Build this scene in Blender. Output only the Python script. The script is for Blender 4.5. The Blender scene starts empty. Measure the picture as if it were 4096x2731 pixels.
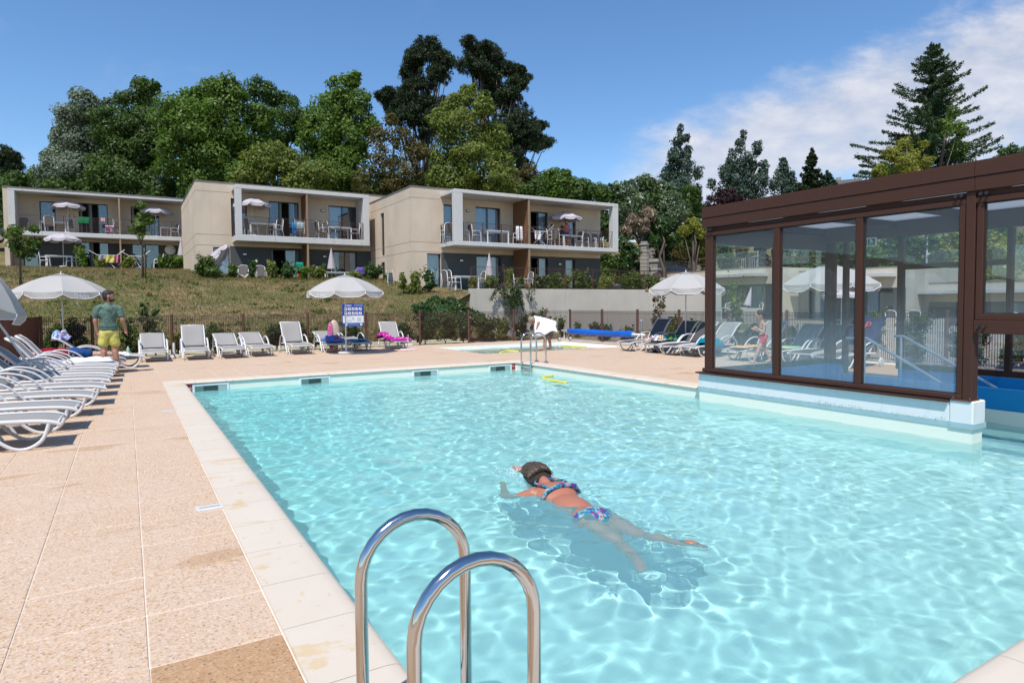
import bpy, bmesh, math, random
import numpy as np
from mathutils import Matrix, Vector
R = math.radians
random.seed(7)
SC = bpy.context.scene
COL = SC.collection
SC.render.engine = 'CYCLES'

# ------------------------------------------------------------------ camera
CAM_F, CAM_W = 2561.5, 4096.0
pt, rl, yw = R(-2.44346), R(-0.47887), R(31.0038)
fw = Vector((math.sin(yw)*math.cos(pt), math.cos(yw)*math.cos(pt), math.sin(pt)))
rt = Vector((math.cos(yw), -math.sin(yw), 0)); up = rt.cross(fw)
rt2 = rt*math.cos(rl)+up*math.sin(rl); up2 = up*math.cos(rl)-rt*math.sin(rl)
cam = bpy.data.cameras.new('camera'); camo = bpy.data.objects.new('camera', cam); COL.objects.link(camo)
m4 = Matrix((rt2, up2, -fw)).transposed().to_4x4(); m4.translation = (0, 0, 1.5); camo.matrix_world = m4
cam.sensor_width = 36; cam.lens = CAM_F/CAM_W*36; cam.shift_y = -39.66/CAM_W
cam.clip_start = .05; cam.clip_end = 6000
SC.camera = camo

# ------------------------------------------------------------------ world / sun
SUN_TO = Vector((-.41, -.40, 1)).normalized()
w = bpy.data.worlds.new('World'); SC.world = w; w.use_nodes = True
nt = w.node_tree; N = nt.nodes; Lk = nt.links.new
sky = N.new('ShaderNodeTexSky'); sky.sky_type = 'NISHITA'; sky.sun_disc = False
sky.sun_elevation = math.asin(SUN_TO.z); sky.sun_rotation = math.atan2(SUN_TO.x, SUN_TO.y) % (2*math.pi)
sky.air_density = 1.0; sky.dust_density = 0.15; sky.ozone_density = 4.0; sky.altitude = 100
bg = N['Background']; bg.inputs[1].default_value = .115
tc = N.new('ShaderNodeTexCoord')
def wdot(v):
    n = N.new('ShaderNodeVectorMath'); n.operation = 'DOT_PRODUCT'; Lk(tc.outputs['Generated'], n.inputs[0]); n.inputs[1].default_value = v; return n.outputs['Value']
def wm(op, a, b=None, clamp=False):
    n = N.new('ShaderNodeMath'); n.operation = op; n.use_clamp = clamp
    for i, x in enumerate((a, b)):
        if x is None: continue
        if isinstance(x, (int, float)): n.inputs[i].default_value = x
        else: Lk(x, n.inputs[i])
    return n.outputs[0]
# cloud bank: its own fixed direction in the sky (a band low in the north-east), gnomonic coordinates about that direction
cf = Vector((.515, .857, .18)).normalized(); cr = Vector((.857, -.515, 0)).normalized(); cu = cr.cross(cf)
c_ = wm('MAXIMUM', wdot(cf), .02)
qx = wm('DIVIDE', wdot(cr), c_); qy = wm('DIVIDE', wdot(cu), c_)
comb = N.new('ShaderNodeCombineXYZ'); Lk(qx, comb.inputs[0]); Lk(wm('MULTIPLY', qy, 2.2), comb.inputs[1])
def wnoise(scale, det, rough=.55, dist=0.0, vec=None):
    n = N.new('ShaderNodeTexNoise'); n.inputs['Scale'].default_value = scale; n.inputs['Detail'].default_value = det
    n.inputs['Roughness'].default_value = rough; n.inputs['Distortion'].default_value = dist
    Lk(vec or comb.outputs[0], n.inputs['Vector']); return n.outputs['Fac']
def wstep(x, a, b):
    n = N.new('ShaderNodeMapRange'); n.interpolation_type = 'SMOOTHSTEP'; n.inputs[1].default_value = a; n.inputs[2].default_value = b
    Lk(x, n.inputs[0]); return n.outputs[0]
nz1 = wm('SUBTRACT', wnoise(9, 9, .62, .15), .5); nz2 = wm('SUBTRACT', wnoise(26, 7, .6), .5)
edge = wm('ADD', wm('MULTIPLY', nz1, .11), wm('MULTIPLY', nz2, .03))
# upper edge rises to the right, lower edge too
tp = wm('SUBTRACT', wm('ADD', wm('MULTIPLY', qx, .36), .004), qy)
lo = wm('SUBTRACT', qy, wm('ADD', wm('MULTIPLY', qx, .15), -.075))
band = wm('MULTIPLY', wstep(wm('ADD', tp, edge), -.025, .055), wstep(wm('ADD', lo, wm('MULTIPLY', edge, 1.3)), -.02, .035))
band = wm('MULTIPLY', band, wstep(wm('ADD', qx, edge), .13, .26))
lump = wm('MULTIPLY', wstep(wm('ADD', wm('SUBTRACT', wm('MULTIPLY', wnoise(7, 8, .6), .17), .045), wm('MULTIPLY', wm('ADD', qy, .045), -1.0)), .0, .05), wstep(qx, .02, .16))
wisp = wm('MULTIPLY', wstep(wnoise(3.2, 6, .6, .9), .56, .86), .22)
dens = wm('MAXIMUM', wm('MULTIPLY', band, wm('ADD', .80, wm('MULTIPLY', nz1, .9))), wm('MULTIPLY', lump, .55), True)
dens = wm('MAXIMUM', dens, wisp, True)
front = wstep(wdot(cf), .05, .3)
dens = wm('MULTIPLY', dens, front)
mixc = N.new('ShaderNodeMixRGB'); Lk(dens, mixc.inputs[0])
hsv = N.new('ShaderNodeHueSaturation'); hsv.inputs['Saturation'].default_value = 1.13; hsv.inputs['Value'].default_value = 1.10
Lk(sky.outputs[0], hsv.inputs['Color']); Lk(hsv.outputs[0], mixc.inputs[1])
shade = wm('ADD', 4.7, wm('MULTIPLY', nz1, 3.2))
cc = N.new('ShaderNodeCombineColor'); Lk(shade, cc.inputs[0]); Lk(wm('MULTIPLY', shade, 1.01), cc.inputs[1]); Lk(wm('MULTIPLY', shade, 1.10), cc.inputs[2])
Lk(cc.outputs[0], mixc.inputs[2]); Lk(mixc.outputs[0], bg.inputs[0])

sun = bpy.data.lights.new('sun', 'SUN'); suno = bpy.data.objects.new('sun', sun); COL.objects.link(suno)
sun.energy = 3.8; sun.angle = R(.5); sun.color = (1, .955, .89)
suno.rotation_euler = (-SUN_TO).to_track_quat('-Z', 'Y').to_euler()
sun.cycles.is_caustics_light = True
vs = SC.view_settings; vs.view_transform = 'Standard'; vs.look = 'None'; vs.gamma = 1; vs.exposure = 0.42; vs.use_curve_mapping = False
cy = SC.cycles; cy.use_denoising = True; cy.max_bounces = 10; cy.transmission_bounces = 8; cy.transparent_max_bounces = 24
cy.diffuse_bounces = 4; cy.glossy_bounces = 4; cy.caustics_reflective = False; cy.caustics_refractive = True; cy.sample_clamp_indirect = 6
cy.use_adaptive_sampling = False

# ------------------------------------------------------------------ mesh helpers
class MB:
    def __init__(s): s.v = []; s.f = []; s.mi = []; s.cur = 0
    def add(s, vs, fs):
        b = len(s.v); s.v += [tuple(x) for x in vs]
        for f in fs: s.f.append(tuple(b+i for i in f)); s.mi.append(s.cur)
        return s
    def box(s, x0, x1, y0, y1, z0, z1, M=None):
        vs = [(x0,y0,z0),(x1,y0,z0),(x1,y1,z0),(x0,y1,z0),(x0,y0,z1),(x1,y0,z1),(x1,y1,z1),(x0,y1,z1)]
        if M is not None: vs = [M @ Vector(q) for q in vs]
        return s.add(vs, [(3,2,1,0),(4,5,6,7),(0,1,5,4),(1,2,6,5),(2,3,7,6),(3,0,4,7)])
    def cbox(s, c, d, M=None):
        return s.box(c[0]-d[0]/2,c[0]+d[0]/2,c[1]-d[1]/2,c[1]+d[1]/2,c[2]-d[2]/2,c[2]+d[2]/2,M)
    def bar(s, a, b, w_, h_):     # rectangular bar from a to b
        a = Vector(a); b = Vector(b); d = b-a; L = d.length
        if L < 1e-6: return s
        q = d.to_track_quat('X', 'Z').to_matrix().to_4x4(); q.translation = a
        return s.box(0, L, -w_/2, w_/2, -h_/2, h_/2, q)
    def tube(s, pts, r, n=8, caps=True, flat=1.0, up=None):
        pts = [Vector(q) for q in pts]; k = len(pts); rr = r if isinstance(r, (list, tuple)) else [r]*k
        rings = []; pu = None
        for i, q in enumerate(pts):
            d = (pts[min(i+1,k-1)]-pts[max(i-1,0)])
            if d.length < 1e-9: d = Vector((0,0,1))
            d.normalize()
            if pu is None:
                u_ = Vector(up) if up else (Vector((0,0,1)) if abs(d.z) < .9 else Vector((1,0,0)))
            else: u_ = pu
            if up: u_ = Vector(up)
            s_ = d.cross(u_); 
            if s_.length < 1e-6: s_ = d.cross(Vector((0,1,0)))
            s_.normalize(); u_ = s_.cross(d).normalized(); pu = u_
            rings.append([q+s_*math.cos(2*math.pi*j/n)*rr[i]+u_*math.sin(2*math.pi*j/n)*rr[i]*flat for j in range(n)])
        vs = [x for g in rings for x in g]; fs = []
        for i in range(k-1):
            for j in range(n): fs.append((i*n+j, i*n+(j+1)%n, (i+1)*n+(j+1)%n, (i+1)*n+j))
        if caps: fs.append(tuple(range(n-1,-1,-1))); fs.append(tuple((k-1)*n+j for j in range(n)))
        return s.add(vs, fs)
    def lathe(s, prof, n=16, M=None, caps=True):
        vs = []; fs = []
        for (r_, z_) in prof:
            for j in range(n):
                a = 2*math.pi*j/n; q = Vector((r_*math.cos(a), r_*math.sin(a), z_)); vs.append(M @ q if M is not None else q)
        for i in range(len(prof)-1):
            for j in range(n): fs.append((i*n+j, i*n+(j+1)%n, (i+1)*n+(j+1)%n, (i+1)*n+j))
        if caps:
            fs.append(tuple(range(n-1,-1,-1))); fs.append(tuple((len(prof)-1)*n+j for j in range(n)))
        return s.add(vs, fs)
    def prism(s, poly, a, b, axis='z', M=None):
        n = len(poly)
        def P(q, t):
            x = {'z': (q[0],q[1],t), 'y': (q[0],t,q[1]), 'x': (t,q[0],q[1])}[axis]
            return M @ Vector(x) if M is not None else x
        vs = [P(q,a) for q in poly]+[P(q,b) for q in poly]
        fs = [tuple(range(n-1,-1,-1)), tuple(range(n,2*n))]+[(i,(i+1)%n,n+(i+1)%n,n+i) for i in range(n)]
        return s.add(vs, fs)
    def ell(s, c, r, n=10, M=None):
        prof = [(max(1e-4, math.sin(math.pi*i/n)), -math.cos(math.pi*i/n)) for i in range(n+1)]
        T = Matrix.Translation(c) @ (M or Matrix.Identity(4)) @ Matrix.Diagonal((r[0],r[1],r[2],1))
        return s.lathe(prof, n+4, T)
    def grid(s, nx, ny, fn):
        vs = [fn(i/(nx-1), j/(ny-1)) for i in range(nx) for j in range(ny)]
        fs = [(i*ny+j,(i+1)*ny+j,(i+1)*ny+j+1,i*ny+j+1) for i in range(nx-1) for j in range(ny-1)]
        return s.add(vs, fs)

def link(o): COL.objects.link(o); return o
def tag(o, label=None, cat=None, group=None, kind=None):
    if label: o['label'] = label
    if cat: o['category'] = cat
    if group: o['group'] = group
    if kind: o['kind'] = kind
    return o
def obj(name, mb, mats, parent=None, smooth=False, bev=0, loc=None, fixn=True, auto=None, solid=0):
    me = bpy.data.meshes.new(name); me.from_pydata(mb.v, [], mb.f)
    if not isinstance(mats, (list, tuple)): mats = [mats]
    for q in mats: me.materials.append(q)
    if len(mats) > 1: me.polygons.foreach_set('material_index', mb.mi)
    if fixn or bev:
        bm = bmesh.new(); bm.from_mesh(me)
        if fixn: bmesh.ops.recalc_face_normals(bm, faces=bm.faces)
        if bev: bmesh.ops.bevel(bm, geom=[e for e in bm.edges if len(e.link_faces) == 2 and e.calc_face_angle(0) > .5], offset=bev, segments=1, affect='EDGES', clamp_overlap=True)
        bm.to_mesh(me); bm.free()
    if smooth: me.polygons.foreach_set('use_smooth', [True]*len(me.polygons))
    if auto is not None: me.set_sharp_from_angle(angle=auto)
    me.update()
    o = bpy.data.objects.new(name, me); link(o)
    if parent: o.parent = parent
    if loc: o.location = loc
    if solid:
        md = o.modifiers.new('solid', 'SOLIDIFY'); md.thickness = solid; md.offset = 0
    return o
def struct(name, mb, m, **k): return tag(obj(name, mb, m, **k), kind='structure')
def thing(name, label, cat, loc=(0,0,0), rz=0, group=None):
    o = bpy.data.objects.new(name, None); o.empty_display_size = .1; link(o); o.location = loc; o.rotation_euler = (0,0,rz)
    return tag(o, label, cat, group)
def copy_tree(o, loc=None, rz=None, label=None, group=None, parent=None, scale=None):
    c = o.copy(); link(c); c.parent = parent
    if loc is not None: c.location = loc
    if rz is not None: c.rotation_euler = (0,0,rz)
    if scale is not None: c.scale = (scale,)*3
    if label: c['label'] = label
    if group: c['group'] = group
    for ch in list(o.children): copy_tree(ch, parent=c)
    return c
def setmat(root, frm, to):
    for o in [root]+list(root.children_recursive):
        if o.type == 'MESH':
            for sl in o.material_slots:
                if sl.material is frm: sl.link = 'OBJECT'; sl.material = to
# pixel of the 4096 px photograph -> direction; only used to read positions off the survey
def ray(x, y): return fw + rt2*((x-2048)/CAM_F) - up2*((y-1365.5+39.66)/CAM_F)
# ------------------------------------------------------------------ materials
def newmat(name):
    m = bpy.data.materials.new(name); m.use_nodes = True
    return m, m.node_tree, m.node_tree.nodes['Principled BSDF']
class NT:
    def __init__(s, t): s.t = t
    def n(s, typ, **k):
        q = s.t.nodes.new(typ)
        for a, b in k.items(): setattr(q, a, b)
        return q
    def l(s, a, b): s.t.links.new(a, b)
    def pos(s, kind='pos'):
        if kind == 'pos': return s.n('ShaderNodeNewGeometry').outputs['Position']
        return s.n('ShaderNodeTexCoord').outputs['Object']
    def noise(s, scale, det=4, vec=None, rough=.55, dist=0):
        q = s.n('ShaderNodeTexNoise'); q.inputs['Scale'].default_value = scale; q.inputs['Detail'].default_value = det
        q.inputs['Roughness'].default_value = rough; q.inputs['Distortion'].default_value = dist
        if vec is not None: s.l(vec, q.inputs['Vector'])
        return q.outputs['Fac']
    def scalev(s, vec, v):
        q = s.n('ShaderNodeVectorMath', operation='MULTIPLY'); s.l(vec, q.inputs[0]); q.inputs[1].default_value = v; return q.outputs[0]
    def step(s, x, a, b, lo=0, hi=1):
        q = s.n('ShaderNodeMapRange', interpolation_type='SMOOTHSTEP'); s.l(x, q.inputs[0])
        q.inputs[1].default_value = a; q.inputs[2].default_value = b; q.inputs[3].default_value = lo; q.inputs[4].default_value = hi; return q.outputs[0]
    def math(s, op, a, b=None, clamp=False):
        q = s.n('ShaderNodeMath', operation=op, use_clamp=clamp)
        for i, x in enumerate((a, b)):
            if x is None: continue
            if isinstance(x, (int, float)): q.inputs[i].default_value = x
            else: s.l(x, q.inputs[i])
        return q.outputs[0]
    def mix(s, f, a, b, mode='MIX'):
        q = s.n('ShaderNodeMixRGB', blend_type=mode)
        for i, x in enumerate((f, a, b)):
            if isinstance(x, (int, float)): q.inputs[i].default_value = x
            elif isinstance(x, tuple): q.inputs[i].default_value = (*x, 1) if len(x) == 3 else x
            else: s.l(x, q.inputs[i])
        return q.outputs[0]
    def ramp(s, x, stops):
        q = s.n('ShaderNodeValToRGB'); e = q.color_ramp.elements
        while len(e) > 1: e.remove(e[-1])
        e[0].position = stops[0][0]; e[0].color = (*stops[0][1], 1)
        for p_, c_ in stops[1:]:
            z = e.new(p_); z.color = (*c_, 1)
        s.l(x, q.inputs[0]); return q.outputs[0]
    def bump(s, h, st, dist=.01, nrm=None):
        q = s.n('ShaderNodeBump'); q.inputs['Strength'].default_value = st; q.inputs['Distance'].default_value = dist; s.l(h, q.inputs['Height']); return q.outputs[0]
    def sep(s, v):
        q = s.n('ShaderNodeSeparateXYZ'); s.l(v, q.inputs[0]); return q.outputs
    def orand(s): return s.n('ShaderNodeObjectInfo').outputs['Random']
    def irand(s): return s.n('ShaderNodeNewGeometry').outputs['Random Per Island']
def plain(name, c, rough=.6, var=.12, sc=6, metal=0, bump=0, spec=.5, orand=0, coat=0):
    m, t, b = newmat(name); g = NT(t); p = g.pos('obj')
    nz = g.noise(sc, 5, p)
    col = g.mix(nz, tuple(x*(1-var) for x in c), tuple(min(1, x*(1+var)) for x in c))
    if orand: col = g.mix(g.math('MULTIPLY', g.orand(), orand), col, tuple(x*.75 for x in c))
    g.l(col, b.inputs['Base Color']); b.inputs['Metallic'].default_value = metal; b.inputs['Specular IOR Level'].default_value = spec
    g.l(g.step(nz, .3, .7, max(0, rough-.07), min(1, rough+.07)), b.inputs['Roughness'])
    if coat: b.inputs['Coat Weight'].default_value = coat
    if bump: g.l(g.bump(g.noise(sc*5, 5, p), bump), b.inputs['Normal'])
    return m
def leafmat(name, c1, c2, trans=.35, rough=.55, c3=None):
    m, t, b = newmat(name); g = NT(t)
    nz = g.noise(.9, 4, g.pos('pos')); r_ = g.irand()
    col = g.mix(g.step(nz, .35, .65), c1, c2); col = g.mix(g.math('MULTIPLY', r_, .55), col, tuple(x*1.7 for x in c2))
    if c3: col = g.mix(g.step(r_, .86, .93), col, c3)
    g.l(col, b.inputs['Base Color']); b.inputs['Roughness'].default_value = rough; b.inputs['Specular IOR Level'].default_value = .35
    tr = g.n('ShaderNodeBsdfTranslucent'); g.l(g.mix(1.0, col, (1.25, 1.35, .7), 'MULTIPLY'), tr.inputs[0])
    mx = g.n('ShaderNodeMixShader'); mx.inputs[0].default_value = trans; g.l(b.outputs[0], mx.inputs[1]); g.l(tr.outputs[0], mx.inputs[2])
    g.l(mx.outputs[0], t.nodes['Material Output'].inputs[0]); return m

# deck slabs: exposed aggregate, dried wet marks
def deckmat():
    m, t, b = newmat('aggregate_slab'); g = NT(t); p = g.pos('pos'); x, y, z = g.sep(p)
    vo = g.n('ShaderNodeTexVoronoi'); vo.inputs['Scale'].default_value = 92; g.l(p, vo.inputs['Vector'])
    cr_ = g.sep(vo.outputs['Color'])[0]
    col = g.ramp(cr_, [(0, (.44,.27,.15)), (.16, (.56,.39,.26)), (.45, (.64,.50,.38)), (.68, (.50,.36,.28)), (.86, (.72,.60,.49)), (.95, (.22,.15,.11)), (1, (.58,.34,.16))])
    base = g.mix(g.noise(1.7, 5, p), (.485,.325,.19), (.53,.365,.225))
    # each stone is a few millimetres: its contrast averages out where stones go below the pixel
    col = g.mix(.70, base, col)
    col = g.mix(g.math('MULTIPLY', g.orand(), .16), col, (.50,.35,.235))
    dusty = g.step(g.noise(.8, 6, p, .6), .42, .72); col = g.mix(g.math('MULTIPLY', dusty, .3), col, (.57,.455,.36))
    wetn = g.noise(1.0, 5, g.scalev(p, (.55, 1.9, 1)), .6, .4)
    wet = g.step(wetn, .60, .645)
    nearA = g.math('MULTIPLY', g.step(y, 3.005, 3.025, 1, 0), g.step(x, .036, .046)); nearB = g.math('MULTIPLY', g.step(g.math('ADD', y, g.math('MULTIPLY', x, -.5)), 2.55, 2.72, 1, 0), g.step(x, -.45, .0)); near = g.math('MAXIMUM', nearA, nearB); wet = g.math('MAXIMUM', g.math('MULTIPLY', wet, .6), g.math('MULTIPLY', near, .95))
    col = g.mix(wet, col, g.mix(1.0, col, (.80,.66,.48), 'MULTIPLY'))
    g.l(col, b.inputs['Base Color']); g.l(g.step(wet, 0, 1, .85, .55), b.inputs['Roughness'])
    g.l(g.bump(vo.outputs['Distance'], .35, .004), b.inputs['Normal']); return m
def copingmat():
    m, t, b = newmat('coping_stone'); g = NT(t); p = g.pos('pos')
    col = g.mix(g.noise(3, 6, p), (.56,.475,.375), (.63,.55,.46))
    pits = g.step(g.noise(55, 3, g.scalev(p, (1, 3.5, 1)), .6), .62, .72); col = g.mix(g.math('MULTIPLY', pits, .45), col, (.52,.44,.36))
    st = g.step(g.noise(1.6, 6, g.scalev(p, (1, 2.6, 1)), .65, .6), .56, .60); fade = g.step(g.noise(9, 4, p), .3, .55)
    stain = g.math('MULTIPLY', g.math('MULTIPLY', st, fade), .75)
    sp = g.step(g.noise(9, 2, g.scalev(p, (1.6, 1, 1)), .4), .69, .71); stain = g.math('MAXIMUM', stain, g.math('MULTIPLY', sp, .6))
    col = g.mix(stain, col, (.56,.40,.20)); col = g.mix(g.math('MULTIPLY', g.orand(), .18), col, (.66,.58,.48))
    g.l(col, b.inputs['Base Color']); b.inputs['Roughness'].default_value = .75
    g.l(g.bump(g.noise(60, 4, p), .25, .003), b.inputs['Normal']); return m
def wallmat(name, c, joints=True):
    m, t, b = newmat(name); g = NT(t); p = g.pos('pos')
    nz = g.step(g.noise(.55, 6, g.scalev(p, (1, 1, .8)), .6), .3, .7); fine = g.noise(7, 5, p)
    col = g.mix(nz, tuple(x*.87 for x in c), tuple(x*1.06 for x in c)); col = g.mix(g.math('MULTIPLY', fine, .25), col, tuple(x*.93 for x in c))
    streak = g.step(g.noise(1.0, 6, g.scalev(p, (4.5, 4.5, .14)), .65), .52, .8); col = g.mix(g.math('MULTIPLY', streak, .26), col, tuple(x*.62 for x in c))
    g.l(col, b.inputs['Base Color']); b.inputs['Roughness'].default_value = .9; b.inputs['Specular IOR Level'].default_value = .2
    g.l(g.bump(g.noise(40, 5, p), .12, .004), b.inputs['Normal']); return m
def stainconc(name, c=(.54,.53,.51)):
    m, t, b = newmat(name); g = NT(t); p = g.pos('pos')
    col = g.mix(g.noise(1.3, 6, p), tuple(x*.9 for x in c), tuple(min(1, x*1.06) for x in c))
    dr = g.step(g.noise(1.0, 6, g.scalev(p, (5, 5, .5)), .65), .55, .78); sp = g.noise(.5, 3, p)
    col = g.mix(g.math('MULTIPLY', dr, g.step(sp, .30, .60, .2, .9)), col, (.14,.13,.12))
    g.l(col, b.inputs['Base Color']); b.inputs['Roughness'].default_value = .85; return m
def woodmat(name, c1, c2, axis=(1, 1, 9)):
    m, t, b = newmat(name); g = NT(t); p = g.pos('pos')
    nz = g.noise(1.2, 6, g.scalev(p, axis), .6); col = g.mix(nz, c1, c2); col = g.mix(g.math('MULTIPLY', g.orand(), .35), col, tuple(x*.6 for x in c1))
    g.l(col, b.inputs['Base Color']); b.inputs['Roughness'].default_value = .7; return m
def grassmat():
    m, t, b = newmat('dry_lawn'); g = NT(t); p = g.pos('pos')
    n1 = g.noise(.35, 7, p, .62); n2 = g.noise(3.2, 6, g.scalev(p, (1, .6, 1)), .65); n3 = g.noise(28, 4, p)
    col = g.ramp(n2, [(.25, (.085,.07,.03)), (.42, (.14,.11,.05)), (.55, (.215,.16,.08)), (.75, (.30,.23,.125))])
    col = g.mix(g.step(n1, .46, .58), col, g.mix(n2, (.05,.075,.018), (.13,.145,.045)))
    col = g.mix(g.math('MULTIPLY', n3, .5), col, (.20,.15,.08)); st = g.step(g.noise(7, 3, p), .73, .78); col = g.mix(g.math('MULTIPLY', st, .5), col, (.42,.36,.27))
    g.l(col, b.inputs['Base Color']); b.inputs['Roughness'].default_value = 1; b.inputs['Specular IOR Level'].default_value = .1
    g.l(g.bump(g.noise(14, 6, p), .8, .05), b.inputs['Normal']); return m
def gravelmat():
    m, t, b = newmat('gravel_soil'); g = NT(t); p = g.pos('pos')
    vo = g.n('ShaderNodeTexVoronoi'); vo.inputs['Scale'].default_value = 22; g.l(p, vo.inputs['Vector']); c_ = g.sep(vo.outputs['Color'])[0]
    g.l(g.ramp(c_, [(0, (.15,.11,.08)), (.4, (.28,.21,.15)), (.8, (.42,.34,.26)), (1, (.55,.47,.38))]), b.inputs['Base Color']); b.inputs['Roughness'].default_value = .95
    g.l(g.bump(vo.outputs['Distance'], .8, .02), b.inputs['Normal']); return m
def stonemat(name='rubble_stone', c=(.46,.42,.36)):
    m, t, b = newmat(name); g = NT(t); p = g.pos('pos')
    col = g.mix(g.noise(2.2, 6, p), tuple(x*.6 for x in c), tuple(x*1.2 for x in c)); col = g.mix(g.math('MULTIPLY', g.orand(), .6), col, (.24,.21,.18))
    col = g.mix(g.math('MULTIPLY', g.irand(), .5), col, (.30,.27,.23))
    g.l(col, b.inputs['Base Color']); b.inputs['Roughness'].default_value = .95; g.l(g.bump(g.noise(18, 5, p), .5, .02), b.inputs['Normal']); return m
def paneglass(name, tint=(.9,.95,.95), dirt=.0, refl=1.0):
    m, t, b = newmat(name); g = NT(t); t.nodes.remove(b); p = g.pos('pos')
    tr = g.n('ShaderNodeBsdfTransparent'); tr.inputs[0].default_value = (*tint, 1)
    gl = g.n('ShaderNodeBsdfGlossy'); gl.inputs['Roughness'].default_value = .01; gl.inputs[0].default_value = (.95,.97,1,1)
    geo = g.n('ShaderNodeNewGeometry'); dt = g.n('ShaderNodeVectorMath', operation='DOT_PRODUCT'); g.l(geo.outputs['Incoming'], dt.inputs[0]); g.l(geo.outputs['Normal'], dt.inputs[1])
    ca = g.math('ABSOLUTE', dt.outputs['Value']); sch = g.math('ADD', g.math('MULTIPLY', g.math('POWER', g.math('SUBTRACT', 1.0, ca), 5), .96), .04)
    a = g.n('ShaderNodeMixShader'); g.l(g.math('MULTIPLY', sch, refl, True), a.inputs[0]); g.l(tr.outputs[0], a.inputs[1]); g.l(gl.outputs[0], a.inputs[2])
    o = a
    if dirt:
        x, y, z = g.sep(p)
        di = g.n('ShaderNodeBsdfDiffuse'); di.inputs[0].default_value = (.60,.76,.82,1)
        st = g.noise(1, 6, g.scalev(p, (34, 34, 1.6)), .65); bl = g.noise(1.3, 4, p); sp = g.step(g.noise(70, 2, p), .72, .75)
        lowd = g.step(z, .2, 1.9, 1.0, .10)      # limescale splash: thick near the water, thin above
        d = g.math('MULTIPLY', g.step(st, .35, .75), g.step(bl, .3, .7, .35, 1)); d = g.math('ADD', g.math('MULTIPLY', d, .4), .6)
        d = g.math('MULTIPLY', g.math('MULTIPLY', d, lowd), dirt); d = g.math('MAXIMUM', d, g.math('MULTIPLY', sp, .25*dirt))
        o = g.n('ShaderNodeMixShader'); g.l(d, o.inputs[0]); g.l(a.outputs[0], o.inputs[1]); g.l(di.outputs[0], o.inputs[2])
    g.l(o.outputs[0], t.nodes['Material Output'].inputs[0]); return m
def watermat():
    m, t, b = newmat('pool_water'); g = NT(t); t.nodes.remove(b); x, y, z = g.sep(g.pos('pos'))
    gl = g.n('ShaderNodeBsdfGlass'); gl.inputs['IOR'].default_value = 1.33; gl.inputs['Roughness'].default_value = 0
    deep = g.math('MULTIPLY', g.step(x, 6.5, .8), g.step(y, 3.0, 11.0, .25, 1))
    g.l(g.mix(deep, (.94,.99,.985), (.60,.96,.97)), gl.inputs['Color'])
    tb = g.n('ShaderNodeBsdfDiffuse'); tb.inputs[0].default_value = (.42,.84,.82,1); mx = g.n('ShaderNodeMixShader'); mx.inputs[0].default_value = .21; g.l(gl.outputs[0], mx.inputs[1]); g.l(tb.outputs[0], mx.inputs[2])   # diffuse veil on the surface imitates sunlight scattered in the water, lifts shadows
    g.l(mx.outputs[0], t.nodes['Material Output'].inputs[0]); return m
def fabricmat(name, c, sc=260, var=.1, rough=.85):
    m, t, b = newmat(name); g = NT(t); p = g.pos('obj')
    wv = g.n('ShaderNodeTexChecker'); wv.inputs['Scale'].default_value = sc; g.l(p, wv.inputs[0]); wv.inputs[1].default_value = (*c, 1); wv.inputs[2].default_value = (*[x*(1-var) for x in c], 1)
    g.l(g.mix(g.math('MULTIPLY', g.noise(5, 5, p), .3), wv.outputs[0], tuple(x*.82 for x in c)), b.inputs['Base Color']); b.inputs['Roughness'].default_value = rough; b.inputs['Specular IOR Level'].default_value = .25
    return m
def clothmat(name, cols, sc=9, trans=.15):
    m, t, b = newmat(name); g = NT(t); p = g.pos('obj'); n1 = g.noise(sc, 2, p, .5, .6)
    st = [( .30+.4*i/max(1, len(cols)-1), c) for i, c in enumerate(cols)]
    q = g.ramp(n1, st)
    g.l(q, b.inputs['Base Color']); b.inputs['Roughness'].default_value = .95; b.inputs['Specular IOR Level'].default_value = .1
    g.l(g.bump(g.noise(90, 3, p), .3, .004), b.inputs['Normal']); return m
def canopymat(name, c):
    m, t, b = newmat(name); g = NT(t); p = g.pos('obj')
    col = g.mix(g.noise(2.5, 5, p), tuple(x*.93 for x in c), tuple(min(1, x*1.04) for x in c)); g.l(col, b.inputs['Base Color']); b.inputs['Roughness'].default_value = .9; b.inputs['Specular IOR Level'].default_value = .1
    tr = g.n('ShaderNodeBsdfTranslucent'); g.l(col, tr.inputs[0]); mx = g.n('ShaderNodeMixShader'); mx.inputs[0].default_value = .10
    g.l(b.outputs[0], mx.inputs[1]); g.l(tr.outputs[0], mx.inputs[2]); g.l(mx.outputs[0], t.nodes['Material Output'].inputs[0]); return m
def skinmat(name, c):
    m, t, b = newmat(name); g = NT(t); p = g.pos('obj')
    col = g.mix(g.noise(7, 5, p), tuple(x*.88 for x in c), tuple(x*1.08 for x in c)); g.l(col, b.inputs['Base Color']); b.inputs['Roughness'].default_value = .5
    return m
def steelmat():
    m, t, b = newmat('stainless_steel'); g = NT(t); p = g.pos('obj'); n1 = g.noise(14, 6, p, .65)
    b.inputs['Base Color'].default_value = (.56,.55,.54,1); b.inputs['Metallic'].default_value = 1
    g.l(g.step(n1, .3, .8, .07, .22), b.inputs['Roughness']); return m
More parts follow.
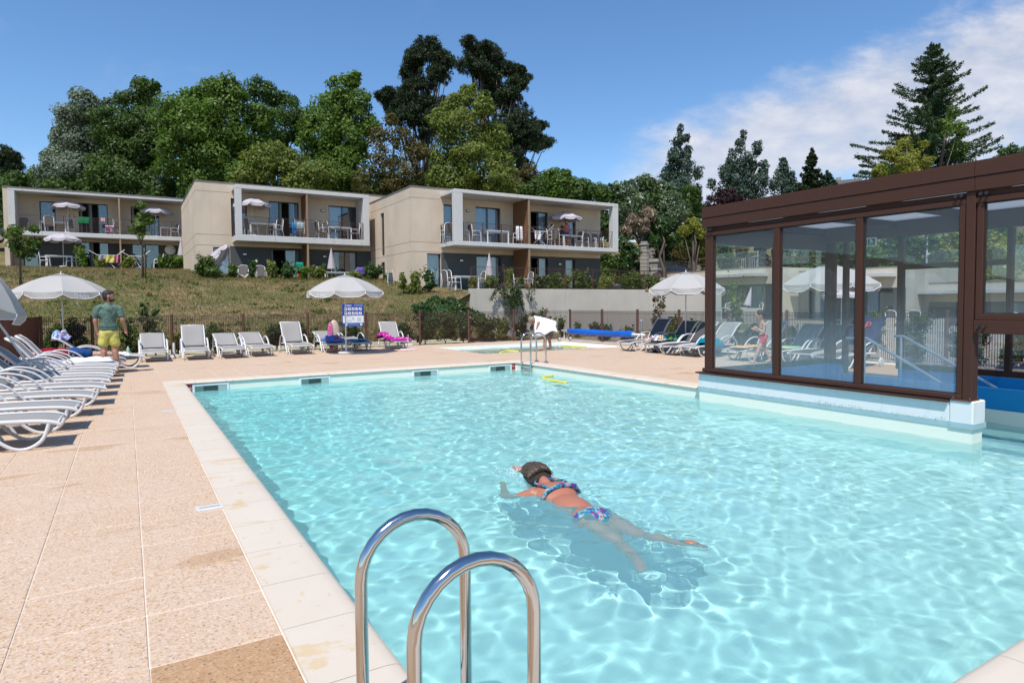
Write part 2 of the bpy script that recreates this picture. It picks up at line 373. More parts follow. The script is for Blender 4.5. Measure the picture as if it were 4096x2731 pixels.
def whitewallmat():
    m, t, b = newmat('chalky_base_paint'); g = NT(t); p = g.pos('pos'); x, y, z = g.sep(p)
    col = g.mix(g.noise(2, 5, p), (.68,.70,.69), (.74,.76,.75))
    pe = g.step(g.math('ADD', g.math('ADD', g.math('MULTIPLY', g.noise(52, 6, p, .7), .6), g.math('MULTIPLY', g.noise(2.2, 3, p), .4)), g.step(z, .04, .12, .09, -.05)), .635, .66); col = g.mix(g.math('MULTIPLY', pe, .75), col, (.26,.28,.27)); col = g.mix(g.math('MULTIPLY', g.step(g.noise(1, 5, g.scalev(p, (9, 9, .8)), .6), .5, .8), .35), col, (.50,.53,.51))
    ru = g.step(g.noise(1, 4, g.scalev(p, (6, 6, .5)), .6), .70, .78); col = g.mix(g.math('MULTIPLY', ru, .4), col, (.62,.55,.36))
    g.l(col, b.inputs['Base Color']); b.inputs['Roughness'].default_value = .7; return m

MT = {}
MT['slab'] = deckmat(); MT['coping'] = copingmat(); MT['joint'] = plain('joint_sand', (.66,.58,.49), .95, .15, 20)
def linermat():
    m, t, b = newmat('pool_liner'); g = NT(t); p = g.pos('pos'); x, y, z = g.sep(p)
    cream = g.mix(g.noise(2, 4, p), (.76,.79,.67), (.80,.82,.71)); aqua = g.mix(g.noise(.7, 4, p), (.50,.80,.78), (.56,.83,.81))
    g.l(g.mix(g.step(z, -.62, -.30), aqua, cream), b.inputs['Base Color']); b.inputs['Roughness'].default_value = .45; return m
MT['liner'] = linermat()
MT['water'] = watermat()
MT['beige'] = wallmat('beige_render', (.60,.495,.385)); MT['beige2'] = wallmat('pale_beige_render', (.60,.52,.42))
MT['grey_wall'] = wallmat('slate_grey_cladding', (.085,.09,.095)); MT['wall_cream'] = wallmat('cream_concrete_wall', (.52,.475,.41))
MT['conc'] = stainconc('stained_white_concrete'); MT['coping_metal'] = plain('roof_flashing', (.16,.14,.13), .6)
MT['wood'] = woodmat('weathered_wood', (.14,.06,.025), (.27,.13,.06), (1, 1, 9)); MT['post_wood'] = woodmat('divider_post', (.24,.15,.085), (.36,.26,.17), (9, 9, .7))
MT['frame_dark'] = plain('dark_window_frame', (.018,.02,.024), .45, .1); MT['curtain'] = plain('sheer_curtain', (.55,.60,.66), .9, .08, 3)
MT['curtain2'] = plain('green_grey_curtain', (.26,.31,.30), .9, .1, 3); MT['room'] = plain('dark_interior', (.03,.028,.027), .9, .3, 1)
MT['winglass'] = paneglass('window_glass', (.80,.86,.90), 0, 2.2)
MT['brown'] = plain('brown_powder_coat', (.066,.027,.018), .6, .07, 2, spec=.22); MT['brown_rail'] = plain('brown_railing_paint', (.075,.032,.024), .5, .12, 3)
MT['rust_fence'] = plain('brown_fence_paint', (.10,.040,.026), .55, .15, 4); MT['wire'] = plain('dark_brown_wire', (.055,.026,.02), .55, .1, 4)
MT['encl_glass'] = paneglass('limescaled_glass', (.95,.975,.98), .20, .7); MT['roof_sheet'] = None
MT['white_base'] = whitewallmat(); MT['blue_liner'] = plain('bright_blue_coating', (.005,.25,.56), .4, .08, 2); MT['teal_band'] = plain('zinc_flashing', (.33,.47,.50), .5, .15, 6)
MT['steel'] = steelmat(); MT['white_plastic'] = plain('white_resin', (.62,.61,.60), .35, .05, 4); MT['white_metal'] = plain('white_lacquered_metal', (.74,.74,.74), .35, .05, 4)
MT['sling_light'] = fabricmat('pale_grey_sling', (.315,.30,.285)); MT['sling_dark'] = fabricmat('charcoal_sling', (.085,.085,.09)); MT['sling_taupe'] = fabricmat('taupe_sling', (.17,.15,.14))
MT['canopy'] = canopymat('light_grey_canopy', (.44,.425,.405)); MT['canopy_lilac'] = canopymat('pale_lilac_canopy', (.50,.45,.48)); MT['piping'] = plain('white_piping', (.78,.78,.78), .8)
MT['pole'] = plain('pale_pole', (.66,.65,.63), .35); MT['concrete_base'] = plain('speckled_concrete', (.58,.56,.52), .9, .35, 60, bump=.4)
MT['grass'] = grassmat(); MT['gravel'] = gravelmat(); MT['stone'] = stonemat(); MT['stone_dark'] = stonemat('dark_coping_stone', (.26,.24,.22)); MT['road'] = plain('worn_asphalt', (.20,.19,.18), .9, .2, 3)
MT['bark'] = woodmat('bark', (.07,.05,.035), (.16,.12,.09), (4, 4, .8)); MT['bark_pale'] = woodmat('pale_bark', (.20,.17,.14), (.38,.33,.28), (4, 4, .8))
MT['roof_dark'] = plain('dark_roof', (.09,.085,.085), .8); MT['rubber'] = plain('black_rubber', (.02,.02,.02), .7); MT['text_white'] = plain('white_print', (.8,.8,.8), .7)
MT['lamp_glass'] = plain('frosted_lamp', (.72,.72,.70), .3); MT['stain_steel_dark'] = plain('dark_cap', (.02,.02,.022), .4)
MT['leaf_green'] = leafmat('leaf_mid_green', (.046,.092,.011), (.098,.160,.022)); MT['leaf_dark'] = leafmat('leaf_dark_green', (.028,.058,.010), (.060,.104,.018))
MT['leaf_lime'] = leafmat('leaf_lime', (.075,.11,.018), (.145,.17,.03)); MT['leaf_yellow'] = leafmat('leaf_yellow_green', (.12,.14,.02), (.22,.22,.035)); MT['leaf_silver'] = leafmat('leaf_silver', (.055,.08,.042), (.13,.165,.11), .25, c3=(.34,.38,.31))
MT['leaf_pine'] = leafmat('needles_dark', (.014,.030,.012), (.030,.054,.020), .15, c3=(.06,.036,.016)); MT['leaf_cedar'] = leafmat('needles_blue', (.024,.048,.034), (.050,.084,.056), .15); MT['leaf_cedar_fresh'] = leafmat('needles_fresh', (.028,.055,.030), (.062,.105,.050), .2); MT['leaf_purple'] = leafmat('leaf_purple', (.018,.006,.010), (.034,.012,.016), .2)
MT['leaf_brown'] = leafmat('leaf_browned', (.055,.060,.016), (.10,.085,.025), c3=(.16,.085,.03)); MT['leaf_dry'] = leafmat('leaf_dry', (.13,.095,.06), (.20,.15,.10), .2)
MT['leaf_shrub'] = leafmat('leaf_shrub', (.040,.075,.012), (.085,.13,.022)); MT['leaf_laurel'] = leafmat('leaf_laurel', (.018,.042,.010), (.040,.078,.016), .2, .35)
MT['leaf_white'] = leafmat('leaf_white_tip', (.045,.075,.03), (.08,.12,.05), .25, c3=(.45,.46,.40))
MT['black'] = plain('black_paint', (.012,.012,.013), .5)
# ------------------------------------------------------------------ terrain
def lerp(x, pts):
    if x <= pts[0][0]: return pts[0][1]
    for (a, b), (c, d) in zip(pts, pts[1:]):
        if x <= c: return b+(d-b)*(x-a)/(c-a)
    return pts[-1][1]
def sst(a, b, x):
    t = min(1, max(0, (x-a)/(b-a))); return t*t*(3-2*t)
PROF = [(20,-.02),(22.5,.02),(23.5,.2),(25,.65),(28,1.45),(31,2.15),(34,2.7),(38,3.15),(44,3.75),(52,4.15),(60,5),(75,8.5),(100,14),(160,18),(400,20)]
def zt(x, y, upper=None):
    if upper is None: upper = y > 27
    a = lerp(y, PROF)
    if upper:
        t = sst(12.0, 14.5, x); a = a*(1-t)+max(a, 2.18)*t
        if x > 28.5: a = a+(max(.35, lerp(y, [(36,.35),(42,3.2),(44,3.75)]) if y < 44 else a)-a)*sst(28.5, 30.5, x)
    else:
        a = a*(1-sst(12.2, 15.2, x)) + (.0 if x < 28.5 else lerp(x, [(28.5,0),(31,.35)]))*sst(12.2, 15.2, x)
    if x > 46: a = max(a, .35+(x-46)*.16)
    return a
def ground(name, xs, ys, upper, m):
    mb = MB(); nx, ny = len(xs), len(ys)
    for x in xs:
        for y in ys:
            z = zt(x, y, upper); h = .05*math.sin(x*1.7+math.sin(y*1.3))*math.sin(y*1.1+x*.4) if 23.5 < y < 60 and x < 13 else 0
            mb.v.append((x, y, z+h-.015))
    for i in range(nx-1):
        for j in range(ny-1):
            a = i*ny+j; mb.f.append((a, a+ny, a+ny+1, a+1)); mb.mi.append(0)
    if upper:
        for i in range(nx-1):
            b = len(mb.v); xa, xb = xs[i], xs[i+1]; yk = ys[0]+.12; mb.v += [(xa,yk,zt(xa,yk,True)-.015),(xb,yk,zt(xb,yk,True)-.015),(xb,yk,zt(xb,yk,False)-.3),(xa,yk,zt(xa,yk,False)-.3)]; mb.f.append((b,b+3,b+2,b+1)); mb.mi.append(0)
    return struct(name, mb, m, smooth=not upper or True)
def rng(a, b, st): return [a+(b-a)*i/max(1, round((b-a)/st)) for i in range(max(1, round((b-a)/st))+1)]
g1 = ground('lawn', rng(-90,-12,6)+rng(-11,16,.5)+rng(17,30,1.5)+rng(34,120,8), [23.2]+rng(23.6,27,.45), False, MT['grass'])
g2 = ground('upper_lawn', rng(-150,-12,8)+rng(-11,31,.6)+rng(33,200,6), rng(27,46,.6)+rng(48,90,4)+rng(100,320,20), True, MT['grass'])
mb = MB()
for (x0,x1,y0,y1) in ((-90,-6.05,-40,23.2),(-6.05,120,22.3,23.2),(16.0,120,-40,22.3),(-6.05,16.0,-40,-3.02)):
    nx = 12; 
    for i in range(nx): mb.box(x0+(x1-x0)*i/nx, x0+(x1-x0)*(i+1)/nx, y0, y1, -.5, (.0 if x0 < 16 else 0)-.012)
struct('gravel_border', mb, MT['gravel'])

# ------------------------------------------------------------------ pool deck: slabs laid on a .53 m grid
PX0, PX1, PY0, PY1 = .93, 8.70, 1.21, 14.27
CW = .355
S = .53
KX0, KX1, KY0, KY1 = 9.3, 14.6, 17.05, 20.45           # paddling pool
mb = MB()
def bed(x0,x1,y0,y1): mb.box(x0,x1,y0,y1,-.5,-.0055)
bed(-6.05,PX0-.02,-3.0,22.3); bed(PX0-.02,PX1+.02,PY1+.02,22.3)
bed(PX1+.02,16.0,KY1,22.3); bed(PX1+.02,KX0,KY0,KY1); bed(KX1,16.0,KY0,KY1); bed(PX1+.02,16.0,7.9,KY0); bed(12.1,16.0,-3.0,7.9)
bed(PX0-.02,12.1,-3.0,PY0-.02)
deck = struct('pool_deck', mb, MT['joint'])
def in_deck(cx, cy):
    h = S/2
    if cx+h > PX0-CW+.02 and cx-h < PX1+CW-.02 and cy+h > PY0-CW+.02 and cy-h < PY1+CW-.02: return False
    if cx+h > 8.5 and cx-h < 12.15 and cy-h < 7.9 and cy+h > -1: return False
    if cx+h > KX0-.02 and cx-h < KX1+.02 and cy+h > KY0-.02 and cy-h < KY1+.02: return False
    return True
slabs = []
for i in range(-13, 30):
    for j in range(-11, 38):
        cx = .04-S/2+S*i; cy = 3.02-S/2+S*j
        if cx-S/2 < -6.05 or cx+S/2 > 15.95 or cy+S/2 > 22.3 or cy < -2.9: continue
        if not in_deck(cx, cy):
            continue
        d = math.hypot(cx, cy); dv = Vector((cx,cy,-1.5)); c = dv.dot(fw)
        vis = c > .4 and abs(dv.dot(rt2)/c) < .86 and abs(dv.dot(up2)/c) < .6
        slabs.append((0 if vis else 1, d, cx, cy))
slabs.sort()
sm = MB().box(-S/2+.002,S/2-.002,-S/2+.0045,S/2-.0045,-.03,0)
s0 = obj('slab', sm, MT['slab'], deck, bev=.005); s0.location = (slabs[0][2], slabs[0][3], 0)
mb = MB()
for k, (v_, d, cx, cy) in enumerate(slabs):
    if k == 0: continue
    if k < 300:
        o = s0.copy(); link(o); o.location = (cx, cy, random.uniform(-.0018,.0012)); o.parent = deck; o.rotation_euler = (random.gauss(0,.0012), random.gauss(0,.0012), 0)
    else: mb.box(cx-S/2+.003,cx+S/2-.003,cy-S/2+.003,cy+S/2-.003,-.03,random.uniform(-.0015,.0005))
# cut strips that fill the odd gaps between the slab grid and pools / enclosure
def strip(x0,x1,y0,y1):
    n = max(1, round(max(x1-x0,y1-y0)/S))
    for i in range(n):
        if x1-x0 > y1-y0: mb.box(x0+(x1-x0)*i/n+.003,x0+(x1-x0)*(i+1)/n-.003,y0+.003,y1-.003,-.03,-.0007)
        else: mb.box(x0+.003,x1-.003,y0+(y1-y0)*i/n+.003,y0+(y1-y0)*(i+1)/n-.003,-.03,-.0007)
def grid_lo(v, o):  # largest joint <= v
    return o+S*math.floor((v-o)/S+1e-6)
def grid_hi(v, o): return o+S*math.ceil((v-o)/S-1e-6)
gx, gy = .04, 3.02
xr = grid_hi(PX1+CW, gx); yt = grid_hi(PY1+CW, gy)
if xr-PX1-CW > .03: strip(PX1+CW, xr, 7.95, yt)
if yt-PY1-CW > .03: strip(PX0-CW, PX1+CW, PY1+CW, yt)
kx0 = grid_lo(KX0, gx); kx1 = grid_hi(KX1, gx); ky0 = grid_lo(KY0, gy); ky1 = grid_hi(KY1, gy)
if KX0-kx0 > .03: strip(kx0, KX0, ky0, ky1)
if kx1-KX1 > .03: strip(KX1, kx1, ky0, ky1)
if KY0-ky0 > .03: strip(KX0, KX1, ky0, KY0)
if ky1-KY1 > .03: strip(KX0, KX1, KY1, ky1)
ye = grid_hi(7.9, gy)
strip(PX1+CW, 12.15, 7.9, ye); xe = grid_hi(12.15, gx); strip(12.15, xe, -1.0, 7.9)
tag(obj('far_slabs', mb, MT['slab'], deck, fixn=False), kind='stuff')

# ------------------------------------------------------------------ pool basin, coping, water
WZ = -.20
EX = 10.25
out = [(PX0,PY0),(EX,PY0),(EX,5.5),(PX1,5.5),(PX1,PY1),(PX0,PY1)]
mb = MB(); n = len(out); DZ = -1.30
mb.add([(x,y,-.012) for x,y in out]+[(x,y,DZ) for x,y in out], [(i,(i+1)%n,n+(i+1)%n,n+i) for i in range(n)]+[(6,7,8,9,10,11)])
basin = struct('pool_basin', mb, MT['liner'], fixn=False); basin.cycles.is_caustics_receiver = True
prof = [(0,-.045),(0,.0),(.004,.008),(.30,.008),(.345,.004),(.372,-.008),(.383,-.026),(.378,-.043),(.36,-.05),(.34,-.05)]  # across, z; rounded nose over the water
def stone(L):
    mb = MB(); n = len(prof); e = .0025
    for t in (e, L-e): mb.v += [(a, t, z) for a, z in prof]
    mb.f = [tuple(range(n)), tuple(range(2*n-1, n-1, -1))]+[(i, n+i, n+(i+1)%n, (i+1)%n) for i in range(n)]; mb.mi = [0]*len(mb.f); return mb
mbc = MB().box(PX0-CW,PX0-.03,PY0-CW,PY1+CW,-.4,-.02).box(PX1+.03,PX1+CW,7.95,PY1+CW,-.4,-.02).box(PX0-.03,PX1+.03,PY1+.03,PY1+CW,-.4,-.02).box(PX0-.03,EX,PY0-CW,PY0-.03,-.4,-.02)
cop = struct('pool_coping', mbc, MT['joint'])
st0 = {}
def lay(name, base, ang, L0, x, y, count, pitch):
    for i in range(count):
        key = round(pitch, 4)
        if key not in st0: st0[key] = obj('coping_stone', stone(pitch), MT['coping'], cop, smooth=True, auto=R(40)); o = st0[key]
        else: o = st0[key].copy(); link(o); o.parent = cop
        d = Vector((math.cos(ang+math.pi/2), math.sin(ang+math.pi/2), 0))
        o.location = Vector((x,y,0))+d*pitch*i; o.rotation_euler = (0,0,ang)
nl = 24; pl = (PY1-(3.02-S*3))/nl
lay('l',0,0,0,PX0-CW,3.02-S*3-pl*1,nl+1,pl)                                    # left side, stones run in +Y
nf = 15; pf = (PX1-PX0+2*CW)/nf
lay('f',0,-math.pi/2,0,PX0-CW,PY1+CW,nf,pf)                                     # far side
nr = 12; pr = (PY1-7.95)/nr
lay('r',0,math.pi,0,PX1+CW,PY1,nr,pr)                                           # right side
nn = 17; pn = (EX-PX0+.0)/nn
lay('n',0,math.pi/2,0,EX,PY0-CW,nn,pn)                                          # near side
# water surface: real ripples
rg = np.random.default_rng(5); dx = .027
xs = np.arange(PX0-.03, EX+.04, dx); ys = np.arange(PY0-.03, PY1+.04, dx)
X, Y = np.meshgrid(xs, ys, indexing='ij'); Z = np.zeros_like(X)
for i in range(130):
    lam = .10*(1.25/.10)**rg.random(); k = 2*np.pi/lam; a = rg.normal(1.0, 1.1); A = .0021*(lam/.5)**1.0*rg.uniform(.3, 1.1)
    env = .70+.75*np.sin(X*rg.uniform(.2,.9)+rg.random()*6)*np.sin(Y*rg.uniform(.2,.8)+rg.random()*6)
    Z += A*env*np.sin(k*(np.cos(a)*X+np.sin(a)*Y)+rg.random()*7+.8*np.sin(.9*X*rg.random()+rg.random()*6)+.8*np.sin(.8*Y*rg.random()+rg.random()*6))
amp = .29+.16*np.clip((Y-3)/8, 0, 1)
Z *= amp
# wake of the swimmer: small steep wavelets beside and behind her
dxs = X-3.2; t_ = (Y-2.6)/2.4; near = np.exp(-((dxs)/.55)**2-((Y-4.1)/1.15)**2)
for i in range(26):
    lam = rg.uniform(.10,.3); k = 2*np.pi/lam; a = rg.uniform(0, 6.28); Z += near*.0020*(lam/.2)*np.sin(k*(np.cos(a)*X+np.sin(a)*Y)+rg.random()*7)
rr = np.hypot(X-3.37, Y-5.05); Z += .008*np.exp(-((rr-.35)/.22)**2)*np.cos((rr-.3)*22)
Z += WZ
nx, ny = X.shape; idx = np.arange(nx*ny).reshape(nx, ny)
fc = np.stack([idx[:-1,:-1],idx[1:,:-1],idx[1:,1:],idx[:-1,1:]], -1).reshape(-1, 4)
cx = X.reshape(-1)[fc].mean(1); cyy = Y.reshape(-1)[fc].mean(1); fc = fc[~((cx > PX1+.05) & (cyy > 5.55))]
me = bpy.data.meshes.new('pool_water'); V3 = np.stack([X,Y,Z], -1).reshape(-1,3)
me.vertices.add(len(V3)); me.vertices.foreach_set('co', V3.ravel()); me.loops.add(fc.size); me.loops.foreach_set('vertex_index', fc.ravel().astype(np.int32))
me.polygons.add(len(fc)); me.polygons.foreach_set('loop_start', (np.arange(len(fc))*4).astype(np.int32)); me.polygons.foreach_set('use_smooth', [True]*len(fc)); me.update(calc_edges=True)
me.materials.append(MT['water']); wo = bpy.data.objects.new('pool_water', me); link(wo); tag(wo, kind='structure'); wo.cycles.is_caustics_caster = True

# paddling pool: shallow basin with its own rim and water
mb = MB()
mb.add([(KX0,KY0,0),(KX1,KY0,0),(KX1,KY1,0),(KX0,KY1,0),(KX0+.35,KY0+.9,-.25),(KX1-.35,KY0+.9,-.25),(KX1-.35,KY1-.02,-.25),(KX0+.35,KY1-.02,-.25)],[(4,5,6,7),(0,1,5,4),(1,2,6,5),(2,3,7,6),(3,0,4,7)])
kb = struct('paddling_pool_basin', mb, plain('pale_pool_paint', (.84,.87,.79), .5, .04, 2), fixn=False); kb.cycles.is_caustics_receiver = True
mb = MB().box(KX0-.1,KX1+.3,KY1,KY1+.28,-.02,.014).box(KX1,KX1+.28,KY0+.3,KY1,-.02,.014)
struct('paddling_pool_rim', mb, MT['coping'], bev=.008)
def kw(u, v):
    x = KX0+.12+(KX1-KX0-.24)*u; y = KY0+.25+(KY1-KY0-.27)*v
    return (x, y, -.065+.0018*math.sin(x*9+math.sin(y*7)*1.3)+.0018*math.sin(y*11+x*3))
kwm, t, b = newmat('paddling_water'); g = NT(t); t.nodes.remove(b); gl = g.n('ShaderNodeBsdfGlass'); gl.inputs['IOR'].default_value = 1.33; gl.inputs['Roughness'].default_value = 0; gl.inputs[0].default_value = (.93,.99,.96,1)
g.l(gl.outputs[0], t.nodes['Material Output'].inputs[0])
kwo = struct('paddling_pool_water', MB().grid(90, 60, kw), kwm, smooth=True, fixn=False); kwo.cycles.is_caustics_caster = True

# ------------------------------------------------------------------ skimmers, drains, depth signs, ladders
def SY(px, py, Yv):
    d = ray(px, py); t = Yv/d.y; return Vector((d.x*t, Yv, 1.5+d.z*t))
def SXp(px, py, Xv):
    d = ray(px, py); t = Xv/d.x; return Vector((Xv, d.y*t, 1.5+d.z*t))
def SG(px, py, z=0.0):
    d = ray(px, py); t = (z-1.5)/d.z; return Vector((d.x*t, d.y*t, z))
sk = None
for k, (pa, pb, lab) in enumerate(((794,892,'beside the red depth plate in the left corner'),(1219,1301,'second along from the red depth plate'),(1669,1736,'third along, between ladder and left corner'),(1973,2030,'next to the far ladder'))):
    xm = (SY(pa,1530,PY1).x+SY(pb,1530,PY1).x)/2
    if sk is None:
        t = thing('skimmer', 'x', 'skimmer'); hw = .34
        mb = MB().box(-hw,-hw+.045,-.012,.0,-.30,-.055).box(hw-.045,hw,-.012,.0,-.30,-.055).box(-hw+.045,hw-.045,-.012,0,-.095,-.055)
        obj('frame', mb, plain('white_skimmer_plastic', (.74,.80,.80), .4), t, bev=.004)
        sm_ = plain('skimmer_throat', (.12,.20,.18), .6)
        obj('throat', MB().box(-hw+.045,hw-.045,-.0115,-.004,-.30,-.095), sm_, t)
        obj('flap', MB().box(-hw+.20,hw-.22,-.0135,-.0120,-.28,-.10), plain('dark_flap', (.03,.055,.05), .5), t)
        obj('side_cheek', MB().box(hw-.20,hw-.05,-.0145,-.0120,-.27,-.105), plain('grey_cheek', (.34,.45,.42), .5), t)
        sk = t; sk.location = (xm, PY1-.002, 0); sk['label'] = 'white skimmer mouth in the pool wall '+lab; sk['group'] = 'skimmers in the far pool wall'
    else: copy_tree(sk, (xm, PY1-.002, 0), label='white skimmer mouth in the pool wall '+lab)
def text(s_, size, m, parent, M, name='lettering', ext=.0008, align='CENTER'):
    cu_ = bpy.data.curves.new(name, 'FONT'); cu_.body = s_; cu_.size = size; cu_.align_x = align; cu_.align_y = 'CENTER'; cu_.extrude = ext; cu_.resolution_u = 2
    o = bpy.data.objects.new(name, cu_); link(o); dg = bpy.context.evaluated_depsgraph_get(); me = bpy.data.meshes.new_from_object(o.evaluated_get(dg)); bpy.data.objects.remove(o)
    me.materials.clear(); me.materials.append(m); o = bpy.data.objects.new(name, me); link(o); o.parent = parent; o.matrix_local = M; return o
RX = Matrix.Rotation(R(90), 4, 'X')       # text plane XY -> XZ, reading from -Y
red = plain('red_enamel', (.34,.015,.02), .4)
t = thing('depth_sign', 'red depth plate in the left corner of the pool reading 0.77m', 'sign', (PX0+.12,PY1-.004,-.12), 0, 'red depth plates')
obj('plate', MB().box(-.11,.30,-.006,0,-.09,.07), red, t, bev=.002); text('0.77m', .10, MT['text_white'], t, Matrix.Translation((.17,-.008,-.01)) @ RX); text('1m', .10, MT['text_white'], t, Matrix.Translation((-.045,-.008,-.01)) @ RX)
obj('clip', MB().box(-.08,.38,-.012,-.001,.072,.085), MT['white_plastic'], t)
t = thing('depth_sign', 'small red depth plate in the corner behind the far ladder', 'sign', (PX1-.14,PY1-.004,-.10), 0, 'red depth plates')
obj('plate', MB().box(-.10,.10,-.006,0,-.10,.07), red, t, bev=.002); text('0.77m', .06, MT['text_white'], t, Matrix.Translation((0,-.008,-.01)) @ RX)
wp = MT['white_plastic']
dr = None
for k, (x, y, r_, lab) in enumerate(((.49,5.23,0,'in the near deck beside the coping'),(.48,10.49,0,'in the deck halfway along the coping'),(2.4,14.88,1,'behind the far coping above the second skimmer'),(5.3,14.85,1,'behind the far coping above the third skimmer'),(7.7,14.92,1,'behind the far coping by the ladder'))):
    lb = 'white rectangular drain cover '+lab
    if dr is None:
        dr = thing('drain_cover', lb, 'drain cover', (x,y,0), 0, 'white drain covers in the deck'); obj('cover', MB().box(-.09,.09,-.055,.055,-.005,.006), wp, dr, bev=.003); obj('slot', MB().box(-.07,.07,-.004,.004,.006,.0068), MT['frame_dark'], dr)
    else: copy_tree(dr, (x,y,0), 0, lb)

def arch(xa, xb, zt_, r_=None, n=14):
    c = (xa+xb)/2; r_ = abs(xb-xa)/2; sgn = 1 if xb > xa else -1
    return [(c-sgn*r_*math.cos(math.pi*i/n), zt_-r_+r_*math.sin(math.pi*i/n)) for i in range(n+1)]
def ladder(label, deckx, poolx, ys, zt_, zb, deckz=0):
    t = thing('pool_ladder', label, 'ladder', ((deckx+poolx)/2, sum(ys)/2, 0), 0, 'steel pool ladders'); ox, oy = (deckx+poolx)/2, sum(ys)/2
    for y in ys:
        pts = [(deckx-ox, y-oy, deckz)]+[(deckx-ox, y-oy, z) for z in (.2,.4)]+[(a-ox, y-oy, z) for a, z in arch(deckx, poolx, zt_)]+[(poolx-ox, y-oy, z) for z in (.2,0,-.3,zb)]
        obj('rail', MB().tube(pts, .0215, 16), MT['steel'], t, smooth=True)
        obj('foot_flange', MB().lathe([(.022,.03),(.03,.028),(.055,.012),(.058,.0),(.0585,.008)], 18, Matrix.Translation((deckx-ox,y-oy,.008))), MT['steel'], t, smooth=True)
    for z in (-.13,-.38,-.63,-.88):
        obj('step', MB().cbox((poolx-ox, 0, z), (.075, abs(ys[1]-ys[0])-.04, .03)), MT['steel'], t, bev=.006)
    return t
ladder('polished steel ladder rails standing on the left coping, close up', .655, 1.05, (1.63, 2.10), .758, -1.05)
ladder('small steel ladder at the far right corner of the pool', 9.10, 8.64, (13.48, 13.92), .77, -1.05)
# ------------------------------------------------------------------ apartment buildings
def hole_wall(mb, x0, x1, z0, z1, holes, y0, y1, axis='y'):
    xs_ = sorted(set([x0,x1]+[v for h in holes for v in (h[0],h[1]) if x0 < v < x1])); zs_ = sorted(set([z0,z1]+[v for h in holes for v in (h[2],h[3]) if z0 < v < z1]))
    for a, b in zip(xs_, xs_[1:]):
        for c, d in zip(zs_, zs_[1:]):
            mx, mz = (a+b)/2, (c+d)/2
            if any(h[0] < mx < h[1] and h[2] < mz < h[3] for h in holes): continue
            if axis == 'y': mb.box(a,b,y0,y1,c,d)
            else: mb.box(y0,y1,a,b,c,d)
def curtain(mb, x0, x1, y, z0, z1, fold=.05):
    n = max(6, int((x1-x0)/.06)); 
    vs = []; fs = []
    for i in range(n+1):
        x = x0+(x1-x0)*i/n; yy = y+fold*math.sin(i*1.9)*(.6+.4*math.sin(i*.7)); vs += [(x,yy,z0),(x,yy+.01,z1)]
    for i in range(n): fs.append((2*i,2*i+2,2*i+3,2*i+1))
    mb.add(vs, fs)
def window(parent, x0, x1, y, z0, z1, kind, axis='y', door_open=None):
    """frame set back in the reveal; kind string per leaf: c curtain, C green curtain, o open dark, g glass only, h half curtain"""
    n = len(kind); wdt = (x1-x0)/n; fr = MB(); T = .055
    fr.box(x0,x1,y,y+.07,z1-T,z1).box(x0,x1,y,y+.07,z0,z0+T*.8)
    for i in range(n+1):
        xx = x0+wdt*i; a = max(x0, xx-T/2 if 0 < i < n else xx-(T if i == n else 0)); fr.box(a,a+T,y+.001,y+.069,z0+T*.8,z1-T)
    o = obj('window', fr, MT['frame_dark'], parent)
    gl = MB(); cu_ = MB(); cg = MB()
    for i, k in enumerate(kind):
        a, b = x0+wdt*i+T*.6, x0+wdt*(i+1)-T*.6
        if k != 'o': gl.box(a,b,y+.03,y+.038,z0+T*.8,z1-T)
        if k == 'c': curtain(cu_, a, b, y+.20, z0+.02, z1-.02)
        if k == 'C': curtain(cg, a, b, y+.20, z0+.02, z1-.02)
        if k == 'h': curtain(cu_, a+(b-a)*.55, b, y+.2, z0+.02, z1-.02)
        if k == 'o': curtain(cg, a, a+.16, y+.2, z0+.02, z1-.02)
    if gl.v: obj('pane', gl, MT['winglass'], o)
    if cu_.v: obj('curtain', cu_, MT['curtain'], o, smooth=True, fixn=False)
    if cg.v: obj('curtain', cg, MT['curtain2'], o, smooth=True, fixn=False)
    return o
def railing(parent, pts, z, h=1.0, nb=9, step_=1.25, name='railing', r_=.008):
    o = None; mbp = MB(); mbr = MB()
    mb = MB()
    for a, b in zip(pts, pts[1:]): mb.bar((a[0],a[1],z+h),(b[0],b[1],z+h),.045,.02)
    o = obj(name, mb, MT['brown_rail'], parent)
    for a, b in zip(pts, pts[1:]):
        L = math.hypot(b[0]-a[0], b[1]-a[1]); n = max(1, round(L/step_))
        for i in range(n+1):
            x = a[0]+(b[0]-a[0])*i/n; y = a[1]+(b[1]-a[1])*i/n
            if i == 0 and a is not pts[0]: continue
            obj('baluster', MB().box(x-.018,x+.018,y-.018,y+.018,z-.12,z+h-.0105), MT['brown_rail'], o)
    for k in range(nb):
        mb = MB(); zz = z+.08+(h-.16)*k/(nb-1)
        for a, b in zip(pts, pts[1:]): mb.tube([(a[0],a[1],zz),(b[0],b[1],zz)], r_, 5, False)
        obj('bar', mb, MT['brown_rail'], o, fixn=False)
    return o
def lampo(parent, x, y, z, r_=.0):
    o = obj('wall_lamp', MB().box(x-.14,x+.14,y-.07,y-.001,z-.075,z+.075), MT['frame_dark'], parent, bev=.05); obj('lens', MB().box(x-.10,x+.10,y-.085,y-.0702,z-.045,z+.045), MT['lamp_glass'], o, bev=.03)
def wood_divider(parent, x, y0, y1, z0, z1):
    mb = MB(); n = max(4, int((z1-z0)/.13))
    for i in range(n):
        a = z0+(z1-z0)*i/n; mb.box(x-.02,x+.02,y0+.06,y1,a+.004,a+(z1-z0)/n-.004)
    o = obj('wood_divider', mb, MT['wood'], parent)
    obj('post', MB().box(x-.05,x+.05,y0-.02,y0+.055,z0,z1), MT['post_wood'], o)
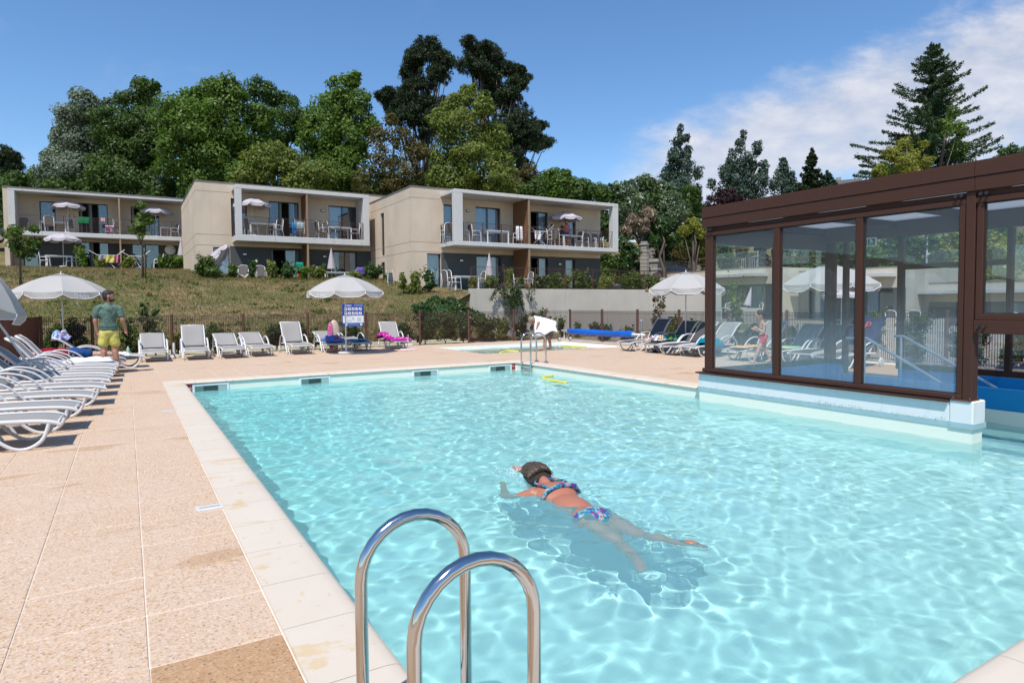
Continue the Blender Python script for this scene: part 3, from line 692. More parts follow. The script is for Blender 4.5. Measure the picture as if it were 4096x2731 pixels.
def building(label, D):
    Yf, Yw, x0, x1, sx0, sx1, yb = D['Yf'], D['Yw'], D['x0'], D['x1'], D['sx0'], D['sx1'], D['yb']
    g0, gt, st_, sb, rt_, rb, pz = D['g0'], D['gt'], D['st'], D['sb'], D['rt'], D['rb'], D['pz']
    t = thing('apartment_building', label, 'building', ((x0+x1)/2, Yw, g0), 0, 'flat-roofed apartment buildings on the slope'); ox, oy, oz = t.location
    E_ = bpy.data.objects.new('tmp', None)
    made = []
    def P(o): made.append(o); return o
    hU = [w_[:4] for w_ in D['up']]; hL = [w_[:4] for w_ in D['low']]
    gx0, gx1 = D['grey']; th = .28
    mb = MB(); hole_wall(mb, x0, x1, gt, pz, hU+hL, Yw, Yw+th)
    hole_wall(mb, x0, gx0, g0-.8, gt, hL, Yw, Yw+th)
    if gx1 < x1: hole_wall(mb, gx1, x1, g0-.8, gt, hL, Yw, Yw+th)
    hole_wall(mb, Yw+th, yb, g0-.8, pz, D.get('side', []), x0, x0+th, 'x')
    mb.box(x1-th,x1,Yw+th,yb,g0-.8,pz); mb.box(x0+th,x1-th,yb-th,yb,g0-.8,pz)
    wall = P(obj('wall', mb, MT[D.get('mat','beige')]))
    mb = MB(); hole_wall(mb, gx0, gx1, g0-.8, gt, hL, Yw+.012, Yw+th)
    P(obj('slate_cladding', mb, MT['grey_wall']))
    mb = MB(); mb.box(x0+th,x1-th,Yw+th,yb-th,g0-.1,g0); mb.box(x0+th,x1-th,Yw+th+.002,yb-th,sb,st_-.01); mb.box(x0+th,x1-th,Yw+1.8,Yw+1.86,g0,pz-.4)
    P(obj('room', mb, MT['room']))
    P(obj('roof', MB().box(x0+.05,x1-.05,Yw+.05,yb-.05,pz-.35,pz-.25), MT['roof_dark']))
    P(obj('flashing', MB().box(x0-.03,x1+.03,Yw-.03,Yw+.3,pz,pz+.05).box(x0-.03,x0+.3,Yw+.3,yb,pz,pz+.05).box(x1-.3,x1+.03,Yw+.3,yb,pz,pz+.05), MT['coping_metal']))
    P(obj('roof_slab', MB().box(sx0,sx1,Yf,Yw-.002,rb,rt_), MT['conc'], bev=.015)); P(obj('balcony_slab', MB().box(sx0,sx1,Yf,Yw-.002,sb,st_), MT['conc'], bev=.015))
    for (a, b, d_) in D['fins']: P(obj('fin', MB().box(a,b,Yf+.004,Yf+d_,st_,rb), MT['conc'], bev=.012))
    gm = MB()
    for z in D.get('joints', []):
        gm.box(x0-.003,D['jx'],Yw-.003,Yw,z-.012,z+.012); gm.box(x0-.003,x0,Yw,yb,z-.012,z+.012)
    if gm.v: P(obj('expansion_joint', gm, plain('joint_line', (.28,.225,.165), .9)))
    for w_ in D['up']+D['low']:
        P(window(None, w_[0], w_[1], Yw+.13, w_[2], w_[3], w_[4]))
    for (xw, ya, yb_, za, zb_) in D['div']: P(None) if False else wood_divider(wall, xw, ya, yb_, za, zb_)
    for pts in D['rails']: P(railing(None, pts, st_, 1.02))
    for (lx, lz) in D['lamps']: lampo(wall, lx, Yw, lz)
    bpy.context.view_layer.update()
    inv = Matrix.Translation((-ox,-oy,-oz))
    for o in made: o.parent = t; o.location = (-ox,-oy,-oz)
    return t
def wr(zx, Yw, px0, px1, py0, py1, kind):   # window rectangle read on the facade plane
    a = SY(*zx(px0,(py0+py1)/2), Yw); b = SY(*zx(px1,(py0+py1)/2), Yw); c = SY(*zx((px0+px1)/2,py0), Yw); d = SY(*zx((px0+px1)/2,py1), Yw)
    return [a.x, b.x, d.z, c.z, kind]
q_ = 1024/2352
def Z1(x,y): return x*q_, 680+y*q_
def Z2(x,y): return 700+x*q_, 680+y*q_
def Z3(x,y): return 1450+x*q_, 680+y*q_
def Z4(x,y): return 2200+x*q_, 780+y*q_
# right building (nearest)
Yf, Yw = 31.0, 32.8; st_, g0 = 4.91, 2.25
def fixw(ws, zb):
    for w_ in ws: w_[2] = zb
    return ws
up = fixw([wr(Z3,Yw,745,840,318,600,'c'), wr(Z3,Yw,1040,1270,345,600,'cc'), wr(Z3,Yw,1545,1705,385,600,'oc'), wr(Z3,Yw,1888,1960,412,620,'c')], st_+.02)
low = fixw([wr(Z3,Yw,595,722,768,1000,'c'), wr(Z3,Yw,1050,1275,790,1000,'cc'), wr(Z3,Yw,1552,1705,805,1000,'oc'), wr(Z3,Yw,1868,1955,820,1000,'c')], g0+.03)
xd = SY(*Z3(1535,500), Yf).x
x0 = 13.4; dside = SXp(*Z3(165,500), x0).y, SXp(*Z3(198,500), x0).y
b3 = building('cream flat-roofed building with slate ground floor above the concrete retaining wall', dict(Yf=Yf,Yw=Yw,x0=x0,x1=26.45,sx0=15.12,sx1=26.44,yb=43,g0=g0,gt=4.41,st=st_,sb=4.68,rt=7.67,rb=7.48,pz=7.93,
    up=up, low=low, grey=(SY(*Z3(724,900),Yw).x,26.45), fins=[(15.12,15.62,.32),(26.02,26.44,.42)], joints=[7.35,4.95,4.42], jx=15.1, side=[(min(dside),max(dside),4.5,7.05),(min(dside),max(dside),2.9,4.1)],
    div=[(xd,Yf+.05,Yw,st_,7.48),(xd,Yf+.05,Yw,g0-.2,4.68)], rails=[[(15.14,Yw-.03),(15.14,Yf+.36),],[(15.66,Yf+.05),(26.3,Yf+.05),(26.38,Yw-.05)]], lamps=[(SY(*Z3(968,376),Yw).x,SY(*Z3(968,376),Yw).z),(SY(*Z3(905,833),Yw).x,SY(*Z3(905,833),Yw).z),(SY(*Z3(1808,865),Yw).x,SY(*Z3(1808,865),Yw).z)]))
sw = MB(); sw.box(x0+.1,x0+.16,min(dside),max(dside),4.5,7.05).box(x0+.1,x0+.16,min(dside),max(dside),2.9,4.1); o = obj('slit_window', sw, MT['frame_dark'], b3); o.location = -b3.location
# middle building
Yf, Yw = 38.2, 39.65; st_, g0 = 5.47, 2.72
up = fixw([wr(Z2,Yw,515,662,264,500,'cc'), wr(Z2,Yw,865,1140,294,500,'goh'), wr(Z2,Yw,1412,1668,334,500,'cg')], st_+.02)
low = fixw([wr(Z2,Yw,352,505,710,860,'c'), wr(Z2,Yw,880,1152,730,860,'oC'), wr(Z2,Yw,1455,1672,750,900,'gh')], g0+.03)
xd = SY(*Z2(1216,400), Yf).x
b2 = building('cream flat-roofed building with white framed balcony, behind the leafy shrub row', dict(Yf=Yf,Yw=Yw,x0=3.43,x1=14.4,sx0=5.28,sx1=12.87,yb=50,g0=g0,gt=4.93,st=st_,sb=5.13,rt=8.20,rb=8.0,pz=8.47,
    up=up, low=low, grey=(SY(*Z2(508,800),Yw).x,SY(*Z2(1815,800),Yw).x), fins=[(5.28,5.62,.3),(12.5,12.87,1.42)], joints=[7.95,5.55,4.95], jx=5.2,
    div=[(xd,Yf+.05,Yw,st_,8.0),(xd,Yf+.05,Yw,g0-.2,5.13)], rails=[[(5.3,Yw-.03),(5.3,Yf+.34)],[(5.66,Yf+.05),(12.46,Yf+.05)]], lamps=[(SY(*Z2(1358,376),Yw).x,SY(*Z2(1358,376),Yw).z),(SY(*Z2(640,775),Yw).x,SY(*Z2(640,775),Yw).z),(SY(*Z2(1372,796),Yw).x,SY(*Z2(1372,796),Yw).z)]))
# left building
Yf, Yw = 51.0, 52.8; st_, g0 = 6.43, 4.12
up = fixw([wr(Z1,Yw,365,510,290,500,'g'), wr(Z1,Yw,722,990,310,500,'oog'), wr(Z1,Yw,1203,1462,340,500,'og'), wr(Z1,Yw,1665,1760,366,500,'c')], st_+.02)
low = fixw([wr(Z1,Yw,215,355,642,860,'C'), wr(Z1,Yw,738,1002,662,860,'goC'), wr(Z1,Yw,1212,1466,682,860,'Cg')], g0+.03)
xd = SY(*Z1(1096,400), Yf).x
b1 = building('cream flat-roofed building with long white framed balcony at the top of the dry lawn', dict(Yf=Yf,Yw=Yw,x0=-6.45,x1=7.5,sx0=-6.2,sx1=7.0,yb=62,g0=g0,gt=5.97,st=st_,sb=6.15,rt=9.10,rb=8.92,pz=9.22,
    up=up, low=low, grey=(SY(*Z1(217,800),Yw).x,7.4), fins=[(-6.2,-5.85,1.78),(6.6,7.0,1.78)], joints=[], jx=0,
    div=[(xd,Yf+.05,Yw,st_,8.92),(xd,Yf+.05,Yw,g0-.2,6.15)], rails=[[(-5.84,Yf+.05),(6.6,Yf+.05)]], lamps=[(SY(*Z1(1567,402),Yw).x,SY(*Z1(1567,402),Yw).z),(-3.0,7.7)]))
o = obj('cornice', MB().box(-6.47,7.52,Yf-.02,Yw+.1,9.10,9.16), MT['coping_metal'], b1); o.location = -b1.location
mb = MB().box(-6.45,-6.2,Yf+.02,Yw,g0-.6,9.1); o = obj('end_wall', mb, MT['beige'], b1); o.location = -b1.location
mb = MB(); mb.lathe([(.01,0),(.32,0),(.36,.03),(.34,.06),(.01,.08)], 20, Matrix.Translation((SY(*Z1(1563,735),Yw).x,Yw-.01,SY(*Z1(1563,735),Yw).z)) @ Matrix.Rotation(R(90),4,'X')); o = obj('round_wall_lamp', mb, MT['lamp_glass'], b1, smooth=True); o.location = -b1.location
# paved terraces in front of the ground floors
def terrace(x0,x1,y0,y1,z): return struct('terrace', MB().box(x0,x1,y0,y1,z-.5,z), MT['road'])
mbt = MB().box(15.0,26.4,30.2,32.79,1.6,2.245).box(3.6,13.3,37.2,39.64,2.0,2.715).box(-6.1,7,50.2,52.79,3.4,4.115)
struct('terrace_paving', mbt, plain('terrace_paver', (.42,.37,.31), .9, .2, 4))

# ------------------------------------------------------------------ retaining wall with railing
WYf = 27.0
t = thing('retaining_wall', 'long pale concrete retaining wall behind the pool fence with brown railing on top', 'wall', (20, WYf, 0))
mb = MB(); nseg = 4; xa, xb = 13.95, 25.0
for i in range(nseg):
    a = xa+(xb-xa)*i/nseg; b = xa+(xb-xa)*(i+1)/nseg; mb = MB().box(a+.006-20,b-.006-20,0,.25,-.6,2.25); obj('wall_panel', mb, MT['wall_cream'], t, bev=.01)
mw = Matrix.Translation((25.0-20,0,0)) @ Matrix.Rotation(R(0),4,'Z')
obj('wall_panel', MB().box(.006,6.2,0,.25,-.6,2.12,mw), MT['wall_cream'], t, bev=.01)
r_ = railing(t, [(14.05-20,.12),(25.0-20,.12),(25+5.0-20,.12)], 2.25, 1.05, 9, 1.75)
# ------------------------------------------------------------------ low bungalows on the right
def bungalow(label, X, y0, y1, pz, slz, dz_, fz, wins, back=8):
    t = thing('bungalow', label, 'building', (X, (y0+y1)/2, fz), 0, 'low terrace bungalows'); ox, oy, oz = t.location
    mk = []
    mb = MB(); hole_wall(mb, y0, y1, dz_, pz, [], X, X+.3, 'x'); mb.box(X+.3,X+back,y0,y0+.3,fz-1.5,pz); mb.box(X+.3,X+back,y1-.3,y1,fz-1.5,pz); mb.box(X+back-.3,X+back,y0+.3,y1-.3,fz-1.5,pz)
    mk.append(obj('wall', mb, MT['beige2']))
    mb = MB(); hole_wall(mb, y0, y1, fz-1.5, dz_, [(a,b,fz,dz_-.02) for a,b,k in wins], X+.03, X+.3, 'x'); mk.append(obj('slate_cladding', mb, MT['grey_wall']))
    mk.append(obj('eave_slab', MB().box(X-1.3,X-.002,y0+.4,y1-.4,slz,slz+.22), MT['conc'], bev=.01)); mk.append(obj('roof', MB().box(X+.1,X+back,y0+.1,y1-.1,pz-.2,pz-.1), MT['roof_dark']))
    mk.append(obj('flashing', MB().box(X-.03,X+.3,y0,y1,pz,pz+.05), MT['coping_metal']))
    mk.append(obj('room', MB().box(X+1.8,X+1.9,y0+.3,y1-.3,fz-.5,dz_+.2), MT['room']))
    for a, b, k in wins:
        n = len(k); wd = (b-a)/n; fr = MB().box(X+.12,X+.19,a,b,dz_-.08,dz_-.02)
        for i in range(n+1):
            q = min(max(a+wd*i-.03, a), b-.06); fr.box(X+.12,X+.19,q,q+.06,fz,dz_-.08)
        o = obj('window', fr, MT['frame_dark']); gl = MB(); cu_ = MB()
        for i, c in enumerate(k):
            p, q = a+wd*i+.06, a+wd*(i+1)-.06
            if c != 'o': gl.box(X+.15,X+.158,p,q,fz,dz_-.08)
            if c == 'c':
                nn_ = 14; vs = []
                for j in range(nn_+1):
                    yy = p+(q-p)*j/nn_; xx = X+.32+.04*math.sin(j*1.9); vs += [(xx,yy,fz),(xx,yy,dz_)]
                cu_.add(vs, [(2*j,2*j+2,2*j+3,2*j+1) for j in range(nn_)])
        if gl.v: obj('pane', gl, MT['winglass'], o)
        if cu_.v: obj('curtain', cu_, MT['curtain'], o, fixn=False)
        mk.append(o)
    for o in mk: o.parent = t; o.location = (-ox,-oy,-oz)
    return t
bu1 = bungalow('low cream bungalow with slate front, glimpsed through the left glass pane', 37.0, 27.7, 37.5, 3.85, 3.22, 2.72, .42, [(28.6,31.4,'cg'),(32.6,35.0,'co')])
bu2 = bungalow('low cream bungalow with slate front behind the parasol, seen through the middle pane', 39.6, 20.7, 27.6, 3.55, 2.95, 2.3, .1, [(21.3,24.0,'gcg'),(25.2,26.8,'c')])
bu3 = bungalow('lowest cream bungalow with slate front and closed lilac parasol on its terrace', 42.5, 5.0, 21.9, 2.55, 1.9, 1.42, -.7, [(9,12.5,'cg'),(15.2,16.8,'c')])
for (b_, X, y, z, r_) in ((bu1,37.0,32.0,2.3,.34),(bu2,39.6,25.6,1.9,.34)):
    o = obj('round_wall_lamp', MB().lathe([(.01,0),(r_,0),(r_+.03,.03),(r_,.06),(.01,.08)], 18, Matrix.Translation((X+.025,y,z)) @ Matrix.Rotation(R(-90),4,'Y')), MT['lamp_glass'], b_, smooth=True); o.location = -b_.location
# terrace walls in front of the bungalows
t = thing('terrace_wall', 'low cream terrace wall with taller block in front of the bungalows', 'wall', (31, 22, 0)); 
obj('wall', MB().box(0,.25,-2.0,8.5,-.3,.47).box(-.01,.26,2.2,4.4,.47,1.15), MT['wall_cream'], t, bev=.01)
t = thing('terrace_wall', 'cream garden wall behind the fence in front of the lowest bungalow', 'wall', (30, 12, 0)); 
obj('wall', MB().box(0,.25,2.0,5.4,-.3,.72).box(-3,-2.75,-6,4.5,-.3,.35), MT['wall_cream'], t, bev=.01)
# ------------------------------------------------------------------ glazed pool enclosure
def E2(x,y): return 3300+x*.3189, 1180+y*.3189
def E3(x,y): return 3200+x*.3826, 780+y*.3826
def E5(x,y): return 3796+x*.3188, 1250+y*.3188
def E6(x,y): return 2450+x*.19133, 1220+y*.19133
XA, XB, YN, YS = 8.55, 11.95, 7.77, -2.0
def rsheet():
    m, t, b = newmat('polycarbonate_sheet'); g = NT(t); t.nodes.remove(b); p = g.pos('pos'); x, y, z = g.sep(p)
    wv = g.n('ShaderNodeTexWave'); wv.inputs['Scale'].default_value = 9; wv.bands_direction = 'Y'; g.l(p, wv.inputs[0])
    tr = g.n('ShaderNodeBsdfTransparent'); tr.inputs[0].default_value = (.78,.80,.82,1); tl = g.n('ShaderNodeBsdfTranslucent'); tl.inputs[0].default_value = (.68,.70,.74,1); df = g.n('ShaderNodeBsdfPrincipled'); df.inputs['Base Color'].default_value = (.35,.36,.38,1); df.inputs['Roughness'].default_value = .35
    a = g.n('ShaderNodeMixShader'); a.inputs[0].default_value = .5; g.l(tl.outputs[0], a.inputs[1]); g.l(df.outputs[0], a.inputs[2])
    o = g.n('ShaderNodeMixShader'); g.l(g.step(wv.outputs['Fac'], .2, .8, .50, .72), o.inputs[0]); g.l(tr.outputs[0], o.inputs[1]); g.l(a.outputs[0], o.inputs[2]); g.l(o.outputs[0], t.nodes['Material Output'].inputs[0]); return m
MT['roof_sheet'] = rsheet()
enc = thing('pool_enclosure', 'brown framed glass pool enclosure with flat roof standing over the pool edge', 'pool enclosure', (XA, 4, 0)); EO = Vector((XA,4,0))
def ep(name, mb, m, par=None, bev=.006, **k):
    o = obj(name, mb, m, par or enc, bev=bev, **k)
    if par is None: o.location = -EO
    return o
BR = MT['brown']
# white low base walls on the pool edge, cream liner below the waterline
base = ep('base_wall', MB().box(XA,XA+.26,3.90,7.90,-.001,.268), MT['white_base'], bev=.01)
obj('end_block', MB().box(XA-.012,XA+.30,3.645,3.90,-.001,.30), MT['white_base'], base, bev=.012)
ob = obj('wet_wall', MB().box(XA+.004,XA+.25,3.655,7.88,-1.29,-.034), MT['liner'], base); ob.cycles.is_caustics_receiver = True
fl = MB().box(XA-.006,XA+.004,3.90,7.905,-.033,.035).box(XA-.018,XA-.006,3.64,3.90,-.033,.035).box(XA-.02,XA+.30,3.633,3.645,-.033,.035)
obj('flashing', fl, MT['teal_band'], base)
sc_ = MB()
for i in range(26): sc_.lathe([(.006,0),(.005,.004)], 6, Matrix.Translation((XA-.007,3.9+i*.155,.03)) @ Matrix.Rotation(R(-90),4,'Y'))
obj('screws', sc_, MT['steel'], base)
ep('sill', MB().box(XA-.055,XA+.17,3.905,7.93,.27,.295).box(XA-.02,XA+.13,3.77,7.80,.315,.37), BR)
ep('anchor_plate', MB().box(XA-.03,XA+.2,3.66,3.89,.30,.312), plain('rusty_plate', (.16,.06,.03), .8, .3, 20))
bo = MB()
for (x,y) in ((XA-.012,3.86),(XA-.012,3.68),(XA+.17,3.68)): bo.lathe([(.016,0),(.016,.02),(.008,.03)], 8, Matrix.Translation((x,y,.312)))
ep('bolt', bo, MT['stain_steel_dark'], bev=0)
for (a,b) in ((7.60,7.77),(6.30,6.41),(5.01,5.11)): ep('mullion', MB().box(XA,XA+.10,a+.004,b-.004,.37,2.63), BR)
ep('corner_post', MB().box(XA-.012,XA+.14,3.665,3.765,.312,2.775), BR); ep('post_rib', MB().box(XA-.002,XA+.10,3.775,3.835,.37,2.63), BR, bev=.004)
ep('jamb', MB().box(XA+.001,XA+.10,3.585,3.655,1.27,2.63), BR)
for (a,b) in ((6.41,7.60),(5.11,6.30),(3.82,5.01)): ep('pane', MB().box(XA+.045,XA+.053,a-.01,b+.01,.36,2.64), MT['encl_glass'], bev=0)
for (a,b,c,d) in ((6.41,7.60,.37,2.63),(5.11,6.30,.37,2.63),(3.835,5.01,.37,2.63),(1.26,3.585,1.34,2.63)):
    gk = MB().box(XA+.034,XA+.0445,a+.004,b-.004,c,c+.014).box(XA+.034,XA+.0445,a+.004,b-.004,d-.014,d-.001).box(XA+.034,XA+.0445,a+.004,a+.018,c+.014,d-.014).box(XA+.034,XA+.0445,b-.018,b-.004,c+.014,d-.014); ep('gasket', gk, MT['rubber'], bev=0)
# upper bays beyond the big post, open below a transom
ep('transom', MB().box(XA-.015,XA+.13,YS,3.66,1.11,1.265), BR); ep('transom_rail', MB().box(XA+.002,XA+.10,YS,3.655,1.266,1.34), BR)
for y in (1.15,): ep('mullion', MB().box(XA,XA+.10,y,y+.11,1.34,2.63), BR)
for (a,b) in ((1.26,3.585),(-1.9,1.15)): ep('pane', MB().box(XA+.045,XA+.053,a-.01,b+.01,1.33,2.64), MT['encl_glass'], bev=0)
# head beam and fascia boards
ep('head_beam', MB().box(XA+.0,XA+.14,YS,7.77,2.632,2.70), BR); ep('shadow_rail', MB().box(XA+.03,XA+.14,YS,7.76,2.70,2.775), BR)
for (za,zb,dx_) in ((2.776,2.935,-.035),(2.940,3.12,-.045)):
    ep('fascia_board', MB().box(XA+dx_,XA+.02,3.672,7.80,za,zb), BR, bev=.004); ep('fascia_board', MB().box(XA+dx_,XA+.02,YS,3.668,za,zb), BR, bev=.004)
    ep('fascia_board', MB().box(XA+.02,XB+.05,7.75,7.80,za,zb), BR, bev=.004)
    ep('fascia_board', MB().box(XB+.0,XB+.05,YS,7.75,za,zb), BR, bev=.004)
hk = MB()
for y in (7.66,7.60,3.86,3.80,3.60,3.54): hk.lathe([(.014,0),(.014,.03),(.02,.032),(.02,.05)], 10, Matrix.Translation((XA-.006,y,2.735 if y > 3.7 else 2.73)) @ Matrix.Rotation(R(-90),4,'Y'))
for y in (3.60,3.54): hk.lathe([(.014,0),(.014,.03),(.02,.032),(.02,.05)], 10, Matrix.Translation((XA-.015,y,1.19)) @ Matrix.Rotation(R(-90),4,'Y'))
ep('cap_screw', hk, MT['stain_steel_dark'], bev=0)
# roof: rafters and ribbed sheets
for y in (7.70,6.35,5.05,3.73,2.4,1.1,-.2): ep('rafter', MB().box(XA+.02,XB,y-.035,y+.035,2.80,2.92), BR)
ep('ridge_beam', MB().box(XB-.14,XB-.002,YS,7.74,2.64,2.92), BR)
for a, b in ((6.40,7.66),(5.09,6.31),(3.77,5.01),(2.44,3.69),(1.14,2.36),(-.16,1.06)): ep('roof_panel', MB().box(XA+.02,XB-.14,a-.03,b+.03,2.925,2.945), MT['roof_sheet'], bev=0)
# back wall and far side wall
ep('base_wall', MB().box(XB-.02,XB+.13,YS,6.30,-.001,.27).box(XB-.02,XB+.13,7.36,7.80,-.001,.27).box(XA+.26,XB-.02,7.66,7.80,-.001,.27), MT['white_base'])
ep('blue_lining', MB().box(XB-.032,XB-.021,YS,6.30,-.20,.272).box(XB-.032,XB-.021,7.36,7.66,-.2,.272).box(XA+.262,XB-.032,7.648,7.659,-.2,.272).box(XA+.262,XA+.272,5.5,7.648,-.2,.25), MT['blue_liner'])
ep('threshold', MB().box(XB-.03,XB+.14,6.302,7.358,-.15,.10), MT['blue_liner'])
ep('blue_floor', MB().box(EX+.09,XB-.033,YS,7.647,-.3,-.06).box(PX1+.26,EX+.089,5.51,7.647,-.3,-.02), MT['blue_liner'])
ep('blue_side_wall', MB().box(EX,EX+.088,YS,5.50,-.005,.285), MT['blue_liner'], bev=.008)
def glazed(pts_, y=None, x=None, z0=.27, z1=2.64, trans=(), skip=()):
    for k, (a, b) in enumerate(pts_):
        pass
for (a,b) in ((7.56,7.76),(7.30,7.39),(6.26,6.36),(4.6,4.68),(2.9,2.98),(1.2,1.28)): ep('back_post', MB().box(XB,XB+.10,a,b,.27 if a > 7.5 or a < 6.3 else .10,2.64), BR)
ep('back_rail', MB().box(XB+.002,XB+.09,YS,6.26,.27,.37).box(XB+.002,XB+.09,7.39,7.56,.27,.37).box(XB+.002,XB+.09,6.36,7.30,2.20,2.29).box(XB+.002,XB+.09,4.68,6.26,2.06,2.15).box(XB+.002,XB+.09,YS,2.9,1.14,1.22), BR, bev=.003)
for (a,b,c,d) in ((4.68,6.26,.37,2.06),(4.68,6.26,2.15,2.64),(2.98,4.6,.37,2.64),(1.28,2.9,.37,1.14),(1.28,2.9,1.22,2.64),(6.36,7.30,2.29,2.64)): ep('pane', MB().box(XB+.04,XB+.048,a-.005,b+.005,c-.005,d+.005), MT['encl_glass'] if c > 1 else MT['winglass'], bev=0)
ep('side_beam', MB().box(XA+.14,XB,7.66,7.749,2.50,2.775).box(XA+.14,XB,7.66,7.74,.27,.37), BR)
for x in (XA+1.75,): ep('side_post', MB().box(x,x+.09,7.66,7.745,.37,2.5), BR)
for a, b in ((XA+.14,XA+1.75),(XA+1.84,XB)): ep('pane', MB().box(a,b,7.70,7.708,.36,2.51), paneglass('side_glass', (.93,.96,.96), 0), bev=0)
# handrails down the steps
for k, (X_, p1, p2, p3, lab) in enumerate(((10.75,E2(265,540),E2(520,540),E2(1460,1105),'white handrail on the nearer side of the blue steps'),(11.70,E2(880,515),E2(980,515),E5(600,950),'white handrail on the farther side of the blue steps'))):
    A, B, C = SXp(*p1,X_), SXp(*p2,X_), SXp(*p3,X_)
    t = thing('handrail', lab, 'handrail', (X_, B.y, 0), 0, 'white handrails in the enclosure'); O = t.location
    wm_ = plain('white_tube', (.62,.64,.64), .4); obj('rail', MB().tube([A-O,B-O,C-O], .024, 10), wm_, t, smooth=True)
    obj('post', MB().tube([B-O+Vector((0,.03,-.01)), Vector((0,.03,-.05))], .02, 10), wm_, t, smooth=True); obj('foot', MB().ell((0,.03,-.05),(.09,.09,.05)), wm_, t, smooth=True)
    obj('end_post', MB().tube([C-O+Vector((0,.02,0)), Vector((0,(C-O).y+.02,-.3))], .02, 8), wm_, t, smooth=True)
# emergency exit sign
p = SXp(*E3(718,492), XB-.18); t = thing('exit_sign', 'green and white emergency exit sign hanging inside the glass enclosure', 'sign', p); t.scale = (.62,.62,.62); RZ = Matrix.Rotation(R(-90),4,'Z')
gm_ = plain('exit_green', (.0,.10,.055), .4); obj('box', MB().box(-.01,.05,-.22,.22,-.12,.12), MT['white_plastic'], t, bev=.006); obj('green_panel', MB().box(-.013,-.0101,-.195,.195,-.095,.095), gm_, t)
ar = MB(); ar.box(-.016,-.0132,.10,.13,-.02,.07); ar.prism([(.05,-.01),(.18,-.01),(.115,-.075)], -.016,-.0132,'x'); obj('arrow', ar, MT['text_white'], t)
rm = MB(); rm.lathe([(.018,0),(.018,.003)], 10, Matrix.Translation((-.0132,-.07,.065)) @ Matrix.Rotation(R(-90),4,'Y'))
for a, b in (((-.075,.045),(-.09,-.01)),((-.09,-.01),(-.05,-.04)),((-.05,-.04),(-.055,-.085)),((-.09,-.01),(-.12,-.04)),((-.12,-.04),(-.155,-.035)),((-.075,.04),(-.04,.01)),((-.075,.04),(-.12,.03)),((-.12,.03),(-.13,-.0))): rm.bar((-.0146,a[0],a[1]),(-.0146,b[0],b[1]),.002,.016)
rm.box(-.016,-.0132,-.04,.03,.088,.094).box(-.016,-.0132,.02,.03,-.09,.088); obj('running_figure', rm, MT['text_white'], t)

# ------------------------------------------------------------------ fences
fence = thing('pool_fence', 'brown metal fence of close upright wires on round posts around the pool', 'fence', (6, 22.4, 0)); FO = Vector((6,22.4,0))
FP = [(-2.1,22.4),(-.88,22.4),(1.18,22.4),(3.24,22.4),(5.30,22.4),(7.36,22.4),(9.42,22.4),(11.48,22.4),(13.54,22.4),(15.03,22.3),(15.80,21.6),(15.88,19.6),(15.9,17.6),(15.9,15.55),(15.9,13.5),(15.9,11.45),(15.9,9.4),(15.9,7.35),(15.9,5.3),(15.9,3.25),(15.9,1.2)]
pm = MB().lathe([(.045,-.05),(.045,1.235),(.05,1.24),(.05,1.262),(.04,1.275),(.01,1.28)], 12)
p0 = obj('post', pm, MT['rust_fence'], fence, smooth=True, auto=R(35)); p0.location = Vector((*FP[0],0))-FO
for q in FP[1:]:
    c = p0.copy(); link(c); c.location = Vector((*q,0))-FO; c.parent = fence
for a, b in zip(FP, FP[1:]):
    A, B = Vector((*a,0))-FO, Vector((*b,0))-FO; d = B-A; L = d.length; u_ = d/L; n = int((L-.1)/.05); mb = MB()
    for i in range(n):
        q = A+u_*(.06+(L-.12)*(i+.5)/n); hh = 1.205
        mb.box(q.x-.0055,q.x+.0055,q.y-.0055,q.y+.0055,.06,hh)
    tag(obj('wires', mb, MT['wire'], fence, fixn=False), kind='stuff')
    mb = MB()
    for z in (.10,1.12,1.205): mb.tube([A+Vector((0,0,z)),B+Vector((0,0,z))], .006, 5, False)
    obj('rail', mb, MT['wire'], fence, fixn=False)
t = thing('board_fence', 'solid brown board screen running beside the left row of loungers', 'fence', (-2.15,22.4,0)); d = Vector((-3.9+2.15,11.5-22.4,0)); L = d.length; n = int(L/.34); mw = d.to_track_quat('X','Z').to_matrix().to_4x4()
bm_ = woodmat('red_brown_board', (.10,.035,.02), (.16,.06,.035), (6,6,.8)); b0 = None
for i in range(n):
    if b0 is None: b0 = obj('board', MB().box(0,.332,-.02,.02,.05,1.22), bm_, t, bev=.005); o = b0
    else: o = b0.copy(); link(o); o.parent = t
    o.matrix_local = mw @ Matrix.Translation((i*.34+.05,0,random.uniform(-.004,.004)))
obj('top_rail', MB().box(0,L,-.03,.03,1.222,1.25,mw), bm_, t)
# ------------------------------------------------------------------ foliage
NR = np.random.default_rng(11)
def leaf_mesh(name, P, Nn, size, mat, parent=None, asp=1.6, droop=0.0, jit=.55):
    """P (n,3) centres, Nn (n,3) facing; one diamond leaf per centre"""
    n = len(P)
    nn_ = Nn+NR.normal(0, jit, (n,3)); nn_ /= np.linalg.norm(nn_, axis=1, keepdims=True)+1e-9
    rv = NR.normal(0, 1, (n,3)); rv[:,2] -= droop
    a = np.cross(nn_, rv); a /= np.linalg.norm(a, axis=1, keepdims=True)+1e-9; b = np.cross(nn_, a)
    s_ = size*NR.uniform(.45, 1.45, (n,1)); L = s_*asp/2; W = s_/2
    v = np.stack([P-b*L, P+a*W*.95-b*L*.1, P+b*L, P-a*W*.95-b*L*.1], 1).reshape(-1,3)
    me = bpy.data.meshes.new(name); me.vertices.add(4*n); me.vertices.foreach_set('co', v.ravel()); me.loops.add(4*n); me.loops.foreach_set('vertex_index', np.arange(4*n, dtype=np.int32))
    me.polygons.add(n); me.polygons.foreach_set('loop_start', (np.arange(n)*4).astype(np.int32)); me.update(calc_edges=True); me.materials.append(mat)
    o = bpy.data.objects.new(name, me); link(o); o.parent = parent; return o
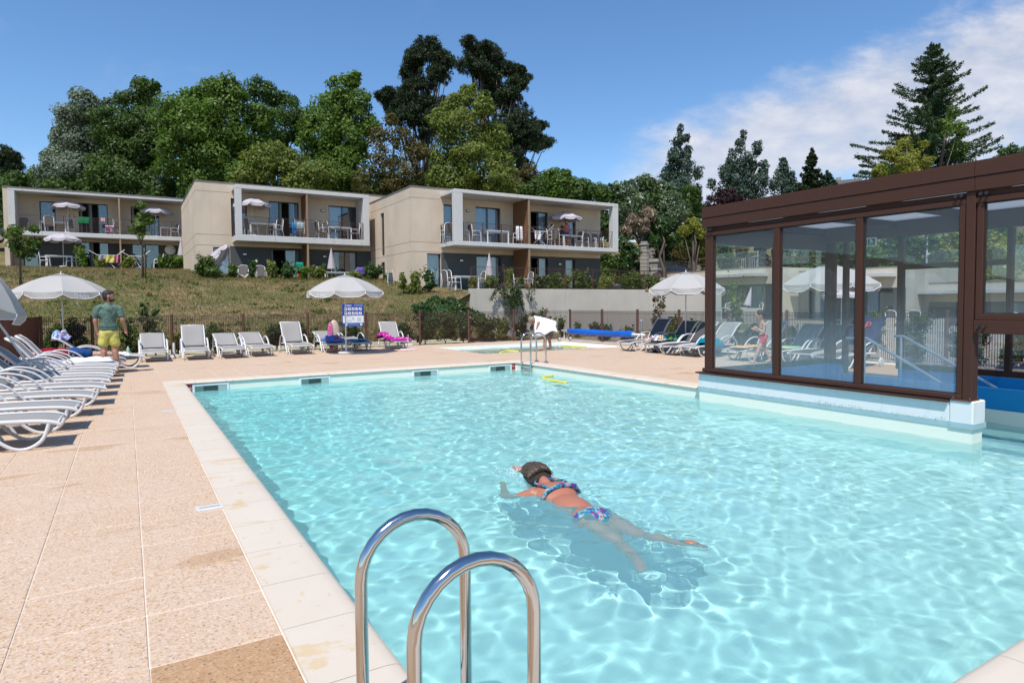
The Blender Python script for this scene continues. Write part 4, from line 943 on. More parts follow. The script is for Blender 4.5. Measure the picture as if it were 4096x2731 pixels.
def sphere_pts(c, r, n, flat=(1,1,1), inner=.62):
    d = NR.normal(0, 1, (n,3)); d /= np.linalg.norm(d, axis=1, keepdims=True)
    rad = r*(inner+(1.08-inner)*NR.random((n,1))**.6)
    return np.array(c)+d*rad*np.array(flat), d
def cover(c, r, size, cov, flat=(1,1,1), lumps=7, inner=.6):
    """a lobe broken into smaller lumps so its outline is uneven"""
    Ps, Ns = [], []; area = 4*math.pi*r*r; n = int(area*cov/(size*size*.8)); d = NR.normal(0,1,(lumps,3)); d /= np.linalg.norm(d,axis=1,keepdims=True)
    n1 = int(n*.30); p, q = sphere_pts(c, r*.74, n1, flat, inner); Ps.append(p); Ns.append(q)
    for k in range(lumps):
        cc = np.array(c)+d[k]*r*.68*np.array(flat)*NR.uniform(.6,1.22); p, q = sphere_pts(cc, r*NR.uniform(.24,.46)*(7/lumps)**.25*1.15, int(n*.78/lumps), np.array(flat)*np.array([1.1,1.1,.78]), .45); Ps.append(p); Ns.append(q*.8+d[k]*.4+np.array([0,0,.35]))
    return np.concatenate(Ps), np.concatenate(Ns)
def dpos(xd, yd, depth): return Vector((0,0,1.5))+ray(xd*1.7415, yd*1.7415)*depth
def limbs(base, top, lobes_, mat, parent, r0=.22):
    mb = MB(); base = Vector(base); top = Vector(top)
    pts = [base.lerp(top, i/6)+Vector((random.gauss(0,.12),random.gauss(0,.12),0))*(i > 0) for i in range(7)]; mb.tube(pts, [r0*(1-.8*i/6) for i in range(7)], 8)
    for (c, r_) in lobes_:
        c = Vector(c); k = random.uniform(.25,.8); s_ = pts[min(5,int(k*6))]
        if c.z < s_.z-.5: s_ = pts[1]
        mid = s_.lerp(c, .5)+Vector((random.gauss(0,.15),random.gauss(0,.15),.1)); mb.tube([s_, mid, s_.lerp(c,.97)], [r0*.42,r0*.28,r0*.08], 6)
    return obj('trunk', mb, mat, parent, smooth=True)
def tree(name, label, lobes, depth, mat, size=.22, cov=1.1, bark='bark', group='trees behind the apartment buildings', flat=(1,1,1), lumps=16, r0=.24, base=None, spread=.5, droop=0, asp=1.6, jit=.55):
    xs_ = [l[0] for l in lobes]; mx = (min(xs_)+max(xs_))/2; wpx = (max(xs_)-min(xs_))*1.7415/CAM_F*depth
    top = dpos(mx, min(l[1] for l in lobes)+10, depth); gz = zt(top.x, top.y) if base is None else base
    size *= .74; cov *= 1.15
    t = thing(name, label, 'tree', (top.x, top.y, gz), 0, group); O = t.location
    Ps, Ns, cs = [], [], []; f2 = Vector((fw.x, fw.y, 0)).normalized()
    if mat == 'leaf_pine' and len(lobes) > 8:
        ex = []
        for i in range(len(lobes)):
            o_ = sorted(lobes, key=lambda q: math.hypot(q[0]-lobes[i][0], q[1]-lobes[i][1]))[1:4]
            ex += [((lobes[i][0]+q[0])/2+random.uniform(-5,5), (lobes[i][1]+q[1])/2+random.uniform(-5,5), min(lobes[i][2],q[2])*.7) for q in o_[:2]]
        lobes = list(lobes)+ex
    tl = min(lobes, key=lambda q: q[1]); tpc = dpos(tl[0], tl[1], depth)-O
    if mat == 'leaf_pine':
        tw_ = MB()
        for (x, y, r_) in lobes:
            rm_ = r_*1.7415/CAM_F*depth*1.32; c = dpos(x, y, depth)+f2*random.uniform(-1,1)*spread*max(wpx*.35, .3)-O; cs.append((c, rm_))
            for k in range(int(22+34*rm_)):
                d_ = NR.normal(0,1,3); d_ /= np.linalg.norm(d_); tc_ = np.array(c)+d_*rm_*(NR.random()**.45)*np.array([1.15,1.15,.72]); rt_ = NR.uniform(.26,.46); n = int(46*NR.uniform(.7,1.3))
                dd = NR.normal(0,1,(n,3))+np.array([0,0,.35]); dd /= np.linalg.norm(dd,axis=1,keepdims=True); Ps.append(tc_+dd*rt_*NR.uniform(.3,1,(n,1))); Ns.append(np.cross(dd, NR.normal(0,1,(n,3)))); 
                if k % 3 == 0: tw_.tube([c, Vector(tc_)], [.03,.01], 4)
        leaf_mesh('crown', np.concatenate(Ps), np.concatenate(Ns), .085, MT[mat], t, 4.0, 0, .25); tag(obj('twigs', tw_, MT['bark'], t), kind='stuff')
        limbs((0,0,-.3), tpc, cs, MT[bark], t, r0); return t
    for (x, y, r_) in lobes:
        rm_ = r_*1.7415/CAM_F*depth; c = dpos(x, y, depth)+f2*random.uniform(-1,1)*spread*max(wpx*.35, .3)-O
        p, n_ = cover(c, rm_*1.17, size, cov, flat, lumps); Ps.append(p); Ns.append(n_); cs.append((c, rm_))
    leaf_mesh('crown', np.concatenate(Ps), np.concatenate(Ns), size, MT[mat], t, asp, droop, jit)
    limbs((0,0,-.3), tpc, cs, MT[bark], t, r0); return t
# wood on the slope behind the buildings (left to right)
tree('pine_tree', 'dark pine standing alone beyond the left end of the top building', [(8,352,14),(28,362,14),(12,380,18),(38,382,12),(5,400,16),(24,410,20)], 70, 'leaf_pine', .22, 1.0, r0=.2)
tree('thicket_tree', 'small mid green tree low behind the left building corner', [(85,405,22),(60,425,28),(100,425,26),(20,435,26),(110,395,14)], 66, 'leaf_green', .2, .9)
tree('poplar_tree', 'silvery grey green tree at the left end of the wood', [(165,268,42),(210,250,38),(140,320,40),(195,320,55),(150,385,48),(118,365,24),(225,300,40),(250,238,16),(190,400,56),(128,270,16),(232,420,40)], 62, 'leaf_silver', .2, 1.25, spread=.6)
tree('maple_tree', 'dense dark green maple beside the silvery tree', [(290,240,40),(330,212,34),(272,300,52),(340,290,58),(300,360,58),(258,385,44),(362,340,50),(305,415,58),(355,200,16)], 60, 'leaf_dark', .22, 1.2)
tree('maple_tree', 'large bright green maple with rounded crown at the middle of the wood', [(420,228,40),(480,210,38),(535,225,42),(440,290,66),(530,290,62),(592,270,36),(410,360,58),(500,370,72),(580,350,52),(560,412,56),(455,420,58),(390,270,30)], 56, 'leaf_green', .23, 1.3)
tree('oak_tree', 'dark tree with browned twigs behind the bright maple', [(600,215,38),(650,240,36),(690,270,26),(640,300,52),(620,360,48),(695,310,24)], 66, 'leaf_dark', .24, 1.0)
tree('hornbeam_tree', 'low yellow green tree behind the roof of the middle building', [(640,362,38),(600,385,42),(680,392,40),(735,405,42),(570,415,36),(700,425,40)], 55, 'leaf_lime', .2, 1.1)
tree('lime_tree', 'tall deep green tree with narrow top left of the two pines', [(790,200,34),(770,250,46),(828,240,32),(742,300,50),(800,310,56),(852,290,26),(730,372,56),(800,390,62),(768,428,56),(815,185,18)], 60, 'leaf_green', .23, 1.25)
tree('pine_tree', 'tall sparse pine with reddish twigs, left one of the pair', [(985,108,20),(962,135,20),(1012,140,18),(940,165,18),(1000,178,26),(960,200,24),(918,215,16),(900,238,18),(950,245,28),(1010,240,24),(880,228,10),(930,275,26),(1032,150,12),(1000,300,30),(905,262,16)], 68, 'leaf_pine', .24, 1.0, flat=(1.3,1.3,.8), lumps=22, asp=4.5, jit=.8, r0=.3)
tree('pine_tree', 'tall dark pine with long right limbs, right one of the pair', [(1100,118,22),(1076,108,12),(1130,112,16),(1152,148,18),(1082,158,24),(1120,175,30),(1178,162,12),(1190,198,18),(1140,215,30),(1208,180,8),(1170,240,28),(1200,280,22),(1242,284,11),(1215,310,18),(1254,330,12),(1190,330,26),(1232,346,9),(1180,392,34),(1150,300,34),(1120,350,36)], 70, 'leaf_pine', .24, 1.15, flat=(1.3,1.3,.8), lumps=22, asp=4.5, jit=.8, r0=.32)
tree('acacia_tree', 'thin browning tree with pale bare branches below the left pine', [(870,308,26),(900,282,18),(930,330,32),(880,372,38),(940,402,40),(900,432,40),(840,420,38),(965,350,26)], 57, 'leaf_brown', .2, .6, bark='bark_pale', r0=.2)
tree('linden_tree', 'yellowish green linden in front of the dark pines', [(1075,222,26),(1042,240,34),(1110,250,30),(1010,272,28),(1060,302,48),(1130,312,40),(1020,352,40),(1090,372,54),(1152,372,36),(1060,422,54),(1140,422,46),(1010,412,32),(1090,200,10)], 56, 'leaf_lime', .2, 1.05)
tree('plum_tree', 'dull reddish tree low behind the right building roof', [(1190,425,30),(1215,400,22),(1170,440,26)], 64, 'leaf_brown', .2, 1.0)
tree('maple_tree', 'small fresh green tree behind the right building roof', [(1260,408,22),(1292,428,32),(1240,440,26),(1326,438,20),(1300,400,12)], 60, 'leaf_green', .2, 1.2)
tree('willow_tree', 'hazy grey green tree right of the fresh green one', [(1350,438,20),(1382,440,22),(1410,450,20)], 72, 'leaf_silver', .2, 1.0)
tree('whitebeam_tree', 'round bushy tree with whitish upper leaves beside the right building', [(1440,440,28),(1480,428,32),(1530,448,34),(1462,482,42),(1520,490,46),(1562,482,26),(1430,505,30),(1500,530,36)], 58, 'leaf_white', .2, 1.3)
GR = 'trees on the right skyline'
tree('cypress_tree', 'tall blue green cypress right of the round bushy tree', [(1562,298,10),(1556,325,16),(1578,350,16),(1545,362,20),(1570,386,28),(1540,402,26),(1602,400,14),(1560,432,38),(1518,432,20),(1602,442,18),(1575,318,10),(1560,470,40)], 80, 'leaf_cedar', .22, 1.0, group=GR, flat=(.85,.85,1.25), r0=.22)
tree('cypress_tree', 'broad blue green cypress with visible forked stems', [(1712,306,10),(1700,335,16),(1732,345,16),(1685,366,20),(1720,378,28),(1752,386,16),(1660,402,18),(1700,418,36),(1745,422,26),(1668,442,30),(1640,420,12),(1720,450,34)], 80, 'leaf_cedar', .22, .9, group=GR, flat=(.85,.85,1.25), r0=.22)
tree('cypress_tree', 'smaller blue green cypress right of the broad forked one', [(1800,374,12),(1794,396,18),(1812,416,22),(1788,436,28),(1820,440,20)], 80, 'leaf_cedar', .22, 1.0, group=GR, flat=(.85,.85,1.25), r0=.18)
tree('purple_plum_tree', 'dark purple leaved tree below the forked cypress', [(1670,455,24),(1640,468,22),(1610,480,16),(1700,462,14)], 72, 'leaf_purple', .2, 1.2, group=GR)
tree('laburnum_tree', 'yellow green tree in front of the big cedar', [(2080,330,18),(2050,355,22),(2100,360,24),(2070,385,26),(2122,332,12),(2030,390,20),(2130,372,18)], 62, 'leaf_yellow', .2, .9, group=GR)
tree('birch_tree', 'fine leaved green tree tangled in the cedar', [(2180,260,14),(2195,300,20),(2210,340,24),(2150,300,20),(2010,400,20),(2240,380,26)], 66, 'leaf_green', .2, .7, group=GR)
tree('oak_tree', 'dark green tree just above the enclosure roof at the right edge', [(2320,345,14),(2345,350,14),(2300,352,12)], 70, 'leaf_dark', .2, 1.0, group=GR)
tree('weeping_tree', 'brown withered weeping tree beside the right building', [(1455,505,16),(1490,495,20),(1440,530,14),(1475,520,18)], 50, 'leaf_dry', .14, .7, group='garden trees beside the right building', droop=1.5, asp=4)
tree('weeping_tree', 'green weeping tree beside the withered one', [(1520,520,24),(1500,552,18),(1545,548,16)], 50, 'leaf_laurel', .15, .9, group='garden trees beside the right building', droop=1.5, asp=4)
tree('yellow_shrub_tree', 'yellow green bushy tree left of the enclosure corner', [(1590,515,18),(1610,530,18),(1570,530,14)], 54, 'leaf_yellow', .16, 1.1, group='garden trees beside the right building')
tree('ivy_tree', 'ivy covered tree above the stone pillar', [(1430,560,22),(1455,580,20),(1440,605,20),(1415,600,14)], 48, 'leaf_laurel', .16, 1.1, group='garden trees beside the right building')
def conifer(label, xd, ytop, ybase, wd, depth, mat, tiers, cedar=False, group=GR, size=.16):
    top = dpos(xd, ytop, depth); bot = dpos(xd, ybase, depth); gz = zt(top.x, top.y); t = thing('cedar_tree' if cedar else 'fir_tree', label, 'tree', (top.x, top.y, gz), 0, group); O = t.location
    H = top.z-bot.z; half = wd*1.7415/CAM_F*depth/2; mb = MB(); T = top-O; mb.tube([(0,0,-.3),(0,0,T.z*.5),(.1,0,T.z)], [.35 if cedar else .2,.2 if cedar else .12,.02], 8)
    Ps, Ns = [], []
    NB = tiers*6
    for k in range(NB):
        f = ((k+random.random())/NB)**(.9 if cedar else 1.0); z = T.z-H*f; rad = half*(f**.85 if not cedar else (.06+.98*f**.8)*(1 if f < .75 else 1.1))
        az = random.uniform(0, 6.28); L = rad*(random.uniform(.25,1.15) if cedar else random.uniform(.6,1.1)); rise = random.uniform(.1,.9)*(1-.5*f) if cedar else random.uniform(-.25,.05)
        pts = [Vector((0,0,z)), Vector((math.cos(az)*L*.5, math.sin(az)*L*.5, z+rise*L*.30)), Vector((math.cos(az)*L, math.sin(az)*L, z+rise*L*.75))]
        mb.tube(pts, [.05,.03,.008], 5)
        n = int(75*L/size*.16)+22; u_ = NR.random(n)**.7; a = np.array(pts[0]); b = np.array(pts[1]); c = np.array(pts[2]); u1 = u_[:,None]
        p = a*(1-u1)**2+2*b*u1*(1-u1)+c*u1**2; sp = (.05+.13*np.sin(u_*2.8))*min(L,2.6)*.62
        side = np.array([-math.sin(az), math.cos(az), 0]); p = p+side*(NR.normal(0,1,(n,1))*sp[:,None])+np.array([0,0,1])*(NR.normal(-.05,.10,(n,1))-.10*sp[:,None]); Ps.append(p); Ns.append(np.tile([0,0,1.0],(n,1))+NR.normal(0,.5,(n,3)))
    for k in range(int(30)):
        p = np.array([[0,0,T.z-random.random()*H*.2]])+NR.normal(0,.07,(6,3)); Ps.append(p); Ns.append(NR.normal(0,1,(6,3)))
    leaf_mesh('crown', np.concatenate(Ps), np.concatenate(Ns), size, MT[mat], t, 2.2, .4, .35); obj('trunk', mb, MT['bark'], t, smooth=True); return t
conifer('great cedar with ragged upswept branches above the enclosure roof', 2140, 105, 430, 320, 70, 'leaf_cedar_fresh', 40, True, size=.12)
conifer('slim young fir between the cypresses and the cedar', 1865, 342, 450, 90, 76, 'leaf_pine', 14)
conifer('dark spreading fir low right of the slim one', 1900, 395, 450, 110, 78, 'leaf_cedar', 7)

# shrubs -------------------------------------------------------------
def shrub_at(x, y, z, h, w_, mat, label, size=.07, cov=1.0, name='shrub', group=None, tall=False, cat='shrub', stem=True, ragged=1.0):
    t = thing(name, label, cat, (x,y,z), 0, group); Ps, Ns = [], []
    nl = 7 if not tall else 9
    for k in range(nl):
        f = (k+.5)/nl; rr_ = w_/2*(.55 if not tall else .6)*random.uniform(.7,1.15)*(1-.45*abs(f-.45) if not tall else 1-.5*f)
        c = np.array([random.uniform(-1,1)*w_*.24*ragged*(1-.4*f), random.uniform(-1,1)*w_*.24*ragged*(1-.4*f), rr_*.6+(h-rr_*1.3)*f])
        p, n_ = cover(c, rr_, size, cov, (1,1,1.05), 5, .4); Ps.append(p); Ns.append(n_)
    for k in range(int(5*ragged)):                       # loose shoots
        a = random.uniform(0,6.28); l_ = h*random.uniform(.75,1.12); n = 26; u_ = np.linspace(.25,1,n)[:,None]; tip = np.array([math.cos(a)*w_*.36, math.sin(a)*w_*.36, l_]); p = u_*tip+NR.normal(0,size*.5,(n,3)); Ps.append(p); Ns.append(NR.normal(0,1,(n,3)))
    P = np.concatenate(Ps); P[:,2] = np.maximum(P[:,2], .02)
    leaf_mesh('foliage', P, np.concatenate(Ns), size, MT[mat], t)
    if stem:
        mb = MB()
        for k in range(5):
            a = random.uniform(0,6.28); mb.tube([(0,0,-.08),(math.cos(a)*w_*.1,math.sin(a)*w_*.1,h*.4),(math.cos(a)*w_*.26,math.sin(a)*w_*.26,h*.85)], [.016,.011,.004], 5)
        obj('stems', mb, MT['bark'], t, smooth=True)
    return t
def shrub_px(zf, px, pb, ptp, pw, Yv, mat, label, group, z=None, **k):
    d = ray(*zf(px, pb)); tt = Yv/d.y; x = d.x*tt; dep = tt; zz = zt(x, Yv) if z is None else z; s_ = q_ if zf in (Z1,Z2,Z3,Z4,Z6,Z7) else .2296
    top = 1.5+ray(*zf(px, ptp)).z*tt; h = max(.25, top-zz); w_ = pw*s_/CAM_F*dep
    return shrub_at(x, Yv, zz, h, w_, mat, label, group=group, **k)
def Z6(x,y): return x*q_, 1160+y*q_
def Z7(x,y): return 1024+x*q_, 1200+y*q_
def ZL(x,y): return 1950+x*.2296, 1200+y*.2296
G2 = 'shrubs in front of the middle building'
for (px,pb,tp,w_,m_,lb) in ((290,1040,815,240,'leaf_shrub','large loose green shrub at the left corner of the middle building'),(545,1045,885,100,'leaf_shrub','small round shrub beside the tilted parasol'),(720,1050,855,90,'leaf_laurel','thin open shrub between two white garden chairs'),(885,1055,860,115,'leaf_lime','lime green shrub before the open dark doorway'),(1050,1060,875,155,'leaf_laurel','dark rounded shrub left of the folded green chair'),(1190,1065,905,120,'leaf_green','mid green shrub right of the folded green chair'),(1312,1040,900,135,'leaf_lime','bright lime shrub under the wooden divider'),(1660,1060,945,150,'leaf_lime','low lime shrub beside the violet towel'),(1832,1090,880,190,'leaf_laurel','big dark shrub at the right end of the shrub row'),(1975,1085,960,80,'leaf_green','small shrub by the folded lounger at the cream wall')):
    shrub_px(Z2, px, pb, tp-(pb-tp)*.12, w_*1.35, 36.7, m_, lb, G2, size=.09, cov=.9)
for (px,pb,tp,w_,m_,lb) in ((380,1100,945,90,'leaf_lime','pale loose shrub at the cream corner of the right building'),(480,1100,930,140,'leaf_lime','lime shrub beside the pale loose one at the cream corner'),(610,1100,905,150,'leaf_laurel','dark glossy shrub below the tall ground floor window')):
    shrub_px(Z3, px, pb, tp, w_*1.4, 30.6, m_, lb, 'shrubs at the left corner of the right building', size=.08, cov=1.0)
for (px,pb,tp,w_,m_,lb) in ((745,880,695,115,'leaf_green','round little tree before the left building doors'),(920,885,812,105,'leaf_lime','small lime shrub left of the drying rack'),(1185,890,790,125,'leaf_lime','lime shrub right of the wooden post'),(1510,885,792,95,'leaf_green','small green shrub beside the round lamp'),(1620,885,782,135,'leaf_green','wide green shrub under the closed parasol'),(1690,885,800,80,'leaf_green','green shrub against the middle building side wall')):
    shrub_px(Z1, px, pb, tp, w_*1.35, 49.6, m_, lb, 'shrubs in front of the left building', size=.10, cov=.9)
WS = ['low lime shrub at the left end of the wall railing','broad shrub under the folded parasol on the retaining wall','small shrub below the wooden divider on the retaining wall','dark rounded shrub right of the wooden divider on the retaining wall','mid green shrub before the dark ground floor door on the retaining wall','small lime shrub under the second wall lamp on the retaining wall','tall broad shrub before the last ground floor window on the retaining wall','short shrub beside the white tap on the retaining wall','wide lime shrub hiding the pale blue car','leafy shrub between the two parked cars behind the railing','large leafy shrub before the dark red car behind the railing','last leafy shrub at the right end of the wall railing']
for i, (px,tp,w_,m_) in enumerate(((1030,978,90,'leaf_lime'),(1180,965,150,'leaf_shrub'),(1460,985,90,'leaf_shrub'),(1610,960,135,'leaf_laurel'),(1740,952,135,'leaf_shrub'),(1865,962,110,'leaf_lime'),(1990,912,175,'leaf_shrub'),(2110,990,110,'leaf_shrub'),(2262,965,160,'leaf_lime'),(2400,950,170,'leaf_shrub'),(2530,930,180,'leaf_shrub'),(2660,960,160,'leaf_shrub'))):
    shrub_px(Z3, px, 1092, tp, w_*1.4, 27.75, m_, WS[i], 'shrubs on the retaining wall', size=.08, cov=.9, z=2.18)
shrub_px(Z3, 1340, 1000, 905, 130, 29.3, 'leaf_lime', 'light green shrub beside the folded parasol on the wall terrace', 'shrubs on the retaining wall', size=.08, z=2.2)
t = thing('creeper', 'dark green creeping shrub mound spilling down the bank beside the retaining wall', 'shrub', (12.3,26.2,.6)); Ps, Ns = [], []
for k in range(26):
    x, y = random.uniform(-1.3,1.7), random.uniform(-1.6,.9); z = zt(12.3+x,26.2+y,False)-.6+random.uniform(.1,.55); p, n_ = cover(np.array([x,y,z]), random.uniform(.35,.6), .06, .8, (1.1,1.1,.8), 5, .4); Ps.append(p); Ns.append(n_)
leaf_mesh('foliage', np.concatenate(Ps), np.concatenate(Ns), .06, MT['leaf_laurel'], t, 2.4)
t = thing('hanging_vine', 'thin trailing vine hanging over the concrete retaining wall', 'plant', (16.2,26.85,2.2)); Ps = []; mb = MB()
for k in range(34):
    x = random.gauss(0,.55); L = random.uniform(.3,1.6)*(1.2-min(1,abs(x))); ln = random.uniform(-.5,.5); pts = [(x*.6,random.uniform(-.2,.4),.35),(x,-.05,.1),(x+ln*.5,-.14,-L*.5),(x+ln,-.12,-L)]; mb.tube(pts,.006,4); n = int(40*L)+10; u_ = NR.random((n,1)); p = np.array(pts[1])*(1-u_)+np.array(pts[3])*u_+NR.normal(0,.05,(n,3)); p[:,1] = np.minimum(p[:,1],-.03); Ps.append(p)
P = np.concatenate(Ps); leaf_mesh('foliage', P, NR.normal(0,1,P.shape), .06, MT['leaf_laurel'], t, 2.2, 1); obj('stems', mb, MT['bark'], t)
FG = 'shrubs planted along the outside of the pool fence'
FL = ['sunlit green shrub beside the brown board screen','dark shrub behind the lounger with the blue towel','green shrub behind the right arm of the standing man','tall thin dark shrub rising above the fence behind the first low lounger','dark bushy shrub behind the first low lounger','small lime shrub behind the white tap post','broad green shrub behind the first upright lounger','dark shrub left of the second upright lounger','green shrub right of the second upright lounger','small green shrub behind the blue towel lounger','lime shrub just left of the blue rules sign','dark shrub under the blue rules sign','dark shrub behind the magenta towel lounger','loose dark shrub right of the magenta towel lounger','tall bright shrub below the creeping mound','dark shrub between two posts left of the far ladder','tall shrub in front of the hanging vine','lime shrub right of the hanging vine','dark loose shrub left of the bending person','broad green shrub behind the bending person','upright shoots directly behind the white towel','lime shrub right of the bending person','green shrub left of the cover reel wheels','green shrub above the left end of the blue reel','dark low shrub above the middle of the blue reel','dark low shrub above the right part of the blue reel']
for i_, (zf,px,pb,tp,w_,m_) in enumerate(((Z6,490,560,285,180,'leaf_shrub'),(Z6,700,560,265,210,'leaf_laurel'),(Z6,1190,590,225,170,'leaf_shrub'),(Z6,1340,590,80,100,'leaf_laurel'),(Z6,1430,590,150,150,'leaf_laurel'),(Z6,1640,560,380,110,'leaf_lime'),(Z6,1985,560,300,260,'leaf_shrub'),(Z7,190,450,205,190,'leaf_laurel'),(Z7,430,450,215,150,'leaf_shrub'),(Z7,540,460,300,110,'leaf_shrub'),(Z7,705,420,205,110,'leaf_lime'),(Z7,905,430,235,170,'leaf_laurel'),(Z7,1350,370,205,170,'leaf_laurel'),(Z7,1555,380,165,160,'leaf_laurel'),(Z7,1740,360,85,200,'leaf_shrub'),(Z7,1905,370,155,140,'leaf_laurel'),(Z7,2110,350,130,190,'leaf_shrub'),(Z7,2290,340,150,150,'leaf_lime'),(ZL,620,640,210,260,'leaf_laurel'),(ZL,850,620,180,230,'leaf_shrub'),(ZL,980,620,150,150,'leaf_shrub'),(ZL,1110,620,260,180,'leaf_lime'),(ZL,1290,620,300,180,'leaf_shrub'),(ZL,1570,540,370,160,'leaf_shrub'),(ZL,1870,530,380,190,'leaf_laurel'),(ZL,2090,530,430,130,'leaf_laurel'))):
    shrub_px(zf, px, pb, tp, w_*1.45, 22.95+random.uniform(-.1,.2), m_, FL[i_], FG, z=.03, size=.058, cov=1.0)
SG_ = 'shrubs outside the right-hand pool fence'
shrub_at(17.2,17.9,.0,2.35,.75,'leaf_brown','tall slender young tree behind the cover reel',.07,.7,'young_tree',SG_,True,'tree')
shrub_at(17.2,14.3,.0,2.25,.8,'leaf_green','tall slender green shrub behind the dark grey loungers',.07,.9,'young_tree',SG_,True,'tree')
RL = ['mid green shrub beyond the charcoal lounger by the reel','lime shrub between the two slender trees','green shrub beyond the pale teal-towel lounger','dark shrub behind the first glass pane','green shrub behind the boy','tall lime shrub at the middle pane','tall green shrub behind the enclosure corner column','dark shrub seen through the enclosure door','broad green shrub behind the lettered towel','broad green shrub between the two handrails','lime hedge shrub beyond the open bay','low green shrub left of the reel wheels by the fence corner','low dark shrub at the fence corner post']
for i_, (y,h,w_,m_) in enumerate(((16.6,1.05,.9,'leaf_shrub'),(15.4,.95,1.0,'leaf_lime'),(13.2,.85,.9,'leaf_shrub'),(11.9,.8,1.0,'leaf_laurel'),(10.7,.9,1.0,'leaf_shrub'),(9.5,1.3,1.1,'leaf_lime'),(8.4,1.2,1.1,'leaf_shrub'),(7.3,1.0,1.2,'leaf_laurel'),(6.2,1.15,1.2,'leaf_shrub'),(5.1,1.1,1.2,'leaf_shrub'),(4.0,1.05,1.2,'leaf_lime'),(19.0,.6,.8,'leaf_shrub'),(20.3,.55,.9,'leaf_laurel'))):
    shrub_at(16.65+random.uniform(-.1,.15), y, 0, h, w_, m_, RL[i_], .06, 1.0, group=SG_)
# young trees on the lawn
def young(label, x, y, h, w_, mat, two):
    z = zt(x,y); t = thing('young_maple', label, 'tree', (x,y,z), 0, 'young trees on the dry lawn'); Ps, Ns = [], []
    for k in range(15):
        f = random.random(); c = np.array([random.gauss(0,w_*.2), random.gauss(0,w_*.2), h*(.45+.5*f)]); p, n_ = cover(c, w_*.22, .13, .75, (1,1,1), 4, .3); Ps.append(p); Ns.append(n_)
    leaf_mesh('crown', np.concatenate(Ps), np.concatenate(Ns), .13, MT[mat], t, 1.2)
    mb = MB().tube([(0,0,-.2),(.02,0,h*.5),(0,.02,h*.9)],[.05,.04,.012],7); 
    if two: mb.tube([(.12,0,-.2),(.09,0,h*.45)],.035,6)
    for k in range(8): a = random.uniform(0,6.28); mb.tube([(0,0,h*random.uniform(.4,.7)),(math.cos(a)*w_*.4,math.sin(a)*w_*.4,h*random.uniform(.6,.95))],[.018,.005],5)
    obj('trunk', mb, MT['bark'], t, smooth=True)
young('young broad-leaved maple at the left end of the dry lawn', -3.66, 32.6, 2.5, 1.2, 'leaf_shrub', False)
young('taller slim young maple with twin stakes in the middle of the dry lawn', .71, 35.3, 3.75, 1.15, 'leaf_shrub', True)
# weeds and greener tufts scattered on the bank
Ps = []
for k in range(420):
    x_, y_ = random.uniform(-12,13.2), 23.4+random.random()**1.6*16; n = random.randint(14,40); r_ = random.uniform(.05,.22); q = NR.normal(0,1,(n,3))*np.array([r_,r_,.035]); q[:,2] = np.abs(q[:,2])+.02; Ps.append(q+np.array([x_,y_,zt(x_,y_)]))
P = np.concatenate(Ps); tag(leaf_mesh('weeds', P, NR.normal(0,1,P.shape)+np.array([0,0,.8]), .055, MT['leaf_shrub'], None, 2.2), 'scattered green weeds in the dry grass of the bank', 'weeds', kind='stuff')
st_mb = MB()
for k in range(260):
    x_, y_ = random.uniform(-4,13.5), 23.3+random.random()**2*6; r_ = random.uniform(.015,.06); st_mb.ell((x_,y_,zt(x_,y_)-.01),(r_,r_*.8,r_*.6),4)
tag(obj('pebbles', st_mb, MT['stone'], None, fixn=False), 'pale loose stones lying on the dry bank', 'stones', kind='stuff')
# dry grass tufts on the bank
n = 90000; gx_ = NR.uniform(-14, 14.0, n); gy_ = 23.3+NR.random(n)**1.5*22
gz_ = np.array([zt(a, b) for a, b in zip(gx_, gy_)]); P = np.stack([gx_,gy_,gz_+.01],1)
hh = NR.uniform(.04,.11,n)[:,None]; dr_ = NR.normal(0,1,(n,3)); dr_[:,2] = 0; dr_ /= np.linalg.norm(dr_,axis=1,keepdims=True); ln = NR.normal(0,.5,(n,3)); ln[:,2] = 1
v = np.stack([P-dr_*.011, P+dr_*.011, P+ln*hh+dr_*.004, P+ln*hh-dr_*.004],1).reshape(-1,3)
me = bpy.data.meshes.new('dry_grass'); me.vertices.add(4*n); me.vertices.foreach_set('co', v.ravel()); me.loops.add(4*n); me.loops.foreach_set('vertex_index', np.arange(4*n,dtype=np.int32)); me.polygons.add(n); me.polygons.foreach_set('loop_start',(np.arange(n)*4).astype(np.int32)); me.update(calc_edges=True)
me.materials.append(leafmat('dry_grass_blade', (.125,.095,.04), (.20,.15,.07), .3, .9, c3=(.08,.10,.026))); o = bpy.data.objects.new('dry_grass', me); link(o); tag(o, 'straw coloured dry grass covering the bank behind the fence', 'grass', kind='stuff')
